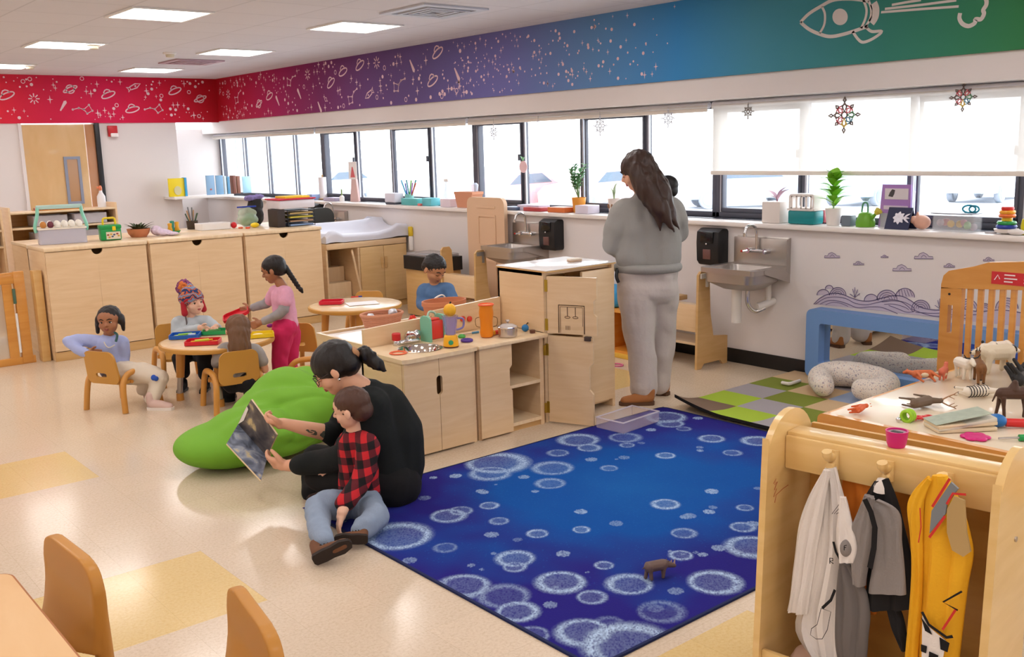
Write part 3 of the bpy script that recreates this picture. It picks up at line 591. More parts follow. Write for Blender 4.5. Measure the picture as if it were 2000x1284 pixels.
# white topped unit behind
wt=thing('white_top_table','low wooden table with bright white top behind the play kitchen','table',(3.28,4.97,0))
mb=MB(); mb.ring(rrect(.94,.56,.01,3,3.28,4.965),rrect(.90,.52,.006,3,3.28,4.965),.46,.555); mb.build('rim',M_maple,wt); MB().box((2.84,4.71,.53),(3.72,5.22,.54)).build('top',mat('gloss_white','#fbf8f6',.15),wt)
for a in (2.84,3.68):
    for b in (4.72,5.17): MB().box((a,b,0),(a+.04,b+.04,.46)).build('leg',M_maple,wt)
mb=MB()
for yy in (4.75,5.15): mb.lathe([(.006,0),(.006,.002)],(0,0,0),10,M=TM((2.809,yy,.51),0,-PI/2))
mb.build('screw',M_steel,wt)
# fridge
fr_=thing('play_fridge','tall maple play fridge with white top and its doors ajar','play fridge',(4.04,4.45,0))
x0,x1,y1,FT=3.765,4.335,4.66,.905; Yf=KY+.01
mb=MB(); mb.box((x0,Yf+.02,0),(x0+.022,y1,FT)); mb.box((x1-.022,Yf,0),(x1,y1,FT)); mb.box((x0,y1-.015,0),(x1,y1,FT)); mb.box((x0,Yf+.03,.03),(x1,y1,.05)); mb.box((x0,Yf+.03,.53),(x1,y1,.55)); mb.box((x0,Yf+.03,FT-.02),(x1,y1,FT)); mb.build('carcass',M_maple,fr_)
MB().box((x0-.006,Yf-.01,FT),(x1+.006,y1+.006,FT+.008)).build('edge',M_mapled,fr_); MB().box((x0-.006,Yf-.01,FT+.008),(x1+.006,y1+.006,FT+.014),0,.003).build('top',MATS['gloss_white'],fr_)
MB().box((4.06,Yf-.002,.05),(x1-.002,Yf+.018,FT-.025),0,.002).build('side_panel',M_maple,fr_)
def swing(name,L,z0,z1,ang,Lw,notch):
    t=bpy.data.objects.new(name,None)
    M=TM((x0+.012,Yf,0),0,0,ang); mb=MB(); P=[(0,z0),(Lw,z0)]+notch+[(Lw,z1),(0,z1)]
    mb.prism(P,-.009,.009,'y',M=M); bpy.data.objects.remove(t); return mb.build(name,M_maple,fr_),M
dl,Ml=swing('door',0,.012,.535,math.radians(-66),.285,[(.285,.2),(.262,.225),(.262,.36),(.285,.385)])
du,Mu=swing('door',0,.55,.885,math.radians(-66),.31,[(.31,.66),(.292,.675),(.292,.75),(.31,.765)])
# burned-in line drawing of utensils on the freezer door and a black catch on the lower one
ln=MB(); fdoor=lambda a,b,h:Mu@V((a,-.0095-h,b))
K=[(.075,.555),(.075,.72),(.235,.72),(.235,.555)]; ln.stroke(K,.006,fdoor); ln.stroke([(.085,.555),(.085,.71),(.225,.71),(.225,.6)],.003,fdoor)
for q in (.13,.18): ln.stroke([(q,.71),(q,.655)],.004,fdoor); ln.stroke(ell(.017,.006,12,q,.65),.003,fdoor,closed=True)
for q in range(4): ln.stroke([(.12+q*.008,.575),(.12+q*.008,.6)],.0025,fdoor)
ln.build('line_drawing',mat('burnt_line','#4a2c18',.8),du,smooth=False,fixn=False)
MB().box((-.01,-.02,-.012),(.03,.004,.012),0,.002,M=Ml@TM((.245,-.0,.53))).build('catch',mat('dark_brown','#4b3b33',.5),dl)
hb=MB()
for M_,zz in ((Ml,(.1,.45)),(Mu,(.6,.83))):
    for q in zz: hb.box((-.012,-.012,q-.035),(.006,-.004,q+.035),M=M_)
hb.build('hinge',MATS['brass'],fr_)
er=thing('chalk_eraser','white and tan eraser lying on the fridge top','eraser',(4.16,4.36,FT+.014)); MB().box((-.045,-.02,0.001),(.045,.02,.012),0,.003,M=TM((4.17,4.4,FT+.014),0,0,-.1)).build('felt',mat('felt_tan','#c3a58c',.9),er); MB().box((-.046,-.021,.012),(.046,.021,.022),0,.004,M=TM((4.17,4.4,FT+.014),0,0,-.1)).build('back',mat('eraser_cream','#e9dccb',.5),er)
# ================================================================ hand sinks, dispensers, steps along the window wall
M_pvc=mat('pvc_white','#e8e2dc',.4)
def sink(yc,lab,trap=True):
    s=thing('hand_sink',lab,'sink',(WX,yc,.75),group='steel hand sinks'); w=.23; X0=5.43
    mb=MB(); mb.ring(rrect(.42,2*w,.03,4,X0+.21,yc),rrect(.30,2*w-.1,.05,4,X0+.17,yc),.725,.76); mb.build('rim',M_steel,s)
    O=rrect(.30,2*w-.1,.05,4,X0+.17,yc); I=rrect(.2,2*w-.22,.05,4,X0+.17,yc); n=len(O)
    mb=MB(); vs=[(p[0],p[1],.755) for p in O]+[(p[0],p[1],.63) for p in I]; mb.add(vs,[(i,(i+1)%n,n+(i+1)%n,n+i) for i in range(n)]+[tuple(range(n,2*n))]); mb.build('basin_inside',M_steel,s)
    O2=rrect(.37,2*w-.05,.06,4,X0+.19,yc); I2=rrect(.2,2*w-.2,.06,4,X0+.2,yc); mb=MB(); vs=[(p[0],p[1],.726) for p in O2]+[(X0+.19+(p[0]-X0-.19)*.98,yc+(p[1]-yc)*.98,.66) for p in O2]+[(p[0],p[1],.605) for p in I2]; mb.add(vs,[(r*n+i,r*n+(i+1)%n,(r+1)*n+(i+1)%n,(r+1)*n+i) for r in (0,1) for i in range(n)]+[tuple(range(2*n,3*n))]); mb.build('bowl',M_steel,s)
    mb=MB(); mb.box((WX-.03,yc-w,.74),(WX,yc+w,.945),0,.004); mb.add([(WX-.03,yc-w+.012,.9),(WX-.03,yc+w-.012,.9),(WX-.002,yc+w-.012,.955),(WX-.002,yc-w+.012,.955)],[(0,1,2,3)]); mb.prism([(WX-.0,.76),(WX-.3,.752),(WX-.3,.728),(WX,.64)],yc-w-.004,yc-w,'y'); mb.prism([(WX-.0,.955),(WX-.05,.94),(WX-.05,.73),(WX,.7)],yc-w-.005,yc-w,'y'); mb.build('backsplash',M_steel,s)
    f=MB(); fx=WX-.05; f.tube([(fx,yc-.07,.855),(fx,yc+.07,.855)],.014,10); f.tube(smoothpath([(fx,yc+.015,.86),(fx-.005,yc+.015,.99),(fx-.035,yc+.02,1.035),(fx-.085,yc+.035,1.03),(fx-.105,yc+.04,.985)],6),.0105,10); f.lathe([(.012,0),(.012,.025)],(fx-.107,yc+.041,.962),10)
    fo=f.build('faucet',M_chrome,s)
    for q in (-.075,.075): MB().tube([(fx-.03,yc+q,.855),(fx+.05,yc+q,.855)],.019,10).tube([(fx-.03,yc+q,.855),(fx-.06,yc+q*1.4,.85)],.008,8).build('tap',M_chrome,fo)
    MB().ball((fx-.062,yc+.1,.852),.009,10,6).build('hot_mark',mat('hot_red','#c8352c',.4),fo)
    if trap:
        MB().tube([(X0+.17,yc+.03,.62),(X0+.17,yc+.03,.36)],.036,14).build('drain_cover',M_pvc,s)
        MB().tube(smoothpath([(X0+.22,yc-.03,.62),(X0+.22,yc-.03,.5),(X0+.26,yc-.06,.44),(X0+.32,yc-.1,.46)],5),.016,10).build('trap',M_chrome,s)
        MB().tube(smoothpath([(X0+.27,yc-.07,.47),(X0+.33,yc-.09,.48),(WX,yc-.1,.5)],4),.028,12).tube([(WX-.05,yc-.09,.5),(WX-.05,yc-.09,.7)],.022,10).build('pipe',M_pvc,s)
    return s
sink(4.22,'steel hand sink with gooseneck faucet right of the standing teacher'); sink(6.74,'steel hand sink beside the tall tan panel, behind the play fridge'); sink(10.2,'far steel hand sink half hidden behind the changing table',False)
def dispenser(y,lab,z=.725):
    d=thing('soap_dispenser',lab,'soap dispenser',(WX,y,z),group='black soap dispensers'); n=14
    P=[(WX,z),(WX,z+.27),(WX-.06,z+.275),(WX-.105,z+.25),(WX-.112,z+.17),(WX-.105,z+.03),(WX-.08,z)]
    mb=MB(); ys=[(-.11,.86),(-.1,.97),(-.08,1),(.08,1),(.1,.97),(.11,.86)]; k=len(P); vs=[]
    for q,s in ys: vs+=[(WX+(a-WX)*s,y+q,z+.137+(b-z-.137)*s) for a,b in P]
    mb.add(vs,[(i*k+j,i*k+(j+1)%k,(i+1)*k+(j+1)%k,(i+1)*k+j) for i in range(5) for j in range(k)]+[tuple(range(k)),tuple(5*k+j for j in range(k))]); mb.build('body',M_black,d)
    MB().box((WX-.118,y-.06,z+.165),(WX-.106,y+.06,z+.25),0,.004).build('hood',mat('dark_gloss','#0c0d10',.15),d); MB().box((WX-.116,y-.035,z+.045),(WX-.1,y+.035,z+.12),0,.004).build('window',mat('soap_pink','#6d4b46',.2),d); MB().ball((WX-.118,y-.0,z+.16),.008,8,6).build('sensor',M_chrome,d)
dispenser(4.635,'black soap dispenser left of the nearer hand sink'); dispenser(6.415,'black soap dispenser right of the sink by the tall panel'); dispenser(10.62,'small black soap dispenser far back over the changing table',.75)
def steps(y0,y1,lab,clipcol,dx=0):
    s=thing('step_stool',lab,'step stool',(5.65,(y0+y1)/2,0),group='wooden step stools by the sinks'); t=.02
    side=[(5.45,0),(5.5,0),(5.53,.035),(5.72,.035),(5.75,0),(5.8,0),(5.8,.21),(5.635,.23),(5.6,.4),(5.585,.68),(5.56,.715),(5.49,.715),(5.465,.69)]
    for q in (y0,y1-t): MB().prism(side,q,q+t,'y').build('side_panel',M_mapled,s)
    MB().box((5.475,y0+t,.27),(5.495,y1-t,.47),0,.004).build('brace',M_maple,s); MB().box((5.52,y0+t,.16),(5.78,y1-t,.18),0,.004).build('tread',M_maplex,s); MB().box((5.5,y0+t,.44),(5.6,y1-t,.46),0,.003).build('tread',M_maplex,s)
    mb=MB().prism([(5.48,.70),(5.56,.70),(5.56,.6),(5.54,.6),(5.54,.665),(5.48,.665)],y0-.012,y0,'y'); mb.build('clip',clipcol,s); s.location.x+=dx
steps(4.48,5.02,'wooden step stool with white clip left of the nearer sink',M_pvc); steps(6.99,7.53,'far wooden step stool with grey clip in front of the tall tan panel',mat('clip_grey','#8e8a86',.5),-.07)
tp=thing('tall_panel','tall tan moulded door panel with rounded corners leaning by the far sink','panel',(5.77,7.29,0))
M_tan=mat('tan_plastic','#dcb897',.5); mb=MB().prism(rrect(.56,1.17,.07,6,7.27,.585),5.745,5.785,'x'); mb.build('panel_board',M_tan,tp)
mb=MB()
for zc_,h in ((.86,.3),(.4,.36)): mb.ring(rrect(.27,h,.01,2,7.25,zc_),rrect(.23,h-.04,.01,2,7.25,zc_),5.737,5.746,'x')
for zc_ in (1.08,.64): mb.box((5.739,7.12,zc_-.012),(5.746,7.4,zc_+.012),0,.003)
mb.build('moulding',M_tan,tp)
tc_=thing('trash_can','wooden trash can with black bag over the rim behind the boy in blue','trash can',(5.55,7.87,0)); mb=MB().box((5.4,7.62,.01),(5.7,8.14,.5),0,.01); mb.build('bin_body',M_mapled,tc_)
MB().ring(rrect(.34,.56,.03,4,5.55,7.88),rrect(.27,.49,.03,4,5.55,7.88),.47,.6).build('bag',M_black,tc_); MB().box((5.4,7.64,.6),(5.7,8.12,.63),0,.01).build('lid',clearp('lid_grey','#b9b3b4',.6),tc_)
bn=thing('cushion_bench','orange wood cubby bench behind the standing teacher','bench',(5.55,5.4,0)); M_or=wood('orange_wood','#e0912f','#ecaa52',.4,(2,2,12))
mb=MB(); mb.box((5.4,5.1,.03),(5.84,5.88,.05)); mb.box((5.4,5.1,.345),(5.84,5.88,.365),0,.003); mb.box((5.8,5.1,.03),(5.84,5.88,.345)); mb.build('frame',M_or,bn)
for q in (5.1,5.32,5.6,5.86): MB().box((5.4,q,.05),(5.8,q+.02,.345)).build('divider',M_or,bn)
MB().box((5.36,5.06,0),(5.84,5.9,.03),0,.004).build('plinth',mat('yellow_edge','#e6b544',.4),bn)
cu=tag(MB().box((5.42,5.28,.367),(5.8,5.84,.5),0,.045,4).build('cushion',mat('cushion_blue','#3f9fd8',.75,bump=.1)),'bright blue cushion on the orange bench behind the teacher','cushion')
tag(MB().ball((5.62,4.93,.53),.032).build('ball',mat('ball_blue','#2f86c2',.4)),'small blue ball resting on the step stool beside the teacher','ball')
sb=tag(MB().box((5.5,4.78,.461),(5.7,5.0,.497),0,.004).build('wood_block',M_mapled),'short wooden board on the step stool under the blue ball','board')
pk=tag(MB().tube([on_z(1205,713,.006)+V((.05*math.cos(2*PI*k/10)*.8,.05*math.sin(2*PI*k/10),0)) for k in range(11)],.005,6).build('bracelet',mat('pink_plastic','#e46a9a',.4)),'small pink ring lying on the floor near the teacher','toy ring')
# ================================================================ mirror with blue frame
mr_=thing('floor_mirror','long low mirror in padded blue frame leaning on the window wall','mirror',(5.75,2.95,0)); M_fr=mat('frame_blue','#6f96cc',.5)
yA,yB,zA,zB=1.75,3.76,.03,.5
mb=MB(); O=rrect(yB-yA,zB-zA,.045,4,(yA+yB)/2,(zA+zB)/2); I=rrect(yB-yA-.2,zB-zA-.185,.02,4,(yA+yB)/2,(zA+zB)/2+.0); 
mb.ring(O,I,5.72,5.83,'x'); bm_=None
mb.build('frame',M_fr,mr_,ang=60); MB().box((5.79,yA+.06,zA+.06),(5.795,yB-.06,zB-.06)).build('mirror_glass',mat('mirror_silver','#dfe0e0',.0,1),mr_,smooth=False)
# ================================================================ carpet tile mat with curled corner, blue rug
mt_cols=[mat('tile_'+c[1:],c,.95,bump=.25,bscale=300) for c in ('#a9c437','#aaa3a6','#7f8a2f','#d3b48c','#7e6552','#9cabc6','#1c1715')]
mx0,my0,mx1,my1=4.515,2.11,5.83,3.915; nx,ny=5,6
pat=[[4,0,1,3,2,0],[0,1,2,2,0,1],[1,2,3,1,3,2],[2,3,5,3,0,1],[3,1,2,0,1,3]]   # column (towards the wall) , row (towards the camera right)
mb=MB(); SU,SV=10,10
def matpos(u,v,h):
    x=mx0+(mx1-mx0)*u; y=my1-(my1-my0)*v
    d=max(0,1-((u*1.0)**2+(v*1.0)**2)**.5/.22); e=max(0,1-u/.14); z=.024+.06*d**1.5+.016*e*e*(1-.6*v)
    return V((x+.0*d,y-.03*d*d,z+h))
for h,flip in ((0,False),(-.010,True)):
    mb_=[]
for i in range(nx):
    for j in range(ny):
        k=pat[i][j%6]; 
        f=lambda a,b:matpos((i+a)/nx,(j+b)/ny,0); mb.fn(SU+1,SU+1,f,k)
mb.fn(41,61,lambda a,b:matpos(a,b,-.020),6)
N=60; edge=[(t/N,0) for t in range(N)]+[(1,t/N) for t in range(N)]+[(1-t/N,1) for t in range(N)]+[(0,1-t/N) for t in range(N)]
vs=[matpos(a,b,0) for a,b in edge]+[matpos(a,b,-.020) for a,b in edge]; n=len(edge); mb.add(vs,[(i,(i+1)%n,n+(i+1)%n,n+i) for i in range(n)],6)
tag(mb.build('tile_mat',mt_cols,fixn=False),'green, grey and beige checkered carpet mat with one curled brown corner','mat')
# rug
RC=[V((2.0,3.47,0)),V((2.72,3.98,0)),V((4.5,3.95,0)),V((4.5,2.03,0)),V((2.0,2.05,0))]
rx0,rx1,ry0,ry1=1.995,4.5,2.04,3.965
cr=bpy.data.materials.new('rug_pile'); cr.use_nodes=True; nt=cr.node_tree; b=nt.nodes['Principled BSDF']; b.inputs['Roughness'].default_value=.95; b.inputs['Specular IOR Level'].default_value=.15
va=nt.nodes.new('ShaderNodeVertexColor'); va.layer_name='pile'; nt.links.new(va.outputs[0],b.inputs['Base Color'])
nn=nt.nodes.new('ShaderNodeTexNoise'); nn.inputs['Scale'].default_value=260; bu=nt.nodes.new('ShaderNodeBump'); bu.inputs['Strength'].default_value=.3; bu.inputs['Distance'].default_value=.004; nt.links.new(nn.outputs['Fac'],bu.inputs['Height']); nt.links.new(bu.outputs[0],b.inputs['Normal'])
# rings read off the rug: picture x, y, half width, strength
RG=[(778,1048,62,.9),(900,875+20,60,.0),(970,905,58,.85),(958,925,38,.7),(1080,915,38,.65),(875,1008,33,.8),(900,998,22,.7),(1007,1092,36,.85),(1005,1108,22,.75),(1095,1137,46,.9),(1230,1142,43,.85),(1395,1138,50,.9),(905,1145,50,.75),(985,1165,48,.45),(1010,1195,40,.85),(1140,1235,52,.9),(1230,1262,85,1.0),(1155,1167,28,.7),(1300,985,26,.95),(1075,945,28,.6),(1050,1012,0,.0),(955,988,18,.8),(975,1018,18,.7),(1050,1043,20,.8),(960,1045,14,.6),(870,1070,22,.4),(800,1095,14,.5),(1335,1042,24,.6),(1330,1085,22,.8),(1180,1105,18,.8),(1135,1035,16,.9),(1135,1000,13,.8),(1190,915,16,.6),(1155,898,12,.6),(1300,890,18,.9),(1225,870,14,.7),(1220,850+5,30,.5),(1390,857,24,.8),(1480,862,30,.85),(1430,885,18,.6),(1390,960,14,.8),(1385,1000,12,.8),(1450,1030,24,.8),(1470,1068,50,.9),(1130,860,38,.8),(1150,875,22,.8),(1200,830,30,.0),(1300,815,38,.8),(1310,828,25,.7),(1335,820+18,14,.5),(1090,885,20,.6),(945,930+32,10,.8),(940,960,11,.7),(1023,932,11,.6),(890,930,12,.8),(860,1012,0,0),(1440,1055,0,0),(920,1085+20,8,.5),(1075,1182,14,.5),(1320,1155,16,.5),(1290,1195,44,.35),(1040,1240,32,.5),(1340,990+20,12,.6),(1100,1082,14,.7),(1455,992,16,.7),(850,1240-40,0,0),(1190,1240-20,30,.3),(1465,1015+70,12,.5)]
rings=[]
for x,y,w,s in RG:
    if w<=0 or s<=0: continue
    c=on_z(x,y,.008); e=on_z(x+w,y,.008); R=(e-c).length; rings.append((c.x,c.y,R,s))
rr=random.Random(5)
for k in range(45):
    rings.append((rr.uniform(rx0+.05,rx1-.05),rr.uniform(ry0+.05,ry1-.05),rr.choice([.008,.012,.02,.03]),rr.uniform(.3,.75)))
nxr,nyr=420,323; vs=[];cols=[]
nearby={}
for q,(a,b_,R,s) in enumerate(rings):
    for gx in range(int((a-R*1.3-rx0)/.1)-1,int((a+R*1.3-rx0)/.1)+2):
        for gy in range(int((b_-R*1.3-ry0)/.1)-1,int((b_+R*1.3-ry0)/.1)+2): nearby.setdefault((gx,gy),[]).append(q)
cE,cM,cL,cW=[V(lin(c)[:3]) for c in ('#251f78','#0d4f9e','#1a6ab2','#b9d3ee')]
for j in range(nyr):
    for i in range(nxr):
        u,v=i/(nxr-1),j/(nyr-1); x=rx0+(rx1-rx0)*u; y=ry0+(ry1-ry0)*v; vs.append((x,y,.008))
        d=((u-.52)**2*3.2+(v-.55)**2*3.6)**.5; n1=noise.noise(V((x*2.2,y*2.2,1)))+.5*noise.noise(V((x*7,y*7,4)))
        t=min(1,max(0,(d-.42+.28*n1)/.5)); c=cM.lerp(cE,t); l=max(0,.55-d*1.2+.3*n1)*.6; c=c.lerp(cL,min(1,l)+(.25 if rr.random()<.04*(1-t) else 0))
        w=0
        for q in nearby.get((int((x-rx0)/.1),int((y-ry0)/.1)),()):
            a,b_,R,s=rings[q]; dd=math.hypot(x-a,y-b_)/R
            if dd<1.25:
                an=math.atan2(y-b_,x-a); th=.13+.10*(.5+.5*math.sin(an*1+q*2.1)); base=math.exp(-((dd-.9)/th)**2)*s
                base=max(base,.22*s if dd<.8 else 0)
                if R<.035: base=s*(1 if dd<1 else 0)*.8
                w=max(w,base)
        if w>.03: w*=(.55+.75*rr.random()) if rr.random()<.88 else .25; c=c.lerp(cW,min(1,w*.85))
        cols.append((c.x,c.y,c.z,1))
mb=MB(); mb.add(vs,[(j*nxr+i,j*nxr+i+1,(j+1)*nxr+i+1,(j+1)*nxr+i) for j in range(nyr-1) for i in range(nxr-1)])
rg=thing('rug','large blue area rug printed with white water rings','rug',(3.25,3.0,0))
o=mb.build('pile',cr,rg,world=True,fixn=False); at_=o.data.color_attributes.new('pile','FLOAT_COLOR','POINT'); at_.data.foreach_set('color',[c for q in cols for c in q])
MB().ring(rrect(rx1-rx0+.012,ry1-ry0+.012,.05,5,(rx0+rx1)/2,(ry0+ry1)/2),rrect(rx1-rx0-.01,ry1-ry0-.01,.045,5,(rx0+rx1)/2,(ry0+ry1)/2),.0005,.009).build('binding',mat('rug_binding','#14204f',.9),rg)
# clear acrylic box on the rug corner
ab=thing('acrylic_box','clear acrylic box lying on the rug corner beside the fridge door','box',(3.95,3.98,0)); M_ac=clearp('acrylic','#d9c9d8',.16,.05)
c=on_z(1205,845,.01); A=on_z(1155,838,.01); B=on_z(1255,838,.01)
mb=MB(); w,d,h=.33,.2,.06; Mx=TM((4.05,3.84,.011),0,0,.08); mb.box((-w/2,-d/2,0),(w/2,d/2,.004),M=Mx)
for s_ in (-1,1): mb.box((-w/2,s_*d/2-.002,.004),(w/2,s_*d/2+.002,h),M=Mx); mb.box((s_*w/2-.002,-d/2,.004),(s_*w/2+.002,d/2,h),M=Mx)
mb.build('box_body',M_ac,ab,smooth=False); MB().ring([( -w/2-.004+(w+.008)*a,-d/2-.004+(d+.008)*b_) for a,b_ in ((0,0),(1,0),(1,1),(0,1))],[(-w/2+.003+(w-.006)*a,-d/2+.003+(d-.006)*b_) for a,b_ in ((0,0),(1,0),(1,1),(0,1))],h,h+.006,M=Mx).build('rim',clearp('acrylic_rim','#efe6ee',.55,.1),ab,smooth=False)
# ================================================================ round tables and toddler chairs
def ptable(x,y,lab,R=.375,H=.405):
    t=thing('round_table',lab,'table',(x,y,0),group='round toddler tables')
    MB().lathe([(0,H-.002),(R-.012,H-.002),(R-.006,H-.004)],(x,y,0),48,caps=False).build('tabletop',wood('table_laminate','#e7c79c','#efd5b0',.25,(8,8,2)),t)
    MB().lathe([(R-.01,H-.001),(R+.002,H-.006),(R+.006,H-.018),(R+.002,H-.032),(R-.01,H-.036),(0,H-.036)],(x,y,0),48,caps=False).build('edge_band',M_chair,t)
    for k in range(4):
        a=PI/4+k*PI/2+.35; px,py=x+.24*math.cos(a),y+.24*math.sin(a); qx,qy=x+.27*math.cos(a),y+.27*math.sin(a)
        l=MB().tube([(px,py,H-.04),(px+(qx-px)*.6,py+(qy-py)*.6,.16)],[.032,.027],12).build('leg',M_chairw,t)
        MB().tube([(px+(qx-px)*.6,py+(qy-py)*.6,.16),(qx,qy,.05)],.019,12).build('leg_sleeve',M_steel,l); MB().tube([(qx,qy,.05),(qx,qy,0)],[.024,.026],12).build('foot',M_chairw,l)
    return t
ptable(2.63,6.30,'round wooden toddler table with play dough trays and three children'); ptable(4.07,6.9,'empty round toddler table with red tray and white paper near the changing table')
def mchair(name,lab,loc,rz):
    c=thing(name,lab,'chair',loc,rz,'gold toddler chairs'); sw=.13
    O=[(a,b) for a,b in rrect(.27,.22,.05,6,0,.295)]; N=len(O)
    O=[(a*(1-.10*((b-.185)/.22)) ,b) for a,b in O]
    I=[]
    for a,b in O:
        an=math.atan2(b-.295,a); I.append((.048*math.cos(an),.245+.018*math.sin(an)))
    def wp(v): return V((v.x,v.y-.03*((v.z-.2)/.2)+.55*v.x*v.x*1.2-.02,v.z))
    MB().ring(O,I,-.147,-.132,'y',warp=wp).build('backrest',M_chair,c,world=False)
    mb=MB(); mb.prism(rrect(.27,.27,.05,5,0,.0),.178,.196); mb.build('seat',M_chair,c,world=False)
    for s in (-1,1):
        P=[(s*.165,-.165,.0),(s*.15,-.15,.16),(s*.145,-.12,.225),(s*.145,-.06,.25),(s*.145,.06,.25),(s*.145,.115,.225),(s*.15,.145,.16),(s*.165,.16,0)]
        MB().tube(smoothpath(P,5),.0195,12).build('side_frame',M_chairw,c,world=False)
        MB().tube([(s*.145,.05,.187),(s*.11,.05,.187)],.012,8).tube([(s*.145,-.06,.187),(s*.11,-.06,.187)],.012,8).build('bracket',M_chairw,c,world=False)
    return c
ch0=mchair('toddler_chair','gold toddler chair with the girl in the lilac shirt turned sideways on it',(2.06,6.56,0),math.radians(-62))
dup(ch0,(2.58,5.98,0),math.radians(-8),'gold toddler chair seen from behind under the long haired child in grey')
dup(ch0,(2.62,6.98,0),math.radians(172),'gold toddler chair under the child in the knitted hat')
dup(ch0,(3.46,6.55,0),math.radians(-55),'empty gold toddler chair between the pink child and the second table')
dup(ch0,(3.02,5.75,0),math.radians(60),'empty gold toddler chair just behind the green bean bag')
dup(ch0,(4.42,7.3,0),math.radians(140),'empty gold toddler chair at the far side of the second table')
# ================================================================ crib end panel
cb=thing('crib','honey wood crib end with slats and red sticker behind the toy table','crib',(4.75,1.75,0)); X=4.75
O=[(2.345,.02),(2.345,.9),(2.335,.945),(2.31,.97),(2.25,.985),(2.19,1.0),(2.12,1.025),(1.95,1.04),(1.65,1.04),(1.45,1.025),(1.38,1.0),(1.32,.985),(1.26,.97),(1.235,.945),(1.225,.9),(1.225,.02)]
MB().prism([(2.345,.9),(2.335,.945),(2.31,.97),(2.25,.985),(2.19,1.0),(2.12,1.025),(1.95,1.04),(1.65,1.04),(1.45,1.025),(1.38,1.0),(1.32,.985),(1.26,.97),(1.235,.945),(1.225,.9),(1.225,.88),(1.9,.91),(2.345,.88)],X-.02,X+.02,'x').build('top_rail',M_oak,cb)
for y0,y1 in ((2.24,2.345),(1.225,1.33)):
    cy=(y0+y1)/2; mb=MB(); mb.ring([(y0,.02),(y1,.02),(y1,.885),(y0,.885)],[(cy-.012,.66),(cy+.012,.66),(cy+.012,.8),(cy-.012,.8)],X-.02,X+.02,'x'); p=mb.build('post',M_oak,cb,smooth=False)
MB().lathe([(.006,0),(.006,.003)],(0,0,0),10,M=TM((X-.02,2.3,.855),0,-PI/2)).build('bolt',M_black,cb)
for k in range(18):
    y=2.205-k*.0515; MB().box((X-.012,y-.013,.1),(X+.012,y+.013,.91),0,.004).build('slat',M_oak,cb)
MB().box((X-.015,1.33,.06),(X+.015,2.24,.13),0,.004).build('bottom_rail',M_oak,cb)
MB().box((X-.022,1.72,.925),(X-.0205,2.1,.985)).build('sticker',mat('sticker_red','#cf2f34',.4),cb,smooth=False)
mb=MB(); fs_=lambda a,b,h:(X-.0225-h,-a,b)
for k,(a,b,w) in enumerate([(-2.04,.972,.05),(-2.04,.955,.06),(-2.04,.94,.04),(-1.95,.97,.14),(-1.95,.955,.18),(-1.95,.94,.16)]): mb.stroke([(a,b),(a+w,b)],.006,fs_)
mb.stroke([(-2.085,.945),(-2.07,.97),(-2.06,.95)],.004,fs_); mb.build('sticker_print',mat('sticker_white','#f6e6e2',.5),cb,smooth=False,fixn=False)
# ================================================================ activity table on the right
TH=.58
tt=thing('activity_table','wooden activity table with pale laminate top covered in toy animals','table',(3.85,1.4,0))
x0,x1,y0,y1=3.26,4.55,.62,2.05
MB().box((x0,y0,TH-.03),(x1,y1,TH),0,.002).build('tabletop',mat('pale_laminate','#ead9bf',.22,coat=.2),tt)
MB().prism([(a,b) for a,b in rrect(y1-y0+.03,.13,.025,5,(y0+y1)/2,TH-.055)],3.235,3.26,'x').build('front_board',M_oak,tt)
for y in (y0-.015,y1): MB().box((3.26,y,TH-.12),(x1,y+.015,TH-.002)).build('side_board',M_oak,tt)
mb=None
for y in (1.91,1.40): MB().lathe([(.007,0),(.0075,.003)],(0,0,0),12,M=TM((3.235,y,TH-.03),0,-PI/2)).build('screw',M_steel,tt)
for a in (3.28,4.46):
    for b in (.66,1.94): MB().box((a,b,0),(a+.06,b+.06,TH-.03),0,.005).build('leg',M_oak,tt)
# ================================================================ dress-up rack
rk=thing('dress_up_rack','birch dress-up rack with rounded ends and hooks in the right foreground','rack',(2.38,1.31,0))
side=[(2.24,.0),(2.25,.2),(2.28,.8)]+[(2.415+.14*math.cos(a),.72+.14*math.sin(a)) for a in [math.radians(t) for t in range(155,-1,-12)]]+[(2.555,.6),(2.56,0)]
M_bir2=wood('birch_side','#d9b472','#e6c586',.33,(2,2,14),.3)
for q in (1.60,.985): 
    MB().prism(side,q,q+.02,'y').build('side_panel',M_birch,rk)
MB().box((2.385,1.005,.78),(2.465,1.60,.80),0,.005).build('top_board',M_birch,rk); MB().box((2.375,1.005,.69),(2.393,1.60,.79),0,.006).build('rail',M_birch,rk)
MB().box((2.262,1.005,.02),(2.28,1.60,.165),0,.004).build('front_lip',M_birch,rk); MB().box((2.28,1.005,.03),(2.55,1.60,.05)).build('bottom_shelf',M_birch,rk); MB().box((2.54,1.005,.05),(2.555,1.60,.79)).build('back_panel',wood('birch_back','#cf9a4e','#dda95c',.4,(2,2,14)),rk)
for y in (1.45,1.295,1.14):
    mb=MB(); mb.tube(smoothpath([(2.378,y,.762),(2.355,y,.757),(2.335,y,.765),(2.328,y,.782)],4),[.012]*9+[.014]*4,10); mb.tube(smoothpath([(2.378,y,.745),(2.36,y,.735),(2.345,y,.733)],4),[.011]*9,10); mb.tube([(2.378,y,.775),(2.372,y,.72)],.016,10); mb.build('hook',M_birch,rk)
for y,z in ((.984,.62),): MB().lathe([(.007,0),(.007,.004)],(0,0,0),12,M=TM((2.42,.985,.62),PI/2)).build('screw',M_steel,rk)
mb=MB(); fl=lambda a,b,h:(a,1.5995-h,b)
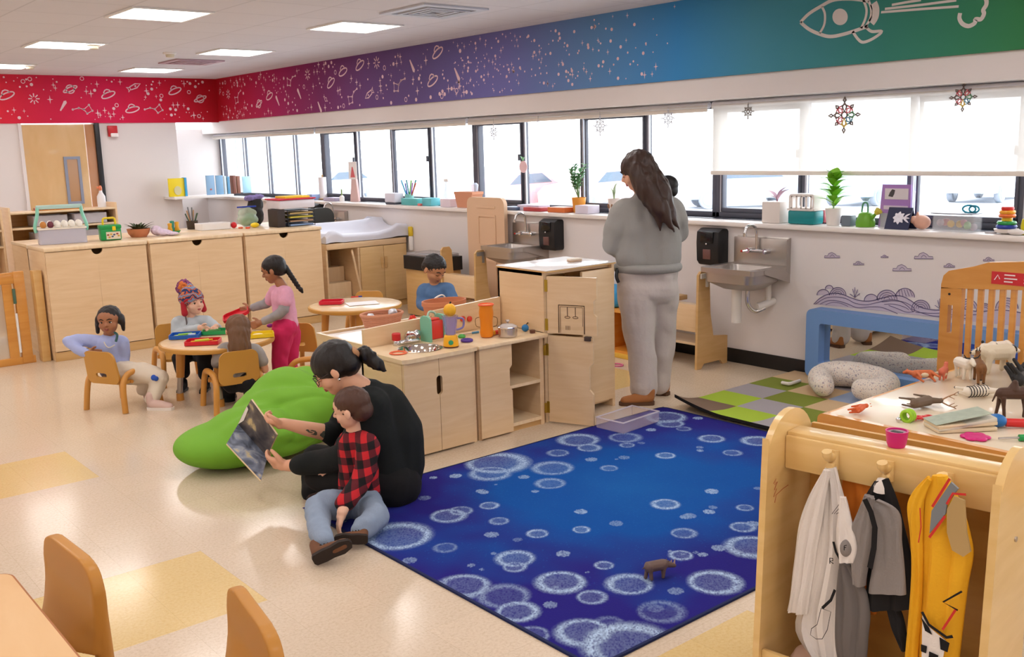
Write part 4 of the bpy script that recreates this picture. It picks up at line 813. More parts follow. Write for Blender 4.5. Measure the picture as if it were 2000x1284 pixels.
mb.stroke([(2.31,.66),(2.325,.672),(2.318,.655),(2.333,.66),(2.315,.64),(2.33,.64),(2.312,.62),(2.328,.622),(2.32,.6)],.003,fl); mb.stroke([(2.328,.622),(2.37,.63),(2.40,.632)],.002,fl); mb.build('crayon_scribble',mat('crayon_red','#b8452f',.8),rk,smooth=False,fixn=False)
# ---------------------------------------------------------------- costumes
def garment(L,R,X0,th,folds,amp,n=48,rows=26,seed=1):
    """hanging cloth: left and right edges read top to bottom, closed flattened section with folds"""
    l=[on_x(a,b,X0) for a,b in L]; r=[on_x(a,b,X0) for a,b in R]; l=smoothpath(l,6); r=smoothpath(r,6)
    mb=MB()
    def f(u,v):
        i=v*(len(l)-1); k=min(int(i),len(l)-2); a=l[k].lerp(l[k+1],i-k); j=v*(len(r)-1); k=min(int(j),len(r)-2); b=r[k].lerp(r[k+1],j-k)
        t=2*PI*u; s=(1-math.cos(t))/2; p=a.lerp(b,s); e=math.sin(t)
        g=(amp*math.sin(s*folds*2*PI+seed+1.5*v)+.5*amp*math.sin(s*folds*4.7*PI+seed*2))*min(1,.25+v*1.2)*(1-abs(2*s-1)**6)
        return V((X0-e*th*(.5+.5*v)-g+.006*noise.noise(V((s*4,v*4,seed))),p.y,p.z))
    mb.fn(n,rows,f,0,True); mb.f.append(tuple(range(n))); mb.f.append(tuple((rows-1)*n+k for k in range(n))); mb.m+=[0,0]; return mb
M_wh=mat('costume_white','#e9e2dc',.85,bump=.15,bscale=120); M_gr=mat('costume_grey','#8c8582',.85,bump=.15,bscale=120); M_bk=mat('costume_black','#141214',.9); M_ye=mat('costume_yellow','#efb21f',.8,bump=.12,bscale=120); M_oc=mat('costume_orange','#e8862a',.85); M_rd=mat('trim_red','#cf2f2a',.7); M_sil=mat('trim_grey','#7c8287',.5)
XF=2.335
def cst(name,lab,y): return thing(name,lab,'costume',(XF,y,.7),group='dress-up costumes on the rack')
cw=cst('white_coat','white dress-up coat hanging on the left hook of the rack',1.45)
garment([(1612,914),(1600,960),(1590,1010),(1585,1080),(1572,1150),(1553,1230),(1590,1290)],[(1632,914),(1648,970),(1662,1015),(1668,1060),(1664,1120),(1655,1200),(1648,1290)],XF,.022,3,.010,seed=2).build('coat_body',M_wh,cw)
garment([(1609,917),(1582,965),(1562,1020),(1552,1090),(1545,1150),(1538,1193)],[(1622,920),(1612,980),(1602,1040),(1592,1100),(1585,1150),(1577,1200)],XF-.03,.014,2,.006,seed=4).build('sleeve',M_wh,cw)
garment([(1640,970),(1636,1010),(1633,1050),(1640,1095)],[(1652,972),(1664,1020),(1674,1070),(1668,1100)],XF-.045,.016,1,.004,seed=5).build('sleeve',mat('costume_white','#e9e2dc'),cw)
mb=MB(); fz_=lambda a,b,h:(XF-.052-h,a,b)
def pc(L): return [(p.y,p.z) for p in [on_x(a,b,XF-.05) for a,b in L]]
MB().stroke(pc([(1629,1058),(1634,1078),(1645,1098)]),.008,fz_).build('lapel_line',M_bk,cw,smooth=False,fixn=False); MB().stroke(pc([(1632,1152),(1624,1172),(1607,1188)]),.008,fz_).build('hem_line',M_bk,cw,smooth=False,fixn=False)
MB().stroke(pc([(1605,1188),(1624,1195),(1617,1230),(1607,1248),(1595,1248),(1584,1240),(1586,1228),(1597,1220),(1605,1188)]),.0018,fz_).build('pocket_line',M_bk,cw,smooth=False,fixn=False)
for k in range(3): mb.stroke(pc([(1626+k*4,1004),(1640,985+k*8)]),.0014,fz_)
MB().stroke(pc([(1622,1101),(1622,1090),(1628,1091),(1628,1095),(1622,1096),(1629,1101)]),.003,fz_).build('letter',M_bk,cw,smooth=False,fixn=False); mb.build('trim_line',M_bk,cw,smooth=False,fixn=False)
mb=MB(); fz2=lambda a,b,h:(XF-.078-h,a,b)
def pc2(L): return [(p.y,p.z) for p in [on_x(a,b,XF-.076) for a,b in L]]
mb.stroke(pc2([(1650,1066),(1650,1075)]),.0025,fz2); mb.stroke(pc2([(1650,1066),(1655,1065)]),.002,fz2); mb.stroke(pc2([(1650,1070),(1654,1069)]),.002,fz2); mb.build('letter',M_bk,cw,smooth=False,fixn=False)
cg=cst('grey_jacket','grey and black dress-up jacket with trousers hanging on the middle hook',1.29)
garment([(1708,940),(1692,965),(1680,1000),(1690,1060),(1695,1120),(1690,1190)],[(1735,935),(1752,975),(1765,1020),(1778,1080),(1790,1130),(1792,1188)],XF+.0,.024,2,.006,seed=3).build('jacket_body',M_bk,cg)
garment([(1697,985),(1705,1010),(1706,1070),(1702,1120),(1697,1158)],[(1716,975),(1756,1000),(1762,1060),(1767,1110),(1770,1162)],XF-.028,.012,1,.003,seed=6).build('front_panel',M_gr,cg)
garment([(1690,965),(1676,1000),(1662,1040),(1664,1080),(1668,1140)],[(1708,975),(1706,1020),(1704,1060),(1696,1105),(1690,1145)],XF-.035,.02,1,.005,seed=7).build('sleeve',M_gr,cg)
mb=MB(); fj=lambda a,b,h:(XF-.062-h,a,b)
def pcj(L): return [(p.y,p.z) for p in [on_x(a,b,XF-.06) for a,b in L]]
mb.stroke(pcj([(1690,975),(1702,1000),(1710,1030),(1708,1070),(1700,1110)]),.016,fj); mb.build('collar_band',M_bk,cg,smooth=False,fixn=False)
garment([(1640,1100),(1634,1150),(1632,1200),(1632,1260),(1640,1300)],[(1662,1105),(1690,1150),(1700,1200),(1695,1260),(1690,1300)],XF-.02,.02,2,.006,seed=8).build('trouser_leg',mat('costume_dark_grey','#6f6966',.85),cg)
MB().ball(on_x(1652,1070,XF-.05),(.018,.02,.026)).build('cuff',M_gr,cg)
garment([(1730,1180),(1740,1220),(1760,1270)],[(1755,1180),(1768,1220),(1776,1270)],XF-.005,.015,1,.003,seed=8).build('trouser_leg',M_bk,cg)
MB().lathe([(.012,0),(.02,-.02),(.022,-.035)],(XF,1.29,.735),12).build('hanging_loop',M_wh,cg)
cy_=cst('yellow_vest','yellow safety vest with red and grey stripes hanging on the right hook',1.12)
garment([(1822,928),(1806,960),(1800,1010),(1800,1080),(1798,1160),(1795,1300)],[(1850,930),(1878,985),(1894,1040),(1902,1085),(1890,1150),(1872,1300)],XF-.005,.026,2,.006,seed=9).build('vest_body',M_ye,cy_)
garment([(1812,930),(1784,960),(1772,990),(1778,1050),(1780,1120),(1768,1290)],[(1820,940),(1806,980),(1803,1030),(1802,1100),(1800,1180),(1790,1300)],XF-.02,.014,1,.004,seed=10).build('vest_side',M_ye,cy_)
mb=MB(); fv=lambda a,b,h:(XF-.05-h,a,b)
def pcv(L): return [(p.y,p.z) for p in [on_x(a,b,XF-.048) for a,b in L]]
red_=lambda P,w,f,mi=0:MB().stroke(P,w,f,mi).build('red_stripe',M_rd,cy_,smooth=False,fixn=False)
red_(pcv([(1856,935),(1822,990)]),.0065,fv,0); red_(pcv([(1847,1008),(1816,1050)]),.0065,fv,0); red_(pcv([(1888,966),(1862,964),(1850,985)]),.006,fv,0); red_(pcv([(1868,1190),(1842,1230)]),.006,fv,0); red_(pcv([(1798,992),(1800,1030),(1795,1060)]),.003,fv,0)
P=pcv([(1858,942),(1872,955),(1850,985),(1847,1004),(1816,1042),(1820,998)]); MB().add([fv(a,b,0) for a,b in P]+[fv(a,b,-.006) for a,b in P],[tuple(range(6))]+[(i,(i+1)%6,6+(i+1)%6,6+i) for i in range(6)]).build('grey_stripe',M_sil,cy_,smooth=False)
P=pcv([(1864,970),(1884,978),(1888,1040),(1896,1078),(1882,1088),(1860,1075),(1850,1040),(1850,995)]); MB().add([fv(a,b,0) for a,b in P]+[fv(a,b,-.006) for a,b in P],[tuple(range(8))]+[(i,(i+1)%8,8+(i+1)%8,8+i) for i in range(8)]).build('arm_hole',mat('lining','#b89a66',.9),cy_,smooth=False)
mb=MB(); mb.stroke(pcv([(1880,1155),(1843,1176),(1872,1192)]),.005,fv); mb.stroke(pcv([(1802,1195),(1815,1220),(1850,1245),(1862,1243)]),.008,fv); mb.build('black_line',M_bk,cy_,smooth=False,fixn=False)
P=pcv([(1802,1200),(1815,1225),(1848,1252),(1840,1300),(1800,1300)]); MB().add([fv(a,b,-.001) for a,b in P],[tuple(range(5))]).build('checker_patch',M_wh,cy_,smooth=False)
mb=MB()
for Q in ([(1800,1205),(1816,1226),(1822,1240),(1808,1232)],[(1836,1244),(1856,1256),(1852,1274),(1838,1268)],[(1800,1258),(1812,1262),(1810,1276),(1800,1272)],[(1816,1272),(1834,1280),(1830,1300),(1814,1296)]): mb.add([fv(a,b,.0015) for a,b in pcv(Q)],[(0,1,2,3)])
mb.build('checker_black',M_bk,cy_,smooth=False)
co=cst('orange_vest','orange vest half hidden between the white coat and the grey jacket',1.38)
garment([(1650,905),(1645,960),(1650,1100),(1650,1200)],[(1688,915),(1706,960),(1710,1100),(1712,1200)],2.4,.015,2,.004,seed=12).build('vest_body',M_oc,co); 
cb2=cst('blue_cloth','crumpled blue cloth at the bottom of the rack below the grey jacket',1.24); c0=on_x(1735,1275,2.37)
fuse('cloth_heap',MB().ball((2.37,1.2,.075),(.06,.1,.05)).ball((2.36,1.27,.12),(.05,.08,.06)).ball((2.38,1.17,.15),(.04,.05,.05)),mat('cloth_blue','#1f49a8',.85),.006,4,cb2,disp=lambda p,n:.012*nz(p,22))
cw2=cst('white_hat','pale pink and red cloth heap at the left bottom of the rack',1.55); fuse('cloth_heap',MB().ball((2.36,1.5,.1),(.05,.07,.06)).ball((2.35,1.44,.08),(.04,.05,.04)),mat('cloth_blush','#dcb9a6',.9),.006,4,cw2,disp=lambda p,n:.01*nz(p,26))
rk.rotation_euler=(0,0,.12)
cup=thing('pink_cup','magenta toy cup with grey insert standing on the rack top board','cup',(2.425,1.31,.8)); 
MB().lathe([(.022,.001),(.026,.012),(.029,.04),(.03,.046),(.026,.046),(.025,.036)],(2.43,1.305,.8),24).build('cup_body',mat('magenta','#d3207c',.35),cup); MB().lathe([(.0255,.037),(.0255,.041)],(2.43,1.305,.8),24).build('insert',mat('insert_grey','#a9a2a6',.4),cup); MB().box((2.423,1.29,.8415),(2.437,1.32,.8425)).build('slot',M_black,cup)
# ================================================================ foreground table and molded chairs
ft_=thing('foreground_table','corner of a honey coloured wooden table in the bottom left foreground','table',(.2,2.4,0)); MB().prism(rrect(.9,1.5,.05,6,.105,2.16),.468,.4955).build('edge_band',mat('table_edge','#a9672f',.5),ft_); MB().prism(rrect(.89,1.49,.045,6,.105,2.16),.49,.4965).build('tabletop',wood('table_honey','#e0b580','#e6be8c',.5,(8,2,2),0),ft_)
for a,b in ((.47,2.8),(-.25,2.8),(.47,1.5),(-.25,1.5)): MB().tube([(a,b,0),(a,b,.47)],.025,10).build('leg',M_chairw,ft_)
M_mold=mat('molded_caramel','#c08433',.5,coat=.08)
def mold(loc,rz,lab):
    """one-piece chair: rounded back panel that bends forward into the seat, carried by straight back legs; faces +y locally"""
    c=thing('molded_chair',lab,'chair',loc,rz,'caramel molded chairs')
    mb=MB(); H,W,Rc=.572,.2,.085
    def hw(z): 
        q=max(0,z-(H-Rc))/Rc; return W-Rc+Rc*math.sqrt(max(0,1-q*q))
    def yy(x,z): 
        t=max(0,(.47-z)/.21); return -.16+.12*min(1.2,t)**1.5*(1-.75*min(1,abs(x)/W)**2.5)
    nz_,nx_=30,22
    def sheet(off):
        return lambda u,v:V(((2*u-1)*hw(.33+(H-.33)*v),yy((2*u-1)*hw(.33+(H-.33)*v),.33+(H-.33)*v)+off,.33+(H-.33)*v))
    f0,f1=sheet(-.017),sheet(.017); mb.fn(nx_,nz_,f0); mb.fn(nx_,nz_,f1)
    ed=[(i/(nx_-1),0) for i in range(nx_)]+[(1,j/(nz_-1)) for j in range(nz_)]+[(1-i/(nx_-1),1) for i in range(nx_)]+[(0,1-j/(nz_-1)) for j in range(nz_)]; k=len(ed)
    mb.add([f0(*e) for e in ed]+[f1(*e) for e in ed],[(i,(i+1)%k,k+(i+1)%k,k+i) for i in range(k)])
    for s in (-1,1): mb.tube([(s*.183,-.16,.5),(s*.181,-.16,.3),(s*.186,-.165,.0)],[.019,.025,.023],14)
    mb.box((-.17,-.06,.262),(.17,.17,.288),0,.01)
    for s in (-1,1): mb.tube([(s*.181,-.16,.275),(s*.17,-.05,.275),(s*.15,.05,.275)],[.022,.018,.013],12)
    bo=fuse('seat_shell',mb,M_mold,.0055,9); bo.parent=c
    for s in (-1,1): MB().tube([(s*.14,.13,.27),(s*.155,.15,0)],[.026,.02],12).build('leg',M_mold,c,world=False)
    return c
m0=mold((.526,2.765,0),math.radians(93),'caramel molded chair tucked at the foreground table, left of the two'); dup(m0,(.742,2.106,0),math.radians(80.5),'caramel molded chair cut by the bottom edge, right of the two foreground chairs')
# ================================================================ wall drawing of hills and clouds
M_lil=mat('decal_lilac','#c8bccb',.8); M_ln=mat('decal_line','#6d6284',.8)
wd=thing('wall_drawing','lilac line drawing of hills, bushes and clouds on the wall above the mirror','wall decal',(WX,3.0,.6))
XD=WX-.001; c5=lambda L:[(1560+x/4.5455,480+y/4.5455) for x,y in L]
def wpt(L): return [(p.y,p.z) for p in [on_x(x,y,XD) for x,y in c5(L)]]
fd=lambda a,b,h:(XD-h,a,b); fm=MB(); lm=MB()
NF=[0]
def fill(L): P=wpt(L); NF[0]+=1; fm.add([fd(a,b,.0003+.00006*NF[0]) for a,b in P],[tuple(range(len(P)))])
def line(L,w=.006,sm=True,closed=False):
    P=wpt(L); 
    if sm: P=[(p.x,p.y) for p in smoothpath([V((a,b,0)) for a,b in P],5)]
    lm.stroke(P,w*.72,fd,0,th=.0032,closed=closed)
def dome(cx,cy,r,rings=3):
    A=[(cx+r*math.cos(t),cy-r*.95*math.sin(t)) for t in [PI*k/14 for k in range(15)]]; fill(A); line(A,.007,False)
    for k in range(1,rings): q=r*(1-k*.24); line([(cx+q*math.cos(t),cy-q*.95*math.sin(t)) for t in [PI*k2/12 for k2 in range(13)]],.005,False)
for cx,cy,r,q in ((220,440,55,1),(350,440,72,4),(272,385,35,1),(645,490,62,1),(785,480,90,4),(945,460,85,1),(1085,560,80,4),(1500,560,90,4),(1650,580,70,3),(1850,560,100,4)): dome(cx,cy,r,q)
for k in range(5): line([(900+k*28,450),(890+k*24,390-10*abs(2-k)*0)],.005,False)
NF[0]=14
hill=[(135,520),(200,460),(290,425),(380,430),(470,465),(560,490),(650,490),(740,465),(830,445),(920,450),(1000,490),(1080,545),(1180,568),(1300,570),(1450,560),(1600,585),(1800,570),(2000,600)]
fill(hill+[(2000,720),(1400,660),(1000,610),(600,565),(135,520)]); line(hill,.008)
line([(150,520),(230,470),(320,455),(420,470),(500,510),(600,525),(700,505),(800,480),(890,490),(960,530),(1020,590)],.006); line([(190,520),(260,490),(340,490),(430,515),(520,550),(620,545),(720,545),(800,570),(880,605)],.006)
line([(240,525),(300,505),(370,510),(440,540)],.005); line([(740,500),(830,490),(930,500),(1010,540),(1030,580),(960,590),(880,560),(800,530)],.006); line([(760,520),(850,520),(940,545),(980,570)],.005); line([(1040,590),(1150,600),(1280,600),(1400,620),(1600,610)],.006); line([(1000,560),(1100,600),(1200,625),(1330,630),(1500,650)],.006)
for bx,by in ((500,460),(1255,560)):
    for a,b in ((-45,-30),(-20,-75),(0,-90),(25,-70),(45,-35)): line([(bx,by),(bx+a*.6,by+b*.6),(bx+a,by+b)],.005); fill([(bx+a*.6-8,by+b*.6),(bx+a,by+b-6),(bx+a*.6+8,by+b*.6)])
for cx,cy,s in ((300,92,70),(535,160,48),(765,98,34),(1112,98,84),(920,205,84),(1340,180,50),(1690,125,50),(1600,235,70)):
    A=[(cx-s,cy+.22*s),(cx-s*.95,cy-.05*s),(cx-s*.6,cy-.02*s),(cx-s*.45,cy-.3*s),(cx-.05*s,cy-.45*s),(cx+s*.35,cy-.25*s),(cx+s*.55,cy-.02*s),(cx+s*.95,cy),(cx+s,cy+.22*s)]; fill(A); line(A+[A[0]],.005,False); line([(cx-.3*s,cy+.1*s),(cx,cy-.15*s),(cx+.3*s,cy+.1*s)],.0045)
fm.build('filled_shape',M_lil,wd,smooth=False,fixn=False); lm.build('outline',M_ln,wd,smooth=False,fixn=False)
# ================================================================ nursing pillow
np_=thing('nursing_pillow','speckled cream C-shaped pillow on the checkered mat by the mirror','pillow',(5.4,3.3,.02))
C0=[(1588,752),(1600,740),(1640,728),(1690,732),(1735,755),(1730,775),(1690,778)]
path=[on_z(1608,757,.09),on_z(1603,735,.11),on_z(1640,728,.12),on_z(1690,735,.12),on_z(1730,752,.11),on_z(1715,768,.10),on_z(1685,764,.09)]
mb=MB(); sp=smoothpath(path,6); rad=[.070+.017*math.sin(PI*i/(len(sp)-1)) for i in range(len(sp))]
for i in range(len(sp)-1): capsule(mb,(sp[i].x,sp[i].y,.03+rad[i]),rad[i],(sp[i+1].x,sp[i+1].y,.03+rad[i+1]),rad[i+1])
m=mat('pillow_print','#e6dcd0',.9,bump=.15,bscale=40); nt=m.node_tree; b=nt.nodes['Principled BSDF']; L=nt.links.new
tc=nt.nodes.new('ShaderNodeTexCoord'); vo=nt.nodes.new('ShaderNodeTexVoronoi'); vo.inputs['Scale'].default_value=52; n1=nt.nodes.new('ShaderNodeTexNoise'); n1.inputs['Scale'].default_value=85; n1.inputs['Detail'].default_value=3; r=nt.nodes.new('ShaderNodeValToRGB'); e=r.color_ramp.elements; e[0].position=.36; e[0].color=lin('#a3989f'); e[1].position=.42; e[1].color=lin('#e6dcd0'); q=e.new(.62); q.color=lin('#e6dcd0'); q=e.new(.68); q.color=lin('#c99f92')
L(tc.outputs['Object'],n1.inputs['Vector']); L(n1.outputs['Fac'],r.inputs[0]); L(r.outputs[0],b.inputs['Base Color'])
fuse('cushion',mb,m,.012,8,np_,disp=lambda p,n:.004*nz(p,14))
tag(MB().tube(smoothpath([on_z(1528,748,.035),on_z(1540,750,.045),on_z(1550,748,.04),on_z(1562,744,.035)],4),[.012]*13,8).build('teether',mat('teether_white','#efe9e2',.5)),'white curved teether with dark tail lying on the mat left of the pillow','teether')
# ================================================================ bean bag
bb=thing('bean_bag','lime green bean bag slumped on the floor behind the reading woman','bean bag',(2.3,4.95,0))
mb=MB()
for c,r,q in (((2.06,4.84,.118),(.31,.27,.12),-.1),((2.25,4.82,.155),(.36,.29,.155),.05),((2.42,4.93,.195),(.33,.3,.185),.2),((2.52,5.0,.225),(.27,.3,.205),0),((2.5,4.84,.2),(.26,.26,.18),0)): mb.ball(c,r,32,20,R=rot(0,-.1 if c[2]>.19 else 0,q))
def bbd(p,n):
    dx,dy=p.x-2.62,p.y-4.62; an=math.atan2(dy,dx); r_=math.hypot(dx,dy)
    w=.5+.5*math.sin(11*an+3.5*nz(p,2.2)+6*p.z); k=max(0,1-abs(r_-.42)/.42)
    q=abs(p.x*.55+p.y*.25-2.375-.35*(p.z-.1)+.03*nz(p,3,2)); seam=math.exp(-(q/.02)**2)
    return .012*nz(p,3.2)-.020*k*w**4-.016*seam*max(0,min(1,(p.z-.06)/.1))-.006*(.5+.5*math.sin(19*(p.x*.5+p.z)+5*nz(p,2,5)))**6
o=fuse('bag',mb,mat('lime_fabric','#72ad2b',.75,bump=.12,bscale=220),.010,30,bb,disp=bbd)
for v in o.data.vertices:
    w=v.co.z
    if w<.004: v.co.z=.004
# ================================================================ people
def skin(n,c): 
    m=mat(n,c,.5,var=.05,vscale=20); b=m.node_tree.nodes['Principled BSDF']; b.inputs['Subsurface Weight'].default_value=.08; b.inputs['Subsurface Radius'].default_value=(.02,.008,.005); return m
M_eyew=mat('eye_white','#efe9e6',.2); M_iris=mat('iris_dark','#2a1a14',.15); M_lip=mat('lip','#b9605a',.45); M_lipd=mat('lip_deep','#8f4a44',.45)
def frame(fwd,up):
    f=V(fwd).normalized(); r=f.cross(V(up)).normalized(); u=r.cross(f); return Matrix(((r.x,f.x,u.x),(r.y,f.y,u.y),(r.z,f.z,u.z)))
class Fig:
    def __init__(s,D0): s.D=D0; s.b=MB(); s.g={}; s.post=[]
    def p(s,q):
        if len(q)==4 and q[0]=='z': return on_z(q[1],q[2],q[3])
        if isinstance(q,Vector): return q
        return at(q[0],q[1],s.D+(q[2] if len(q)>2 else 0))
    def chain(s,mb,L,flat=1,k=1.,add=0.):
        for (a,ra),(b,rb) in zip(L[:-1],L[1:]): capsule(mb,s.p(a),ra*k+add,s.p(b),rb*k+add,16,flat)
    def cloth(s,g,L,flat=1,skin=True):
        mb=s.g.setdefault(g,MB()); s.chain(mb,L,flat)
        if skin: s.chain(s.b,L,flat,.84,-.002)
    def bare(s,L,flat=1): s.chain(s.b,L,flat)
    def ball(s,g,c,r,R=None,skin=True):
        r=V(r) if hasattr(r,'__len__') else V((r,r,r))
        if g: s.g.setdefault(g,MB()).ball(s.p(c),r,20,14,R=R)
        if skin: s.b.ball(s.p(c),r*.88 if g else r,20,14,R=R)
    def hand(s,w,fw,thumb,L,curl=.35,spread=.1):
        w=s.p(w); f=V(fw).normalized(); t=V(thumb); t=(t-f*t.dot(f)).normalized(); n=f.cross(t)      # n: axis the fingers bend about is t
        nn=n
        mb=s.b; capsule(mb,w,.15*L,w+f*.16*L,.2*L,14)
        for k in range(4): capsule(mb,w+f*.12*L+t*(.12-.08*k)*L,.11*L,w+f*.5*L+t*(.2-.135*k)*L,.095*L,10)
        for k,(ln,rd) in enumerate(((.40,.075),(.47,.08),(.44,.075),(.34,.065))):
            o=w+f*.5*L+t*(.2-.135*k)*L; d=(f+t*spread*(1.2-.8*k)).normalized(); a=0; p=o
            for j,q in enumerate((.45,.32,.23)):
                a+=curl*(.8,1.1,.9)[j]; e=(d*math.cos(a)+nn*math.sin(a)); p2=p+e*ln*L*q*1.05; capsule(mb,p,rd*L*(1-.1*j),p2,rd*L*(1-.1*(j+1)),10); p=p2
        p=w+f*.1*L+t*.17*L; 
        for j,q in enumerate((.2,.17,.14)):
            e=(f*(.55+.3*j)+t*(.85-.25*j)+nn*(.25+.15*j)).normalized(); p2=p+e*q*L; capsule(mb,p,.1*L*(1-.12*j),p2,.1*L*(1-.12*(j+1)),10); p=p2
    def head(s,c,H,fwd,up=(0,0,1),child=True,eye=True,closed=False,lip=M_lip,brow='#3a241b'):
        c=s.p(c); R=frame(fwd,up); s.hc,s.hR,s.hH=c,R,H; k=1.08 if child else 1
        T=lambda x,y,z:c+R@V((x*H,y*H,z*H)); s.T=T
        B=lambda p,r:s.b.ball(T(*p),V(r)*H,22,16,R=R)
        B((0,-.06,.13),(.375*k,.44*k,.37)); B((0,.1,-.12),(.29*k,.29,.34)); B((0,.2,-.33),(.16,.15,.15)); B((.17,.2,-.14),(.15,.14,.14)); B((-.17,.2,-.14),(.15,.14,.14)); B((0,.27,.13),(.24,.12,.1))
        capsule(s.b,T(0,.38,.02),.035*H,T(0,.44,-.1),.055*H,10); s.b.ball(T(.05,.395,-.11),(.04*H,)*3,8,6); s.b.ball(T(-.05,.395,-.11),(.04*H,)*3,8,6)
        B((0,.355,-.215),(.09,.055,.05))
        for q in (-1,1): s.b.ball(T(q*.385*k,-.04,-.05),V((.045,.085,.12))*H,12,8,R=R)
        def face(body):
            for q in (-1,1):
                if closed:
                    fuse('eyelid',MB().ball(T(q*.145,.318,.0),V((.075,.05,.05))*H,14,10,R=R),s.lid,.0025,2,body)
                    mb=MB(); capsule(mb,T(q*.085,.362,-.022),.009*H,T(q*.145,.374,-.034),.011*H,8); capsule(mb,T(q*.145,.374,-.034),.011*H,T(q*.205,.345,-.02),.009*H,8); mb.build('eyelash',M_iris,body)
                else:
                    e=MB().ball(T(q*.145,.308,.0),V((.06,.055,.034))*H,14,10,R=R).build('eye',M_eyew,body)
                    MB().ball(T(q*.145,.342,-.002),V((.038,.026,.033))*H,12,8,R=R).build('iris',M_iris,e)
                    mb=MB(); capsule(mb,T(q*.085,.36,.022),.011*H,T(q*.145,.368,.036),.012*H,8); capsule(mb,T(q*.145,.368,.036),.012*H,T(q*.205,.34,.02),.01*H,8); mb.build('eyelash',M_iris,body)
                mb=MB(); capsule(mb,T(q*.06,.392,.1),.018*H,T(q*.15,.385,.13),.02*H,8); capsule(mb,T(q*.15,.385,.13),.02*H,T(q*.23,.345,.105),.013*H,8); mb.build('eyebrow',mat('brow'+brow[1:],brow,.8),body)
            fuse('mouth',MB().ball(T(0,.375,-.235),V((.085,.035,.028))*H,12,8,R=R).ball(T(0,.37,-.275),V((.07,.04,.03))*H,12,8,R=R),lip,.0025,2,body)
        s.post.append(face)
    def hair(s,blobs,m,name='hair',vox=.006,disp=None,sm=5):
        def go(body):
            mb=MB()
            for q in blobs:
                if len(q)==2: mb.ball(s.T(*q[0]),V(q[1])*s.hH,22,16,R=s.hR)
                else: capsule(mb,s.T(*q[0]),q[1]*s.hH,s.T(*q[2]),q[3]*s.hH,14)
            fuse(name,mb,m,vox,sm,body,disp=disp)
        s.post.append(go)
    lid=None
    def build(s,label,m,mats,vox=.0045,cvox=.008,cat='person',folds=.006):
        body=fuse('person',s.b,m,vox,3); tag(body,label,cat)
        for g,mb in s.g.items():
            mm,nm,fo,sc=mats[g]
            def dz(p,n,fo=fo,sc=sc): return max(-.0045,fo*(nz(p,sc)+.6*nz(V((p.x,p.y,p.z*.7)),sc*1.7,3)))
            fuse(nm,mb,mm,cvox,7,body,disp=dz)
        s.lid=m
        for f in s.post: f(body)
        s.body=body; return body
def shoe(body,heel,toe,up,w,m,ms,name='shoe',h=.45):
    h0,t0=V(heel),V(toe); f=(t0-h0); L=f.length; R=frame(f,up); c=h0
    T=lambda x,y,z:c+R@V((x*L,y*L,z*L))
    mb=MB(); 
    capsule(mb,T(0,.18,.2),.17*L,T(0,.55,.17),.165*L,14); capsule(mb,T(0,.55,.15),.165*L,T(0,.84,.12),.14*L,14); capsule(mb,T(0,.15,.2),.16*L,T(0,.12,h),.15*L,14)
    o=fuse(name,mb,m,.006,4,body)
    pts=[(-.15,.05),(-.17,.3),(-.16,.5),(-.19,.75),(-.12,.97),(0,1.02),(.12,.97),(.19,.75),(.16,.5),(.17,.3),(.15,.05),(.08,0),(-.08,0)]
    s_=MB().prism([(a*L*1.02,b*L) for a,b in pts],-.0*L,.1*L,M=Matrix.Translation(c)@R.to_4x4()); s_.build('sole',ms,o)
    return o
UP=V((0,0,1)); LEFT=-RH
S_light=skin('skin_light','#e2ab8c'); S_fair=skin('skin_fair','#e6b79c'); S_brown=skin('skin_brown','#a56e4e'); S_tan=skin('skin_tan','#c08862')
H_dark=mat('hair_near_black','#17100e',.45,bump=.12,bscale=120); H_brown=mat('hair_dark_brown','#3a251c',.42,bump=.12,bscale=120); H_mid=mat('hair_brown','#5b3d2a',.5,bump=.12,bscale=120); H_lb=mat('hair_light_brown','#6d4c33',.5,bump=.12,bscale=120)
strand=lambda a,s1:(lambda p,n:a*nz(V((p.x*s1,p.y*s1,p.z*s1*.25)),1))
# ---------------------------------------------------------------- teacher standing with her back to us, baby at her far shoulder
t=Fig(6.11)
fwdT=(FH*.9+LEFT*.45)
t.head((1243,335,0),.222,(LEFT*.9+FH*.35-UP*.35),(0,0,1),child=False,brow='#2c1a13',closed=True)
t.bare([((1250,355,-.01),.055),((1262,388,0),.06)])
A=[((1222,412,0),.075),((1312,408,.02),.075)]; t.cloth('sweater',A,1)
for x in (1240,1268,1294): t.cloth('sweater',[((x,418,-.01),.1),((x,470,-.0),.115),((x-2,505,0),.12)],1)
t.cloth('sweater',[((1256,392,0),.07),((1275,392,0),.07)])
t.cloth('sweater',[((1220,414,0),.078),((1203,445,-.02),.075),((1196,478,.0),.07),((1213,490,.16),.06),((1245,480,.3),.05)])
t.cloth('sweater',[((1314,410,.02),.075),((1323,432,.03),.07),((1325,452,.08),.064),((1305,440,.25),.055),((1280,430,.33),.048)])
t.cloth('sweater',[((1232,515,0),.085),((1296,515,0),.085)],1,False)
t.hand((1247,478,.31),(RH*1+UP*.3),UP,.18,.5); t.hand((1279,428,.34),(LEFT+UP*.5),UP,.18,.5)
t.cloth('trousers',[((1240,535,-.01),.115),((1290,535,.0),.115)]); t.cloth('trousers',[((1242,560,-.01),.125),((1288,560,.0),.12)])
t.cloth('trousers',[((1243,570,-.01),.12),((1249,650,-.02),.1),((1255,700,-.03),.088),((1258,755,-.04),.086)])
t.cloth('trousers',[((1290,570,.04),.115),((1292,650,.1),.09),((1293,700,.12),.075),((1290,752,.13),.065)])
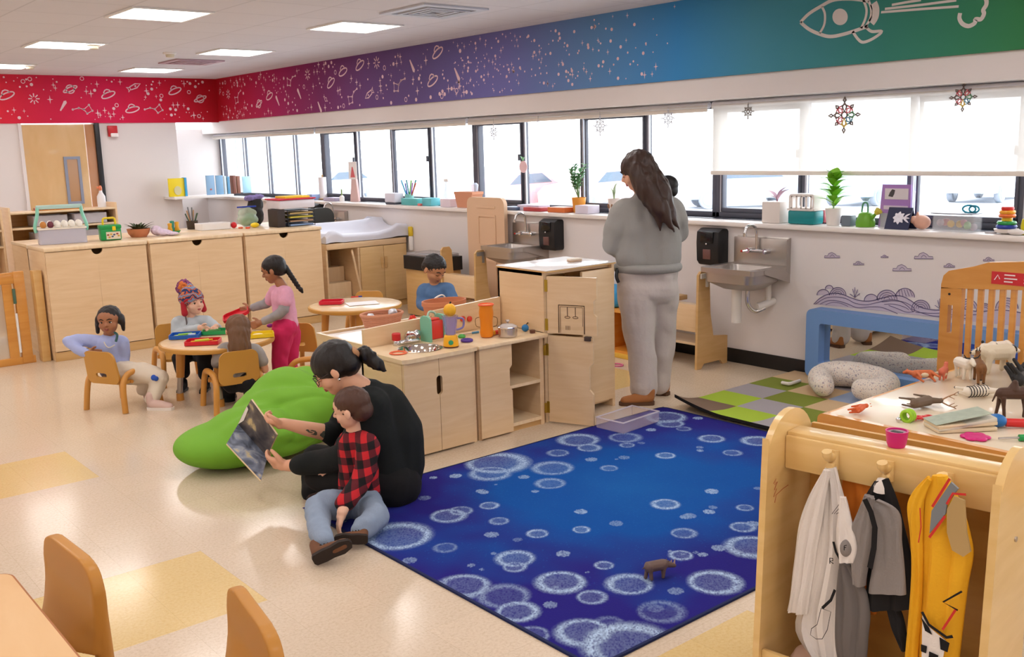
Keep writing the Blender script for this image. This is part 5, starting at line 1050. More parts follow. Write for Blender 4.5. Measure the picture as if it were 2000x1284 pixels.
t.hair([((0,-.1,.15),(.43,.49,.43)),((0,-.2,-.1),.42,(-.02,-.35,-.6),.4),((-.25,-.12,.0),.3,(-.4,-.2,-.6),.32),((-.4,-.2,-.6),.32,(-.42,-.32,-1.2),.24),((-.42,-.3,-1.1),.22,(-.42,-.18,-1.75),.025),((-.4,-.4,-1.1),.22,(-.42,-.52,-1.95),.025),((-.1,-.42,-.7),.36,(-.2,-.5,-1.3),.22),((-.15,-.5,-1.2),.2,(-.22,-.64,-1.95),.025),((.16,-.42,-.8),.22,(.02,-.5,-1.7),.03),((.26,-.15,.0),.2,(.34,-.2,-.6),.16)],H_brown,vox=.008,disp=strand(.009,40))
M_gsw=mat('grey_sweat','#979591',.9,bump=.55,bscale=9); M_gtr=mat('oatmeal_sweat','#c3b9b3',.9,bump=.6,bscale=8)
tb=t.build('teacher in grey sweatshirt standing with back turned and holding a baby',S_light,{'sweater':(M_gsw,'sweater',.017,7),'trousers':(M_gtr,'trousers',.015,7)},.006,.01)
fuse('hem_band',MB().tube([V((t.p((1265,514,0)).x,t.p((1265,514,0)).y,.865))+RH*(.188*math.cos(k*PI/18))+FH*(.135*math.sin(k*PI/18)) for k in range(36)],.03,12,closed=True),M_gsw,.008,3,tb)
bm1=mat('boot_suede','#a56a3c',.85); bs=mat('boot_sole','#5a3c26',.8)
a=at(1272,783,6.08); a.z=0; b_=a+LEFT*.19-FH*.06; shoe(tb,b_+RH*.20,b_-RH*.02,UP,.1,bm1,bs,'boot',.4)
c=at(1297,768,6.25); c.z=0; shoe(tb,c+RH*.03-FH*.02,c+LEFT*.15+FH*.1,UP,.1,bm1,bs,'boot',.4)
MB().tube(smoothpath([t.T(.145,.42,.0)+t.hR@V((.05*t.hH*math.cos(k*.7),0,.06*t.hH*math.sin(k*.7))) for k in range(10)],2),.0015,6).build('glasses',M_black,tb)
MB().tube(smoothpath([at(1206,525,6.05),at(1204,540,6.03),at(1208,552,6.03)],4),.011,8).build('lanyard',M_black,tb)
# baby
bf=Fig(6.38); bf.head((1300,368,0),.15,(FH*.4+LEFT*.9),(0,0,1)); bf.bare([((1302,385,0),.035),((1301,395,0),.04)])
bf.cloth('romper',[((1300,402,.02),.075),((1296,440,.05),.085)]); bf.cloth('romper',[((1290,405,.0),.035),((1278,425,-.05),.03)]); bf.cloth('romper',[((1312,408,.05),.03),((1300,425,.12),.028)]); bf.cloth('romper',[((1295,450,.05),.06),((1280,475,.06),.045)]); bf.cloth('romper',[((1303,450,.08),.06),((1295,478,.1),.045)])
bf.hand((1277,427,-.05),LEFT,UP,.06,.5); bf.hand((1299,427,.12),LEFT,UP,.06,.5)
bf.hair([((0,-.08,.15),(.43,.48,.42)),((0,-.25,-.1),(.36,.3,.3))],H_dark)
bf.build('dark haired baby held at the shoulder of the standing teacher',S_brown,{'romper':(mat('romper_white','#d9d4cf',.9),'romper',.005,14)})
# ---------------------------------------------------------------- woman reading on the floor
w=Fig(4.46)
w.head((652,722,-.02),.225,(LEFT*.82-UP*.52-FH*.08),(UP*.85+LEFT*.5),child=False,brow='#1d1210',closed=True)
w.bare([((678,742,-.01),.055),((718,768,.02),.06)])
w.cloth('sweater',[((703,756,.015),.06),((712,764,.02),.066),((722,775,.03),.08)])
w.cloth('sweater',[((722,775,.03),.09),((748,800,.03),.125),((768,850,.02),.145),((768,905,.02),.15),((765,945,.02),.14)])
w.cloth('sweater',[((725,790,-.08),.09),((735,850,-.08),.11),((750,920,-.06),.12)]); w.cloth('sweater',[((722,782,.16),.08),((740,850,.14),.1),((755,920,.12),.12)])
w.cloth('sweater',[((724,792,-.12),.075),((700,850,-.16),.07),((672,893,-.16),.066),((625,903,-.1),.058),((585,908,-.06),.052)])
w.cloth('sweater',[((705,785,.18),.075),((672,825,.2),.068),((655,852,.16),.06),((642,846,.12),.052)])
w.bare([((660,852,.15),.044),((640,846,.12),.042),((600,838,.08),.036),((562,829,.06),.027),((552,827,.06),.026)])
w.hand((556,829,.06),(LEFT*1+UP*.1+FH*.15),(UP*.5-FH*.9),.14,.85,.02)
w.bare([((590,908,-.06),.036),((560,910,-.02),.027)])
w.hand((560,910,-.02),(LEFT*1+UP*.12+FH*.35),(UP*.8-FH*.7),.15,.5,.02)
w.cloth('trousers',[((765,945,-.08),.12),((700,935,-.12),.1),((625,930,-.02),.078)]); w.cloth('trousers',[((760,940,.12),.12),((690,915,.2),.1),((618,900,.26),.08)])
w.cloth('trousers',[((625,930,-.02),.075),((650,955,.02),.06),((690,968,.1),.05)]); w.cloth('trousers',[((615,905,.26),.075),((612,935,.12),.062),((612,962,.02),.052)])
w.cloth('trousers',[((770,945,-.05),.13),((772,945,.12),.13)])
w.hair([((0,-.1,.16),(.425,.49,.42)),((0,-.3,-.05),(.36,.3,.28)),((0,-.1,.0),(.41,.3,.25))],H_dark,disp=strand(.003,60))
w.hair([((0,-.60,-.02),.1,(0,-.72,-.1),.17),((0,-.72,-.1),.17,(.03,-.78,-.42),.13),((.03,-.78,-.42),.13,(.04,-.84,-.62),.04)],H_dark,'ponytail',disp=strand(.012,60))
M_blk=mat('black_knit','#0f1414',.95,bump=.15,bscale=200); M_blt=mat('black_trouser','#0d0d0f',.9)
wb=w.build('woman in black sweater sitting on the floor and reading a picture book aloud',S_light,{'sweater':(M_blk,'sweater',.008,8),'trousers':(M_blt,'trousers',.008,8)},.0055,.009)
MB().tube([w.T(.07*math.cos(k*PI/5),-.57+.03*math.sin(k*PI/5),.04+.07*math.sin(k*PI/5)) for k in range(10)],.018,10,closed=True).build('scrunchie',mat('scrunchie_tan','#b98a63',.8),wb)
g=MB()
for q in (-1,1): g.tube([w.T(q*.16+.13*math.cos(k*PI/8),.43-.03*abs(math.cos(k*PI/8)),-.0+.1*math.sin(k*PI/8)) for k in range(16)],.0022,6,closed=True); g.tube([w.T(q*.29,.40,.02),w.T(q*.39,-.02,.03)],.0018,6)
g.tube([w.T(-.03,.44,.02),w.T(.03,.44,.02)],.002,6); g.build('glasses',mat('glasses_frame','#3b2a2e',.3),wb)
MB().ball(w.T(-.42,-.05,-.19),.007,10,8).build('earring',M_chrome,wb); 
mb=MB()
for (x,y,r1,r2) in ((648,842,.03,.035),(622,840,.012,.01),(612,838,.014,.007),(630,845,.01,.012),(605,834,.008,.006)):
    pass
fo0,fo1=w.p((655,850,.14)),w.p((585,835,.075)); ax=(fo1-fo0).normalized(); vv=ax.cross(FH).normalized()
TM_=mat('tattoo_ink','#4f5247',.7); R=frame(ax,-FH)
mbt=MB()
for s_,u_,a_,b_ in ((.22,.0,.021,.024),(.47,.006,.009,.012),(.55,-.008,.016,.004),(.62,.004,.014,.004),(.7,-.003,.01,.006),(.52,.014,.011,.003)):
    c=fo0.lerp(fo1,s_); rr_=.0452-.008*s_
    def fpt(da,db,lift=.0012): 
        th=db/rr_; return c+ax*da+(-FH*math.cos(th)+vv*math.sin(th))*(rr_+lift)
    n=14; P=[fpt(a_*math.cos(2*PI*k/n)*(1+.2*math.sin(k*2.3)),u_+b_*math.sin(2*PI*k/n)) for k in range(n)]; mbt.add([fpt(0,u_)]+P,[(0,k+1,(k+1)%n+1) for k in range(n)])
for k_,v_ in enumerate(mbt.v):
    ok,lo_,no_,_i=wb.closest_point_on_mesh(v_-FH*.02+UP*.008); mbt.v[k_]=lo_+no_*.0014
mbt.build('tattoo',TM_,wb,fixn=False)
sh=w.p((612,970,.0)); sh.z=.0; shoe(wb,on_z(640,975,.02),on_z(600,985,.02)+V((0,0,.02)),UP,.1,mat('boot_dark_brown','#3f2a22',.8),mat('boot_sole_dark','#1d1614',.8),'boot',.5)
# the picture book, spine running away from us
bk_=thing('picture_book','open picture book with dark night pages held by the seated woman','book',at(500,860,4.5))
q=lambda x,y,d:at(x,y,4.46+d)
A0,A1=q(465,829,.22),q(522,893,.10)          # spine ends (top, bottom)
TL,TR=q(490,781,.12),q(540,850,.0)             # far page edge
BL,BR=q(443,866,.06),q(510,938,-.08)            # near page edge
def page(a,b,c,d,bul,off,sgn=1):
    nn=(b-a).cross(c-a).normalized()
    def f(u,v):
        p=a.lerp(b,u).lerp(c.lerp(d,u),v); return p+nn*(bul*math.sin(PI*min(1,v*1.15))+off)
    return f
mp_=mat('page_art','#4b4d55',.45); nt=mp_.node_tree; b=nt.nodes['Principled BSDF']; tc=nt.nodes.new('ShaderNodeTexCoord'); n1=nt.nodes.new('ShaderNodeTexNoise'); n1.inputs['Scale'].default_value=11; n1.inputs['Detail'].default_value=3; n1.inputs['Distortion'].default_value=.6; r=nt.nodes.new('ShaderNodeValToRGB'); e=r.color_ramp.elements; e[0].position=.34; e[0].color=lin('#36343a'); e[1].position=.5; e[1].color=lin('#57504e'); x_=e.new(.6); x_.color=lin('#6b6462'); x_=e.new(.68); x_.color=lin('#d0bb86')
nt.links.new(tc.outputs['Object'],n1.inputs['Vector']); nt.links.new(n1.outputs['Fac'],r.inputs[0]); nt.links.new(r.outputs[0],b.inputs['Base Color'])
mp2=mat('page_art_blue','#6c7484',.45); nt2=mp2.node_tree; b2=nt2.nodes['Principled BSDF']; tc2=nt2.nodes.new('ShaderNodeTexCoord'); n2_=nt2.nodes.new('ShaderNodeTexNoise'); n2_.inputs['Scale'].default_value=14; n2_.inputs['Detail'].default_value=3; n2_.inputs['Distortion'].default_value=.8; r2=nt2.nodes.new('ShaderNodeValToRGB'); e2=r2.color_ramp.elements; e2[0].position=.32; e2[0].color=lin('#4a4f5c'); e2[1].position=.52; e2[1].color=lin('#7d879a'); x_=e2.new(.62); x_.color=lin('#a3a9b4'); x_=e2.new(.72); x_.color=lin('#dac892')
nt2.links.new(tc2.outputs['Object'],n2_.inputs['Vector']); nt2.links.new(n2_.outputs['Fac'],r2.inputs[0]); nt2.links.new(r2.outputs[0],b2.inputs['Base Color'])
def slab(name,a,b,c,d,bul,th,m,sub=None):
    f0,f1=page(a,b,c,d,bul,0),page(a,b,c,d,bul,-th); nu,nv=8,10; mb=MB(); mb.fn(nu,nv,f0); mb.fn(nu,nv,f1)
    ed=[(i/(nu-1),0) for i in range(nu)]+[(1,j/(nv-1)) for j in range(nv)]+[(1-i/(nu-1),1) for i in range(nu)]+[(0,1-j/(nv-1)) for j in range(nv)]; k=len(ed)
    mb.add([f0(*e) for e in ed]+[f1(*e) for e in ed],[(i,(i+1)%k,k+(i+1)%k,k+i) for i in range(k)]); return mb.build(name,m,sub or bk_)
M_paper=mat('page_paper','#e6d3b3',.7)
for nm,(a,b,c,d) in (('page_far',(A0,A1,TL,TR)),('page_near',(A0,A1,BL,BR))):
    sg=1 if nm=='page_near' else -1
    nrm=(b-a).cross(c-a); 
    flip=nrm.dot(EYE-a)<0
    if flip: a,b,c,d=b,a,d,c
    slab('picture_page',a,b,c,d,.004,.0015,mp_ if sg<0 else mp2); 
    nn=(b-a).cross(c-a).normalized()*-.002; slab('page_block',a+nn,b+nn,c+nn,d+nn,.004,.006,M_paper); nn=nn*4.2; slab('cover',a+nn,b+nn,c+nn,d+nn,.004,.002,mat('cover_cream','#d9c08b',.5))
MB().add([q(465,829,.2),q(482,794,.14),q(485,800,.13),q(476,822,.17),q(465,829,.204),q(482,794,.144),q(485,800,.134),q(476,822,.174)],[(0,1,2,3),(7,6,5,4),(0,4,5,1),(1,5,6,2),(2,6,7,3),(3,7,4,0)]).build('turned_page',mat('page_white','#e9e4dc',.6),bk_)
# ---------------------------------------------------------------- boy in plaid shirt
b5=Fig(4.26)
b5.head((684,799,-.02),.176,(LEFT*.96-UP*.2+FH*.12),(UP+LEFT*.12),brow='#6b4a34',closed=True)
b5.bare([((690,828,0),.036),((694,850,0),.04)])
b5.cloth('shirt',[((697,870,0),.082),((700,915,0),.09),((703,962,0),.094)]); b5.cloth('shirt',[((682,862,.06),.05),((716,866,-.07),.052)]); b5.cloth('shirt',[((690,856,.0),.052),((700,856,0),.052)],1,False)
b5.cloth('shirt',[((718,872,-.08),.054),((714,915,-.12),.05),((700,950,-.16),.047),((672,984,-.26),.04)])
b5.cloth('shirt',[((676,868,.08),.05),((660,900,.1),.044),((648,905,.06),.036)])
b5.bare([((674,985,-.26),.026),((668,1002,-.30),.023)]); b5.hand((668,1002,-.3),(-UP*.9+LEFT*.25-FH*.25),(LEFT*.3+FH*.9),.105,.25,.2)
b5.hand((646,903,.05),(LEFT*.6-UP*.5),(UP),.1,.3)
b5.cloth('jeans',[((712,985,-.04),.085),((700,985,.06),.08)]); b5.cloth('jeans',[((690,990,.04),.075),('z',640,992,.08) and (on_z(640,985,.11),.066),(on_z(620,992,.11),.058),(on_z(622,1030,.075),.05),(on_z(632,1058,.065),.045)])
b5.cloth('jeans',[((718,985,-.04),.072),(on_z(735,1012,.07),.058),(on_z(712,1030,.065),.05),(on_z(705,1036,.06),.042)])
b5.hair([((0,-.09,.16),(.43,.48,.41)),((0,-.28,-.08),(.36,.3,.3)),((.33,-.16,.06),(.08,.14,.16)),((-.33,-.16,.06),(.08,.14,.16))],mat('hair_chestnut','#4a2c1e',.45,bump=.12,bscale=120),disp=strand(.003,90))
pl=mat('buffalo_plaid','#b3202a',.9); nt=pl.node_tree; b=nt.nodes['Principled BSDF']; L=nt.links.new; tc=nt.nodes.new('ShaderNodeTexCoord'); mp=nt.nodes.new('ShaderNodeMapping'); mp.inputs['Rotation'].default_value=(.1,.12,YAW); sp=nt.nodes.new('ShaderNodeSeparateXYZ'); L(tc.outputs['Object'],mp.inputs[0]); L(mp.outputs[0],sp.inputs[0])
def sqw(o,sc):
    m1=nt.nodes.new('ShaderNodeMath'); m1.operation='MULTIPLY'; m1.inputs[1].default_value=sc; m2=nt.nodes.new('ShaderNodeMath'); m2.operation='FRACT'; m3=nt.nodes.new('ShaderNodeMath'); m3.operation='GREATER_THAN'; m3.inputs[1].default_value=.5; L(o,m1.inputs[0]); L(m1.outputs[0],m2.inputs[0]); L(m2.outputs[0],m3.inputs[0]); return m3.outputs[0]
ad=nt.nodes.new('ShaderNodeMath'); ad.operation='ADD'; L(sqw(sp.outputs[0],17),ad.inputs[0]); L(sqw(sp.outputs[2],15),ad.inputs[1]); dv=nt.nodes.new('ShaderNodeMath'); dv.operation='MULTIPLY'; dv.inputs[1].default_value=.5; L(ad.outputs[0],dv.inputs[0]); r=nt.nodes.new('ShaderNodeValToRGB'); r.color_ramp.interpolation='CONSTANT'; e=r.color_ramp.elements; e[0].color=lin('#c5232b'); e[1].position=.25; e[1].color=lin('#5e1620'); x_=e.new(.75); x_.color=lin('#120c10'); L(dv.outputs[0],r.inputs[0]); L(r.outputs[0],b.inputs['Base Color'])
bb5=b5.build('toddler in red and black plaid shirt sitting beside the reading woman',S_fair,{'shirt':(pl,'shirt',.006,16),'jeans':(mat('light_denim','#8d9db3',.9,bump=.2,bscale=200,var=.12,vscale=30),'jeans',.006,18)},.0042,.006)
M_bt=mat('toddler_boot','#6d452b',.75); M_bso=mat('lug_sole','#2b211c',.8)
def boot(body,heel,toe,up,m,ms):
    o=shoe(body,heel,toe,up,.1,m,ms,'boot',.62); h0,t0=V(heel),V(toe); f=t0-h0; L_=f.length; R_=frame(f,up); T=lambda x,y,z:h0+R_@V((x*L_,y*L_,z*L_))
    mb=MB()
    for k in range(4): mb.tube([T(-.12,.28+.09*k,.34-.03*k),T(0,.3+.09*k,.4-.04*k),T(.12,.28+.09*k,.34-.03*k)],.004,6)
    mb.build('laces',mat('lace_dark','#1f1714',.8),o); return o
hd=-FH*.55+UP*.0
h1=on_z(612,1098,.03); boot(bb5,h1,h1+RH*.15+FH*.03+UP*.06,(FH*1.0+UP*.25+LEFT*.25),M_bt,M_bso)
h2=on_z(722,1046,.045)-FH*.05; boot(bb5,h2,h2+LEFT*.135-FH*.02+UP*.012,(FH*1.0+UP*.2),M_bt,M_bso)
# ---------------------------------------------------------------- girl in lilac shirt on the chair
g1=Fig(6.36)
g1.head((213,627,-.02),.178,(-FH*.95+RH*.05-UP*.02),(UP+LEFT*.03),brow='#1a0f0c',lip=M_lipd)
g1.bare([((213,650,0),.034),((213,662,0),.038)])
g1.cloth('shirt',[((213,675,0),.082),((215,700,0),.08),((218,718,.01),.084)]); g1.cloth('shirt',[((186,668,.0),.046),((238,668,.0),.046)])
g1.cloth('shirt',[((184,668,0),.046),((155,664,-.02),.04),((133,667,-.04),.036),((152,683,-.08),.034),((172,692,-.1),.03)]); g1.bare([((170,691,-.1),.022),((178,690,-.11),.02)]); g1.hand((176,690,-.11),(RH*1-UP*.05),(UP),.1,.35)
g1.cloth('shirt',[((239,670,0),.045),((242,695,.02),.04),((240,715,.0),.035)]); g1.hand((240,722,0),(-UP+RH*.3),(-FH),.095,.3)
g1.cloth('trousers',[((222,722,.02),.085),((240,728,.02),.085)]); g1.cloth('trousers',[((235,728,-.02),.078),((280,728,-.04),.07),((312,738,-.06),.06),((305,760,-.08),.05),((297,778,-.1),.045)])
g1.cloth('trousers',[((238,728,.08),.076),((275,735,.12),.066),((292,745,.12),.056),((280,762,.14),.045)])
g1.hair([((0,-.1,.17),(.43,.47,.40)),((.42,-.1,.0),(.12,.2,.22)),((-.42,-.1,.0),(.12,.2,.22)),((.46,-.1,-.1),.1,(.5,-.1,-.42),.07),((-.46,-.1,-.1),.1,(-.44,-.1,-.38),.07)],H_dark,disp=strand(.004,60))
g1b=g1.build('girl in lilac shirt and cream trousers turned round on a toddler chair',S_brown,{'shirt':(mat('lilac_shirt','#a9b3e0',.85,bump=.1,bscale=120),'shirt',.004,22),'trousers':(mat('cream_trouser','#e3d6c3',.9),'trousers',.006,16)},.0042,.006)
e0=at(297,790,6.24); e0.z=.0; shoe(g1b,e0-RH*.03,e0+RH*.15-FH*.03,UP,.08,mat('sneaker_pink','#d9b9ae',.7),mat('sneaker_sole','#efe4da',.6),'sneaker',.5)
e1=at(262,770,6.5); e1.z=.0; shoe(g1b,e1+RH*.06,e1+RH*.06+FH*.05+RH*.1,UP,.08,MATS['sneaker_pink'],MATS['sneaker_sole'],'sneaker',.5)
fuse('heart_patch',MB().ball(g1.p((300,738,-.125)),(.018,.012,.02)).ball(g1.p((305,740,-.125)),(.016,.012,.017)),mat('heart_blue','#2f58b8',.8),.003,3,g1b)
MB().tube(smoothpath([g1.p((203,668,-.085)),g1.p((208,677,-.09)),g1.p((215,679,-.09)),g1.p((224,674,-.088))],4),.0035,6).build('necklace',mat('bead_pale','#e8e0d2',.4),g1b)
MB().tube(smoothpath([g1.p((224,650,-.06)),g1.p((229,655,-.075)),g1.p((226,668,-.088))],4),.008,8).build('hair_beads',mat('bead_teal','#2f5a5a',.4),g1b)
# ---------------------------------------------------------------- child in knitted hat
k1=Fig(6.98)
k1.head((377,592,0),.178,(RH*.75-FH*.62+UP*.08),(UP+LEFT*.08),brow='#a9785a'); k1.bare([((373,612,0),.034),((374,622,0),.036)])
k1.cloth('shirt',[((375,640,.0),.085),((376,665,.02),.088)]); k1.cloth('shirt',[((348,630,.0),.046),((404,628,.0),.046)])
k1.cloth('shirt',[((346,632,0),.046),((345,655,-.04),.04),((372,645,-.14),.034),((388,641,-.18),.028)]); k1.cloth('shirt',[((406,630,0),.045),((425,645,-.05),.038),((424,640,-.14),.032)])
k1.bare([((387,641,-.18),.021),((393,640,-.2),.02)]); k1.hand((392,640,-.2),(RH*.9-UP*.3-FH*.2),(UP*.6+LEFT*.2),.1,.5); k1.bare([((424,640,-.14),.022),((422,638,-.17),.02)]); k1.hand((422,638,-.17),(LEFT*.5-FH*.6-UP*.5),(RH),.1,.5)
k1.cloth('trousers',[((375,680,.0),.09),((365,690,-.12),.07),((352,700,-.2),.06),((358,728,-.2),.05)]); k1.cloth('trousers',[((380,680,.0),.09),((395,690,-.14),.07),((402,700,-.24),.06),((400,730,-.22),.05)])
kb=k1.build('child in colourful knitted pompom hat and pale grey shirt at the round table',S_fair,{'shirt':(mat('pale_grey_shirt','#b7c0c6',.9),'shirt',.005,20),'trousers':(mat('black_fleece','#15151a',.95),'trousers',.006,18)},.0042,.006)
for x,y,d in ((358,738,-.22),(402,740,-.24)):
    e=at(x,y,6.98+d); e.z=0; shoe(kb,e+FH*.03,e-FH*.12,UP,.08,mat('black_fleece','#15151a'),M_black,'shoe',.4)
mh=mat('knit_hat','#c9402f',.95,bump=.6,bscale=120); nt=mh.node_tree; b=nt.nodes['Principled BSDF']; tc=nt.nodes.new('ShaderNodeTexCoord'); wv=nt.nodes.new('ShaderNodeTexWave'); wv.bands_direction='Z'; wv.inputs['Scale'].default_value=6; wv.inputs['Distortion'].default_value=9; wv.inputs['Detail Scale'].default_value=2.2; r=nt.nodes.new('ShaderNodeValToRGB'); r.color_ramp.interpolation='CONSTANT'; e=r.color_ramp.elements; e[0].color=lin('#2c3f6b'); e[1].position=.22; e[1].color=lin('#d8502f')
for p_,c_ in ((.4,'#e8b23a'),(.52,'#5b4f7a'),(.68,'#c23a45'),(.84,'#7f9bb8')): x_=e.new(p_); x_.color=lin(c_)
nt.links.new(tc.outputs['Object'],wv.inputs['Vector']); nt.links.new(wv.outputs['Color'],r.inputs[0]); nt.links.new(r.outputs[0],b.inputs['Base Color'])
T=k1.T; H_=k1.hH
def hatb(blobs,nm,m,par,disp=None):
    mb=MB()
    for q in blobs:
        if len(q)==2: mb.ball(T(*q[0]),V(q[1])*H_,22,16,R=k1.hR)
        else: capsule(mb,T(*q[0]),q[1]*H_,T(*q[2]),q[3]*H_,14)
    return fuse(nm,mb,m,.005,4,par,disp=disp)
hat=hatb([((0,-.1,.22),(.48,.53,.43)),((0,-.16,.4),.38,(-.05,-.32,.58),.26)],'knitted_hat',mh,kb,lambda p,n:.003*nz(p,70))
hatb([((.42,-.05,.05),.1,(.44,-.02,-.35),.13),((-.42,-.05,.05),.1,(-.44,-.02,-.35),.13),((.4,.1,.15),.07,(-.4,.1,.15),.07),((.0,.36,.25),.06,(.36,.18,.2),.07),((.0,.36,.25),.06,(-.36,.18,.2),.07)],'ear_flap',mat('hat_red','#b52a35',.95),hat)
hatb([((-.02,-.46,.62),(.33,.3,.33))],'pompom',mat('pompom_mix','#8d4a78',1,bump=1,bscale=60,var=.4,vscale=40),hat,lambda p,n:.014*nz(p,60))
hatb([((.12,-.34,.66),(.2,.22,.24))],'pompom_yarn',mat('pompom_orange','#dd7a3a',1,bump=1,bscale=60,var=.3,vscale=40),hat,lambda p,n:.012*nz(p,60,3))
MB().tube(smoothpath([T(.44,.0,-.42),T(.47,.05,-.75),T(.5,.0,-1.05)],5),.006,8).build('hat_cord',mat('cord_grey','#6a6160',.9),hat)
# ---------------------------------------------------------------- child in grey seen from behind
c1=Fig(6.2)
c1.head((466,645,.03),.18,(FH*.95+LEFT*.25-UP*.2),UP); c1.bare([((467,668,.02),.034),((468,680,.02),.036)])
c1.cloth('shirt',[((468,692,.03),.085),((468,720,.03),.088),((468,740,.02),.09)]); c1.cloth('shirt',[((440,682,.03),.046),((497,684,.03),.046)])
c1.cloth('shirt',[((438,684,.03),.047),((424,705,.04),.042),((426,715,.12),.036)]); c1.bare([((426,714,.12),.025),((440,705,.22),.022)]); c1.hand((440,705,.22),(FH+UP*.1),UP,.1,.4)
c1.cloth('shirt',[((499,686,.03),.047),((512,705,.04),.042)]); c1.bare([((512,702,.04),.03),((517,722,.06),.026),((505,712,.2),.022)]); c1.hand((505,712,.2),(FH+UP*.1),UP,.1,.4)
c1.cloth('trousers',[((455,745,.0),.08),((448,742,.15),.065),((446,765,.2),.05),((446,790,.2),.042)]); c1.cloth('trousers',[((480,745,.0),.08),((488,742,.15),.065),((490,765,.2),.05),((490,790,.2),.042)])
c1.hair([((0,-.09,.15),(.44,.48,.43)),((0,-.24,-.1),.4,(0,-.3,-.62),.36),((-.2,-.25,-.55),.22,(-.24,-.28,-.92),.12),((.2,-.25,-.55),.22,(.26,-.28,-.95),.12),((0,-.3,-.6),.24,(.02,-.33,-1.02),.14)],H_lb,disp=strand(.006,55))
c1b=c1.build('child with long brown hair in grey shirt seen from behind on a chair',S_light,{'shirt':(mat('grey_tee','#a09b98',.9),'shirt',.005,18),'trousers':(mat('black_fleece','#15151a'),'trousers',.006,18)},.0042,.006)
for x,y in ((448,800),(492,800)):
    e=at(x,y,6.4); e.z=0; shoe(c1b,e,e+FH*.14,UP,.08,mat('shoe_brown','#6a4a35',.8),M_black,'shoe',.4)
# ---------------------------------------------------------------- girl in pink standing
p1=Fig(6.83)
p1.head((533,528,0),.18,(LEFT*.94-UP*.32),(UP+LEFT*.1),brow='#1a0f0c',lip=M_lipd,closed=True); p1.bare([((545,550,0),.034),((552,562,0),.038)])
p1.cloth('shirt',[((552,580,0),.082),((556,610,0),.082),((558,632,.0),.09)]); p1.cloth('shirt',[((538,570,.05),.05),((558,572,-.05),.052)]); p1.cloth('shirt',[((558,574,-.06),.052),((556,590,-.09),.047)],1,False); p1.cloth('shirt',[((538,572,.06),.05),((528,586,.08),.046)],1,False)
p1.cloth('sleeve',[((558,576,-.07),.042),((554,604,-.1),.038),((548,612,-.11),.036),((516,628,-.12),.028)]); p1.cloth('sleeve',[((536,575,.07),.042),((520,594,.09),.035),((494,601,.08),.027)])
p1.bare([((518,627,-.12),.022),((508,631,-.12),.02)]); p1.hand((509,631,-.12),(LEFT*.9-UP*.25),(UP),.1,.5); p1.bare([((494,601,.08),.021),((488,603,.08),.02)]); p1.hand((489,603,.08),(LEFT*.9-UP*.2),UP,.1,.5)
p1.cloth('trousers',[((556,640,-.03),.088),((560,640,.03),.088)]); p1.cloth('trousers',[((552,650,-.05),.08),((548,690,-.05),.062),((546,720,-.05),.054),((547,742,-.05),.05)]); p1.cloth('trousers',[((565,650,.06),.08),((568,690,.06),.06),((566,718,.07),.052),((564,735,.07),.048)])
p1.hair([((0,-.1,.15),(.43,.49,.42)),((0,-.3,-.05),(.36,.28,.28)),((0,-.1,.02),(.41,.3,.25))],H_dark,disp=strand(.002,70))
p1.hair([((0,-.5-.02*k,-.05-.13*k),.115-.006*k,(0,-.53-.03*k,-.13-.13*k),.1-.006*k) for k in range(8)]+[((0,-.72,-1.08),.1,(0,-.74,-1.2),.05)],H_dark,'braid',.004,sm=1)
p1b=p1.build('girl in pink top and magenta trousers standing with a red tray',S_brown,{'shirt':(mat('pink_top','#e3a5be',.85,var=.1,vscale=60),'shirt',.004,20),'sleeve':(mat('heather_sleeve','#9a9598',.9),'sleeve',.004,24),'trousers':(mat('magenta_trouser','#d0265f',.85),'trousers',.007,14)},.0042,.006)
for x,y,d in ((545,750,-.05),(563,742,.07)):
    e=at(x,y,6.83+d); e.z=0; shoe(p1b,e+RH*.05,e+LEFT*.1,UP,.08,mat('shoe_magenta','#b02a58',.7),M_white,'shoe',.4)
# ---------------------------------------------------------------- boy in blue
y1=Fig(6.6)
y1.head((849,527,0),.178,(RH*.62-FH*.6-UP*.5),(UP+RH*.1),brow='#17100e',lip=M_lipd,closed=True); y1.bare([((848,548,.02),.034),((850,560,.02),.038)])
y1.cloth('shirt',[((851,576,.02),.082),((853,610,.02),.084),((854,630,.02),.088)]); y1.cloth('shirt',[((828,567,.03),.046),((874,565,.0),.046)])
y1.cloth('shirt',[((827,568,.03),.047),((824,595,.0),.041),((840,602,-.16),.035)]); y1.cloth('shirt',[((875,567,0),.046),((886,590,-.04),.04),((888,600,-.16),.034)])
y1.bare([((838,601,-.14),.024),((846,604,-.2),.021)]); y1.hand((846,604,-.2),(-FH*.8-UP*.4),(RH),.1,.4); y1.bare([((888,600,-.15),.024),((882,604,-.2),.021)]); y1.hand((882,604,-.2),(-FH*.7-UP*.4+LEFT*.3),(LEFT),.1,.4)
y1.cloth('trousers',[((845,645,.02),.08),((843,690,.02),.06),((843,735,.02),.05)]); y1.cloth('trousers',[((864,645,.02),.08),((866,690,.02),.06),((866,735,.02),.05)])
y1.hair([((0,-.09,.18),(.43,.48,.40)),((0,-.28,-.02),(.37,.3,.28))],H_dark,disp=lambda p,n:.004*nz(p,120))
y1b=y1.build('boy in blue shirt looking down behind the planter basket',S_tan,{'shirt':(mat('blue_shirt','#54759f',.9,var=.08,vscale=50),'shirt',.005,20),'trousers':(mat('grey_trouser','#55565c',.9),'trousers',.005,20)},.0042,.006)
fuse('shirt_print',MB().ball(y1.p((868,588,-.075)),(.014,.012,.022)),mat('print_tan','#9c8d6a',.9),.003,2,y1b)
for x in (843,866):
    e=at(x,750,6.62); e.z=0; shoe(y1b,e+FH*.03,e-FH*.12,UP,.08,M_black,M_white,'shoe',.4)
# ================================================================ small things
def cm(n,c,r=.45,**k): return mat(n,c,r,**k)
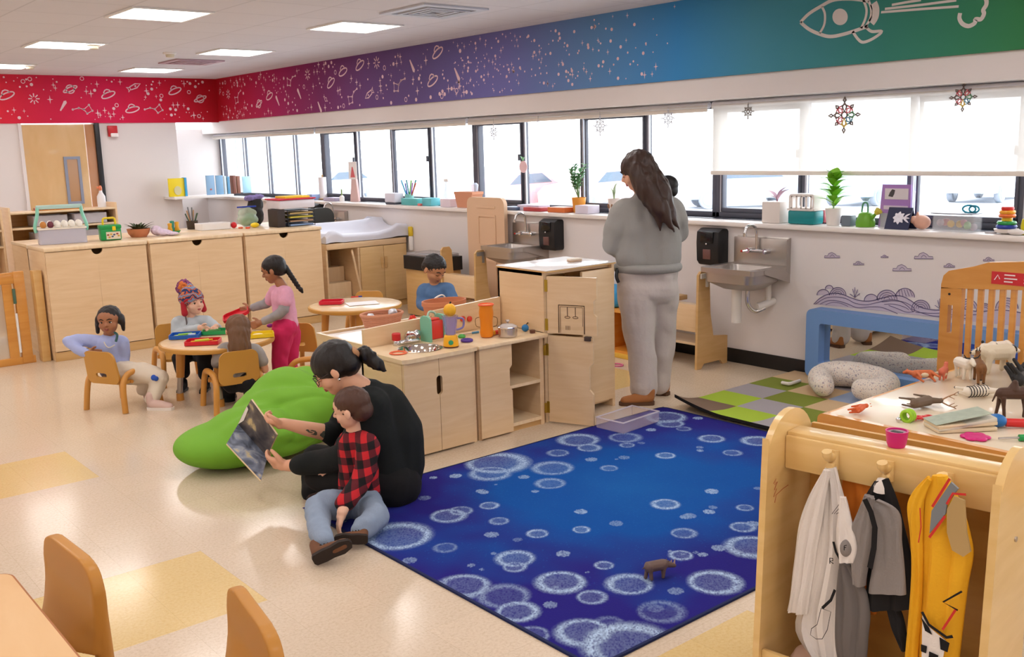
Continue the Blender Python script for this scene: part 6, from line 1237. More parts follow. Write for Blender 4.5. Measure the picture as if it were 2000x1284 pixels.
# ---------------------------------------------------------------- toys on the play kitchen
K=lambda x,y:on_z(x,y,KT)
p=K(778,691); o=thing('toy_plate','thin orange toy ring lying beside the play sink bowl','toy plate',p); MB().lathe([(.045,.001),(.05,.004),(.045,.008),(.034,.006),(.034,.001)],p,28,caps=False,sx=1).build('rim',cm('toy_orange','#e8683c'),o)
p=K(850,666); o=thing('toy_toaster','red pop-up toy with mint green rounded side plates at the back of the play sink','toy',p,rot=None)
M_mint=cm('mint_wood','#7fbfa2',.5); Mx=TM(p+V((-.0,.02,0)),0,0,.05)
pl_=[(-.045,.0),(.045,.0),(.045,.12),(.04,.135),(.02,.148),(-.02,.148),(-.04,.135),(-.045,.12)]
MB().prism([(b,c) for b,c in pl_],-.055,-.04,'x',M=Mx).build('side_plate',M_mint,o); MB().prism([(b,c) for b,c in pl_],.05,.065,'x',M=Mx).build('side_plate',M_mint,o)
MB().box((-.04,-.036,.012),(.05,.036,.118),0,.006,M=Mx).build('body',cm('toy_red','#d9372c',.35),o); MB().box((-.04,-.04,0),(.05,.04,.012),M=Mx).build('base',M_maple,o); MB().box((-.03,-.02,.119),(.04,.02,.131),0,.005,M=Mx).build('slot_lid',cm('toy_red_light','#ea5440',.3),o)
MB().tube(smoothpath([Mx@V((.0,.045,.13)),Mx@V((.02,.05,.158)),Mx@V((.05,.045,.15)),Mx@V((.058,.04,.13))],4),.007,8).build('lever',cm('mint_pale','#a9c9b2',.5),o)
p=K(881,678); o=thing('toy_blender','yellow toy blender with clear purple jug standing by the play sink','toy blender',p); M_by=cm('blender_yellow','#f2b01e',.35); M_pj=clearp('jug_purple','#8f86c9',.5,.1)
MB().lathe([(.042,.001),(.044,.008)],p,24).build('foot',cm('blender_foot','#5b2a22'),o); MB().lathe([(.043,.008),(.043,.02),(.039,.05),(.035,.066),(.03,.07)],p,24).build('base',M_by,o)
dl=(EYE-p); dl.z=0; dl.normalize(); sd=V((-dl.y,dl.x,0)); c0=p+dl*.042+V((0,0,.032))
d_=MB(); R_=frame(dl,UP); d_.lathe([(.014,0),(.012,.006),(.004,.008)],(0,0,0),18,M=Matrix.Translation(c0)@(R_@rot(-PI/2)).to_4x4()); d_.build('dial',cm('dial_green','#2f9a6e'),o)
mb=MB(); mb.lathe([(.028,.07),(.03,.08),(.043,.165),(.047,.175)],p,24,caps=False); mb.lathe([(.0,.074),(.028,.074)],p,24,caps=False); j=mb.build('jug',M_pj,o); MB().tube(smoothpath([p-sd*-.04+V((0,0,.16)),p+sd*.072+V((0,0,.155)),p+sd*.07+V((0,0,.11)),p+sd*.033+V((0,0,.095))],5),.006,8).build('handle',clearp('jug_purple_dark','#8a82bd',.8,.2),j)
o=thing('toy_squash','yellow toy squash with ribs resting on the purple blender jug','toy fruit',p+V((0,0,.175))); mb=MB(); q=p+V((.012,.012,.205))
mb.fn(25,12,lambda u,v:q+V((math.cos(2*PI*u)*math.sin(PI*v)*(.034+.004*math.cos(10*PI*u)),math.sin(2*PI*u)*math.sin(PI*v)*(.034+.004*math.cos(10*PI*u)),.036*math.cos(PI*v)))); mb.build('fruit',cm('fruit_yellow','#f3b526'),o); MB().tube([q+V((0,0,.033)),q+V((.006,0,.045))],.005,8).build('stem',M_black,o)
p=K(912,668); tag(MB().tube([p+V((.028*math.cos(2*PI*k/16),.028*math.sin(2*PI*k/16),.009)) for k in range(16)],.0085,8,closed=True).build('purple_ring',cm('toy_purple','#51308f')),'dark purple toy ring in front of the blender','toy ring')
p=K(902,660); tag(MB().lathe([(.02,.001),(.024,.01),(.012,.02),(.0,.022)],p,14).build('green_pepper',cm('toy_green','#4aa64a')),'small green toy vegetable beside the blender base','toy vegetable')
p0,p1=K(897,657),K(935,652); o=thing('toy_whisk','grey toy utensil with blue handle lying behind the purple ring','toy utensil',p0); MB().tube([p0+V((0,0,.008)),p0.lerp(p1,.65)+V((0,0,.009))],.004,8).build('rod',M_steel,o); MB().tube([p0.lerp(p1,.65)+V((0,0,.009)),p1+V((0,0,.01))],.007,8).build('handle',cm('toy_blue','#4e8fb5'),o)
p=K(951,659); o=thing('toy_jug','tall orange translucent toy jug with wide rim on the play stove','toy jug',p); M_oj=mat('jug_orange','#f08c1c',.3,alpha=.93)
MB().lathe([(.028,.001),(.036,.006),(.04,.03),(.036,.06),(.037,.1),(.042,.13),(.042,.15),(.038,.175),(.045,.19)],p,28).build('jug_body',M_oj,o); MB().lathe([(.045,.189),(.048,.192),(.044,.196),(.037,.19)],p,28,caps=False).build('rim',cm('jug_rim','#e8552b',.35),o); MB().lathe([(.027,.001),(.035,.005),(.036,.02)],p+V((0,0,-.0)),20).build('base',cm('jug_base','#df4f22',.35),o)
for s_ in (-1,1): MB().tube(smoothpath([p+sd*s_*.036+V((0,0,.12)),p+sd*s_*.062+V((0,0,.11)),p+sd*s_*.06+V((0,0,.07)),p+sd*s_*.038+V((0,0,.06))],5),.0022,6).build('wire_handle',cm('wire_bronze','#7f5a2c',.4),o)
p=K(972,654); o=thing('toy_bottle','small red and yellow toy bottle lying between the orange jug and the pot','toy bottle',p); MB().tube([p+V((-.03,0,.014)),p+V((.02,.01,.014))],.013,12).build('bottle_body',cm('toy_red','#d9372c'),o); MB().tube([p+V((-.05,-.004,.016)),p+V((-.03,0,.016))],[.012,.016],12).build('cap',M_by,o)
p=K(992,658); o=thing('toy_pot','steel toy pot with glass lid standing on the play stove','pot',p); MB().lathe([(.05,.001),(.055,.006),(.056,.05),(.06,.053),(.06,.056)],p,32).build('pot_body',mat('pot_steel','#cfc6c0',.25,.85),o)
l=MB().lathe([(.058,.057),(.05,.066),(.03,.076),(.0,.08)],p,32,caps=False).build('lid',clearp('lid_glass','#e9e2de',.55,.08),o); MB().lathe([(.06,.056),(.061,.06),(.057,.062)],p,32,caps=False).build('lid_rim',M_chrome,l); MB().lathe([(.006,.08),(.006,.088),(.014,.092),(.012,.1),(.0,.102)],p,16).build('knob',M_steel,l)
p=K(1026,648); o=thing('toy_spatula','blue toy ball ladle with black handle lying on the play stove','toy utensil',p); MB().ball(p+V((0,0,.022)),.022).build('bowl',cm('ladle_blue','#2779b5',.35),o); MB().tube([p+V((0,0,.035)),K(1042,637)+V((0,.01,.05))],.004,8).build('handle',M_black,o)
p=K(1040,651); tag(MB().lathe([(.016,.001),(.017,.018),(.012,.02)],p,18).build('brown_cup',cm('toy_brown','#6a4233',.6)),'small brown toy cup at the right end of the play stove','toy cup')
# ---------------------------------------------------------------- on the white topped table behind the kitchen
Wt=lambda x,y:on_z(x,y,.541)
p=V((3.56,4.95,.541)); o=thing('planter','oval terracotta planter standing in front of the boy in blue','planter',p); M_tc=cm('terracotta','#c97f58',.75)
MB().lathe([(.10,.0),(.125,.05),(.14,.125),(.148,.13),(.148,.155),(.138,.155),(.125,.06),(.09,.02),(0,.02)],p,36,sx=1.05,sy=.72,caps=False).build('pot_wall',M_tc,o)
fl_=thing('toy_flower','small red toy flower leaning at the left of the planter','toy flower',V((3.33,4.98,.541))); q=V((3.33,4.98,.6)); 
for k in range(6): MB().ball(q+V((.018*math.cos(k*PI/3),-.012,.018*math.sin(k*PI/3))),(.013,.008,.013),10,6).build('petal',cm('toy_red','#d9372c'),fl_)
MB().ball(q+V((0,-.018,0)),.009,10,6).build('heart',M_by,fl_); MB().tube([q,q+V((0,0,-.055))],.005,6).build('stem',cm('toy_green','#4aa64a'),fl_)
gl=tag(MB().ball((3.74,4.99,.585),(.02,.02,.042)).build('toy_pear',cm('pale_green','#a5c98a')),'pale green toy pear at the right of the planter','toy fruit')
p=V((3.13,5.0,.541)); o=thing('wicker_basket','pinkish wicker basket standing behind the play sink','basket',p); M_wk=mat('wicker','#c98a6b',.8)
mb=MB(); rows=9
for k in range(rows):
    f=k/(rows-1); r=.095+.035*f; mb.tube([p+V((r*math.cos(2*PI*i/40)*1.0,r*math.sin(2*PI*i/40)*.75,.008+.1*f)) for i in range(40)],.006,6,closed=True)
for i in range(30):
    a=2*PI*i/30; mb.tube([p+V((.097*math.cos(a),.097*math.sin(a)*.75,.004)),p+V((.132*math.cos(a),.132*math.sin(a)*.75,.115))],.0035,5)
mb.lathe([(.0,.004),(.095,.004)],p,30,sy=.75,caps=False); mb.build('weave',M_wk,o); MB().tube([p+V((.134*math.cos(2*PI*i/40),.134*math.sin(2*PI*i/40)*.75,.118)) for i in range(40)],.009,8,closed=True).build('rim',M_wk,o)
for (dx,dy,dz,l) in ((-.07,.02,.10,'left'),(.09,.02,.11,'right')):
    c=p+V((dx,dy,dz)); tag(fuse('crumpled_foil',MB().ball(c,(.03,.025,.026),14,10),cm('foil_pale','#d5d6dc',.3,metal=.3),.005,1,disp=lambda q,n:.007*nz(q,60)),'crumpled pale foil at the %s side of the wicker basket'%l,'foil')
p=V((3.63,5.1,.541)); o=thing('wire_basket','white wire basket lying on its side by the play fridge','basket',p); mb=MB()
for k in range(7): mb.tube([p+V((.0+.012*k,-.09,.02+.0*k)),p+V((.0+.012*k,.04,.02)),p+V((.0+.012*k,.05,.1+.006*k))],.003,6)
mb.tube(smoothpath([p+V((-.09,-.02,.08)),p+V((-.05,-.01,.14)),p+V((.03,0,.16)),p+V((.08,.02,.1))],6),.005,6)
for k in range(4): mb.tube([p+V((-.01,-.085+.04*k,.015)),p+V((.08,-.085+.04*k,.015))],.003,6)
mb.build('wires',cm('wire_white','#efe9e2',.4),o)
# ---------------------------------------------------------------- table trays
def tray(c,w,d,rz,col,lab,H=.406,nm='tray'):
    M=TM((c.x,c.y,H),0,0,rz); t=thing('play_tray',lab,'tray',(c.x,c.y,H)); mm=cm('tray_'+col[1:],col,.35)
    MB().ring(rrect(w,d,.02,4),rrect(w-.012,d-.012,.016,4),.001,.026,M=M).build('rim',mm,t); MB().prism(rrect(w-.01,d-.01,.016,4),.001,.005,M=M).build('tray_floor',mm,t); return M
Z=lambda x,y,h=.41:on_z(x,y,h)
M1=tray(Z(362,658),.2,.15,-.55,'#1e5fb8','blue play dough tray on the left of the round table'); M2=tray(Z(397,670),.22,.15,-.6,'#d1202f','red play dough tray with yellow rolling pin at the front of the round table')
M3=tray(Z(423,650),.19,.13,-.55,'#249a55','green play dough tray in front of the child in the knitted hat'); M4=tray(Z(510,656),.17,.14,-.4,'#f0d028','yellow tray beside the standing girl in pink')
def pin(M,a,rz,col,hc,lab):
    c=M@V(a); t=thing('rolling_pin',lab,'rolling pin',c); q=V((math.cos(rz),math.sin(rz),0)); MB().tube([c-q*.045,c+q*.045],.011,10).build('roller',cm('pin_'+col[1:],col),t)
    for s_ in (-1,1): MB().tube([c+q*s_*.045,c+q*s_*.07],.005,8).build('handle',cm('pin_'+hc[1:],hc),t)
pin(M1,(0,0,.018),-.2,'#8fc43c','#b9d86a','lime rolling pin lying in the blue tray'); pin(M2,(-.01,.01,.018),-.2,'#c9cf34','#f0c630','yellow green rolling pin lying in the red tray')
c=M2@V((.06,-.02,.012)); tag(MB().tube([c-V((.04,-.0,0)),c+V((.04,0.01,0))],.005,8).build('dough_stick',cm('stick_yellow','#f2b63a')),'thin yellow stick lying at the right end of the red tray','stick')
c=M1@V((.05,-.045,.018)); tag(MB().box(c-V((.02,.02,.013)),c+V((.02,.02,.013)),0,.004).build('dough_cutter',cm('pale_blue_toy','#b9cbe6',.4)),'pale blue square cutter lying in the blue tray','cutter')
c=M4@V((-.02,0,.014)); tag(MB().lathe([(.035,-.008),(.036,.0),(.03,.004)],c,20).build('dough_disc',cm('dough_cream','#f0e3b0',.8)),'pale round piece of dough lying in the yellow tray','dough')
c=M3@V((-.03,0,.016)); tag(fuse('green_dough',MB().ball(c,(.04,.03,.012)).ball(c+V((.04,.0,.0)),(.025,.02,.012)),cm('dough_green','#3f7f3a',.8),.005,3),'green dough rolled out in the green tray','dough')
c=Z(497,637); tag(MB().lathe([(.014,0),(.018,.035),(.015,.036)],c,16).build('dough_cup',cm('cup_pale','#dcd9e2',.4)),'small pale cup under the hand of the girl in pink','cup')
c=Z(528,640); tag(MB().ball(c+V((0,0,.014)),(.026,.02,.014)).build('purple_dough',cm('dough_purple','#a03aa0',.8)),'purple lump of dough behind the yellow tray','dough')
c=at(462,617,6.86); M=Matrix.Translation(c)@(rot(.2,-.35,-.5)).to_4x4(); t=thing('play_tray','red tray tilted up in the hand of the girl in pink','tray',c); mm=MATS['tray_d1202f']; MB().ring(rrect(.19,.14,.03,4),rrect(.176,.126,.025,4),0,.022,M=M).build('rim',mm,t); MB().prism(rrect(.18,.13,.025,4),0,.004,M=M).build('tray_floor',mm,t)
tray(Z(648,592),.19,.15,-.7,'#d6203a','red tray on the far round table beside white paper')
c=Z(708,592); tag(MB().prism(rrect(.25,.18,.004,2),.0005,.0025,M=TM((c.x,c.y,.406),0,0,-.35)).build('paper_sheet',cm('paper_white','#f4efee',.8)),'white sheet of paper on the far round table','paper')
c=Z(700,581); o=thing('marker_pen','red and blue marker pen behind the paper on the far round table','pen',c); MB().tube([c+V((-.06,0.02,.006)),c+V((.0,0,.006))],.006,8).build('barrel',cm('toy_red','#d9372c'),o); MB().tube([c+V((.0,0,.006)),c+V((.03,-.01,.006))],.0065,8).build('cap',cm('pen_blue','#34429a'),o)
# ---------------------------------------------------------------- on the storage cabinets
CT=.93; c_=lambda x,y:on_z(x,y,CT)
p=V((2.40,8.82,CT)); rz=-.18; M=TM(p,0,0,rz); o=thing('egg_carrier','clear egg carrier with mint handle and white eggs on the left storage cabinet','egg carrier',p)
mb=MB(); mb.ring(rrect(.37,.2,.02,4),rrect(.36,.19,.018,4),.002,.125,M=M); mb.prism(rrect(.36,.19,.018,4),.002,.006,M=M); mb.build('tub',clearp('tub_clear','#dcdae8',.55,.2),o); MB().prism(rrect(.38,.21,.022,4),.125,.135,M=M).build('egg_tray',cm('tray_cream','#f1e9dc',.5),o)
for s_ in (-1,1): MB().tube(smoothpath([M@V((s_*.195,0,.10)),M@V((s_*.2,0,.15)),M@V((s_*.175,0,.24)),M@V((s_*.168,0,.305))],5),[.022]*16,10,flat=.6).build('handle_arm',cm('mint_plastic','#8fd8c2',.4),o)
MB().box((-.18,-.018,.29),(.18,.018,.325),0,.01,M=M).build('handle_bar',clearp('bar_clear','#bfe3dc',.85,.2),o)
for i in range(6):
    for j in range(2): 
        e=M@V((-.14+.056*i,-.04+.08*j,.136)); tag(MB().lathe([(0,0),(.017,.003),(.026,.018),(.024,.038),(.012,.054),(0,.056)],e,14,caps=False).build('egg',cm('egg_white','#f7f2e9',.5) if not(j==0 and i in(0,1)) else cm('egg_brown' if i==0 else 'egg_plum','#c9853e' if i==0 else '#6b2a3a',.5)),'white toy egg in the mint handled carrier' if not(j==0 and i in(0,1)) else ('brown toy egg at the left front of the carrier' if i==0 else 'plum coloured toy egg in the front row of the carrier'),'egg','eggs in the carrier')
p=c_(220,470)+V((0,.05,0)); M=TM(p,0,0,-.15); o=thing('toy_toolbox','green toy toolbox with yellow handle and clasp on the left storage cabinet','toolbox',p)
MB().box((-.085,-.055,.002),(.085,.055,.105),0,.012,M=M).build('box_body',cm('toolbox_green','#1e9a4e',.35),o); MB().box((-.09,-.06,.098),(.09,.06,.135),0,.012,M=M).build('lid',cm('toolbox_green','#1e9a4e'),o); MB().tube(smoothpath([M@V((-.05,0,.13)),M@V((-.045,0,.185)),M@V((0,0,.19)),M@V((.045,0,.185)),M@V((.05,0,.13))],5),.009,8).build('handle',cm('toolbox_yellow','#f2d21f',.35),o)
MB().box((.012,-.067,.085),(.04,-.058,.122),0,.004,M=M).build('clasp',cm('toolbox_yellow','#f2d21f'),o); l=MB().box((-.04,-.0575,.012),(.075,-.0555,.075),M=M).build('sticker',cm('sticker_cream','#e6d7c0',.5),o,smooth=False); mb=MB()
for k,(a,b,c) in enumerate(((-.025,.05,0),(.0,.055,1),(.025,.05,2),(.05,.057,0),(.06,.04,1),(.01,.035,2),(-.015,.03,1))): MB().ball(M@V((a,-.058,b)),(.011,.002,.007),10,6).build('picture',cm(('print_red','print_yellow','print_blue')[c],('#a8433a','#d9a53a','#4b5a7a')[c]),l)
p=V((3.05,8.84,CT)); o=thing('plant_pot','terracotta bowl of dark leaves behind the green toolbox','plant',p); MB().lathe([(.065,.001),(.09,.035),(.1,.075),(.09,.075),(.0,.07)],p,24,caps=False).build('pot',M_tc,o)
def leaf(mb,a,b,w,up=V((0,0,1)),mi=0,fold=.15,n=6):
    a,b=V(a),V(b); d=b-a; s=d.cross(up); s=s.normalized() if s.length>1e-6 else V((1,0,0)); q=s.cross(d).normalized()
    vs=[];
    for i in range(n+1):
        t=i/n; wd=w*math.sin(PI*min(1,t*.93+.05))**.8; c=a+d*t+q*(.12*d.length*math.sin(PI*t)); vs+=[c-s*wd+q*wd*fold*2,c,c+s*wd+q*wd*fold*2]
    fs=[]
    for i in range(n):
        for k in (0,1): fs.append((i*3+k,i*3+k+1,i*3+k+4,i*3+k+3))
    return mb.add(vs,fs,mi)
mb=MB(); R2=random.Random(3)
for k in range(26): a=R2.uniform(0,2*PI); e=R2.uniform(.06,.15); leaf(mb,p+V((.03*math.cos(a),.03*math.sin(a),.05)),p+V((e*math.cos(a),e*math.sin(a),.07+R2.uniform(.0,.06))),.014)
mb.build('foliage',cm('leaf_dark','#3f4a2a',.5),o,fixn=False)
p=V((3.24,8.72,CT)); o=thing('cloth_doll','lilac patterned cloth lying on the cabinet right of the toolbox','cloth',p); fuse('cloth_fold',MB().ball(p+V((-.05,.06,.05)),(.05,.05,.045)).ball(p+V((.0,.02,.03)),(.07,.05,.028)).ball(p+V((.06,-.02,.018)),(.06,.045,.016)),cm('cloth_lilac','#d9c6d9',.9,var=.25,vscale=60),.006,3,o,disp=lambda q,n:.008*nz(q,30))
p=V((3.36,8.83,CT)); o=thing('toy_bowl','green toy bowl holding yellow and teal toys on the middle cabinet','bowl',p); MB().lathe([(.03,.001),(.05,.012),(.065,.035),(.06,.035),(.045,.015),(0,.012)],p,24,caps=False).build('bowl_wall',cm('toolbox_green','#1e9a4e'),o)
for a,b,c,h,l in ((-.03,0,'#e8a92c',.1,'left yellow'),(.0,.02,'#3f9a86',.12,'teal'),(.035,0,'#e8a92c',.11,'right yellow')): tag(MB().lathe([(.018,.014),(.024,.04),(.016,.07),(.02,h),(.0,h+.004)],p+V((a,b,0)),14).build('toy_peg',cm('peg_'+c[1:],c)),l+' toy peg standing in the green bowl','toy')
for (x,lab) in ((3.74,'left'),):
    p=V((3.73,9.3,CT)); o=thing('tool_pot','dark pot of brushes and tools behind the white tray','pot',p); MB().lathe([(.05,.001),(.055,.08),(.05,.08),(.0,.07)],p,20,caps=False).build('pot',cm('pot_dark','#3f3226',.5),o)
    for k in range(7): a=k*.9; MB().tube([p+V((.02*math.cos(a),.02*math.sin(a),.05)),p+V((.06*math.cos(a),.05*math.sin(a),.15+.03*(k%3)))],.006,6).build('tool',cm(('tool_green','tool_wood','tool_grey')[k%3],('#3e5a3a','#b98b5a','#6a6c70')[k%3]),o)
p=V((3.84,9.08,CT)); M=TM(p,0,0,-.1); o=thing('paper_tray','white plastic tray with papers on the middle storage cabinet','tray',p); MB().ring(rrect(.3,.2,.03,4),rrect(.285,.185,.025,4),.001,.06,M=M).build('rim',M_white,o); MB().prism(rrect(.28,.18,.02,4),.001,.03,M=M).build('paper_stack',cm('paper_white','#f4efee'),o)
p=c_(457,446); tag(MB().ball(p+V((0,0,.03)),.03).build('red_ball',cm('ball_red','#d3202c',.35)),'small red ball on the storage cabinet left of the zip bag','ball')
for px_,py_,cl,l in ((470,447,'#e8744a','orange red block at the foot of the zip bag'),(484,447,'#e0562f','small orange block right of the red ball')):
    p=c_(px_,py_); tag(MB().box(p+V((-.02,-.012,.001)),p+V((.02,.012,.018)),0,.004).build('toy_block',cm('block_'+cl[1:],cl)),l,'block')
p=c_(500,445); tag(MB().ball(p+V((0,.02,.025)),(.045,.03,.024)).build('yellow_toy',cm('toolbox_yellow','#f2d21f')),'yellow toy lying in front of the black bag','toy')
p=V((4.2,9.08,CT)); o=thing('zip_bag','clear zip bag of green toys with blue seal on the right cabinet','bag',p); fuse('bag_body',MB().ball(p+V((0,0,.07)),(.11,.06,.07)).ball(p+V((0,0,.13)),(.1,.03,.06)),clearp('bag_clear','#cfe0c9',.45,.15),.008,4,o,disp=lambda q,n:.008*nz(q,25)); fuse('contents',MB().ball(p+V((.01,0,.055)),(.085,.045,.05)).ball(p+V((.03,0,.09)),(.05,.03,.04)),cm('green_toys','#5f9a6a',.5),.007,2,o,disp=lambda q,n:.012*nz(q,40)); MB().box(p+V((-.1,-.008,.185)),p+V((.1,.008,.2)),0,.004).build('zip_seal',cm('zip_blue','#3148b0'),o)
p=V((4.33,9.2,CT)); o=thing('black_bag','black bag with a round handle slumped between zip bag and letter tray','bag',p); fuse('bag_body',MB().ball(p+V((0,0,.1)),(.1,.09,.11)).ball(p+V((.02,0,.2)),(.08,.07,.08)),cm('bag_black','#25211f',.7),.008,4,o,disp=lambda q,n:.012*nz(q,20)); fuse('scarf',MB().ball(p+V((-.04,-.02,.27)),(.06,.05,.03)).ball(p+V((.05,-.02,.28)),(.06,.04,.025)),cm('scarf_violet','#8579b0',.9,var=.4,vscale=50),.007,2,o,disp=lambda q,n:.01*nz(q,40))
p=V((4.5,8.75,CT)); M=TM((4.5,8.76,CT),0,0,0); o=thing('letter_tray','black wire letter tray with papers on the right storage cabinet','letter tray',p)
for k in range(5): MB().box((4.4,8.62,CT+.003+.037*k),(4.69,8.9,CT+.008+.037*k)).build('shelf',M_black,o)
for a in (4.4,4.685):
    for b in (8.62,8.895): MB().box((a,b,CT),(a+.005,b+.005,CT+.16)).build('post',M_black,o)
for k,cl in enumerate(('#8fa6c9','#b08a6a','#d7c34a','#c9a86a')): tag(MB().box((4.43,8.63,CT+.0085+.037*k),(4.675,8.88,CT+.022+.037*k)).build('paper_stack',cm('stack_'+cl[1:],cl,.8)),('pale blue','tan','yellow','light brown')[k]+' paper stack on '+('the lowest','the second','the third','the top')[k]+' shelf of the letter tray','paper')
tag(MB().box((4.3,8.64,CT),(4.385,8.84,CT+.1705),0,.008).build('file_box',cm('file_dark','#3a2f2b',.6)),'dark brown file box left of the black letter tray','box')
o=thing('clear_bin','clear bin with red lid on top of the black letter tray','bin',(4.5,8.76,CT+.17)); MB().box((4.32,8.62,CT+.172),(4.70,8.9,CT+.255),0,.012).build('tub',clearp('bin_milky','#ece6ec',.85,.25),o); MB().box((4.31,8.61,CT+.256),(4.71,8.91,CT+.27),0,.006).build('lid',cm('lid_red','#d02a45'),o)
tag(MB().box((4.4,8.64,CT+.2705),(4.66,8.86,CT+.29),0,.004).build('yellow_folder',cm('folder_yellow','#f6d130')),'yellow folder lying on the red lidded bin','folder')
# ---------------------------------------------------------------- books on the shelf before the corner column
def bookat(x0,x1,yb,yt,Y,col,lab,th=.02,grp=None,lean=0):
    a,b=on_y(x0,yb,Y),on_y(x1,yb,Y); h=on_y(x0,yt,Y).z-1.096
    o=thing('book',lab,'book',((a.x+b.x)/2,Y,1.096),group=grp); MB().box((a.x,Y,1.0965),(b.x,Y+th,1.096+h),0,.002).build('cover',cm('cover_'+col[1:],col,.5),o); MB().box((a.x+.004,Y+.004,1.099),(b.x+.003,Y+th-.004,1.096+h-.004)).build('page_block',M_paper,o); return o
o=bookat(331,362,383,349,13.02,'#ecd323','yellow picture book standing at the left end of the corner shelf'); MB().prism([(a,b) for a,b in ell(.05,.06,18,(o.location.x+.01),1.175)],13.012,13.0195,'y').build('cover_picture',cm('book_grey','#cfc79a',.6),o)
bookat(363,367,382,347,13.0,'#3fa0d8','thin blue book behind the yellow picture book',.1)
o=bookat(405,421,381,343,12.98,'#8fb4d6','pale blue picture book with red spot, first of the standing row'); MB().prism(ell(.012,.012,12,o.location.x,1.17),12.973,12.979,'y').build('cover_picture',cm('book_red','#c9604a'),o)
for k,(a,b,cl,l) in enumerate(((424,438,'#7fa9cc','blue book second in the standing row by the windows'),(440,444,'#cfe0ec','white spine third in the standing row'),(446,451,'#5f97bd','blue spine fourth in the standing row'),(457,463,'#7a4a3e','brown spine leaning in the standing row'),(465,471,'#8b5a4a','second brown spine in the standing row'),(476,492,'#a5cfe2','light blue book at the right end of the standing row'))): bookat(a,b,381,343+ (k%3),12.97,cl,l,.1 if b-a<8 else .02)
# ---------------------------------------------------------------- window sill
SZ=1.056
def sl(px,dx=.1): 
    return V((WX+dx,on_x(px,385+(px-600)*.053,WX+dx).y,SZ if dx>.13 else 1.051))
def sbox(name,lab,cat,px,w,d,h,col,dx=.1,**k):
    p=sl(px,dx); return tag(MB().box(p+V((-d/2,-w/2,.0005)),p+V((d/2,w/2,h)),0,.004).build(name,cm(name+'_'+col[1:],col,**k)),lab,cat)
p=sl(632,.2); o=thing('paper_towel','white paper towel roll standing on the far sill','paper towel',p); MB().lathe([(.07,.001),(.07,.012)],p,20).build('stand',M_mapled,o); MB().lathe([(.05,.012),(.05,.27)],p,24).build('roll',cm('towel_white','#efe9ec',.9),o); MB().lathe([(.01,.27),(.01,.3)],p,10).build('peg',M_mapled,o)
sbox('blue_tub','pale blue tub at the far end of the sill','tub',613,.12,.12,.07,'#8fa0c9'); sbox('grey_tray','flat lilac grey tray on the sill right of the paper towel','tray',652,.26,.14,.04,'#b3a9c2')
p=sl(668); o=thing('candle_bottle','small white bottle with green tip on the sill','bottle',p); MB().lathe([(.03,0),(.03,.05),(.012,.07)],p,14).build('bottle_body',M_white,o); MB().lathe([(.009,.07),(.008,.13),(.002,.15)],p,10).build('tip',cm('tip_green','#7f9a4a'),o)
p=sl(692,.12); o=thing('picture_card','white card with a red cone drawing taped at the window post','card',p); q=p+V((0,0,.26)); MB().box(q+V((-.002,-.09,0)),q+V((.002,.09,.2))).build('card_sheet',cm('paper_white','#f4efee'),o,smooth=False); MB().prism([(q.y-.05,q.z+.02),(q.y+.05,q.z+.02),(q.y+.012,q.z+.14),(q.y-.008,q.z+.14)],q.x-.004,q.x-.0025,'x').build('drawing',cm('draw_red','#d9656a'),o,smooth=False)
MB().prism([(p.y-.09,p.z),(p.y+.1,p.z),(p.y+.05,p.z+.26),(p.y-.05,p.z+.26)],p.x+.004,p.x+.03,'x').build('stand',cm('stand_pink','#d9b9b5',.6),o)
p=sl(770,.06); o=thing('tissue_box','white box with dark base at the front of the sill','box',p); MB().box(p+V((-.06,-.1,.02)),p+V((.06,.1,.12)),0,.012).build('box_body',cm('box_pale','#dedbe6',.5),o); MB().box(p+V((-.055,-.09,.0)),p+V((.055,.09,.02))).build('base',M_dark,o)
p=sl(800,.17); o=thing('marker_cup','cup of coloured markers and paper flowers on the sill','marker cup',p); MB().lathe([(.045,.0),(.05,.1)],p,16).build('cup',cm('cup_teal','#8fd0c9',.4),o)
for k,cl in enumerate(('#8a4a9a','#2f7f86','#e8804a','#3f9ac0','#5a6ac0','#7fc05a','#e0604a','#2f8f9a')): a=k*.8; MB().tube([p+V((.02*math.cos(a),.025*math.sin(a),.06)),p+V((.05*math.cos(a),.13*math.sin(a),.22+.03*(k%2)))],.008,6).build('marker',cm('mk_'+cl[1:],cl),o)
sbox('wipes_pack','turquoise packet lying on the sill below the marker cup','packet',808,.3,.12,.07,'#5fb8b8',.08); sbox('wipes_box','teal and yellow packet right of the marker cup','packet',842,.16,.12,.08,'#6cc5cf',.09); sbox('small_toy','small red toy at the sill edge','toy',820,.05,.03,.025,'#e07a72',.0)
p=sl(873,.15); o=thing('spray_bottle','clear spray bottle with pale nozzle on the sill','bottle',p); MB().lathe([(.04,0),(.042,.1),(.018,.16),(.014,.24)],p,16).build('bottle_body',clearp('bottle_clear','#cfd9ea',.6,.1),o); MB().box(p+V((-.02,-.05,.24)),p+V((.015,.02,.27)),0,.006).build('nozzle',M_white,o)
sbox('tissue_pack','pale pink tissue box on the sill left of the clay trough','box',877,.17,.1,.08,'#e2d3dd',.06)
p=sl(916,.1); o=thing('clay_trough','pinkish clay trough planter on the sill behind the tall panel','planter',p); mb=MB(); q=[(-.10,.0),(.10,.0),(.14,.13),(.15,.13),(.15,.155),(-.15,.155),(-.15,.13),(-.14,.13)]; mb.prism([(p.y+a,p.z+b) for a,b in q],p.x-.07,p.x+.07,'x'); mb.build('pot',cm('clay_pink','#cf9070',.75),o); MB().lathe([(.03,.156),(.04,.22),(.02,.24)],p+V((.04,-.05,0)),12).build('cup',clearp('bottle_clear','#cfd9ea',.6),o)
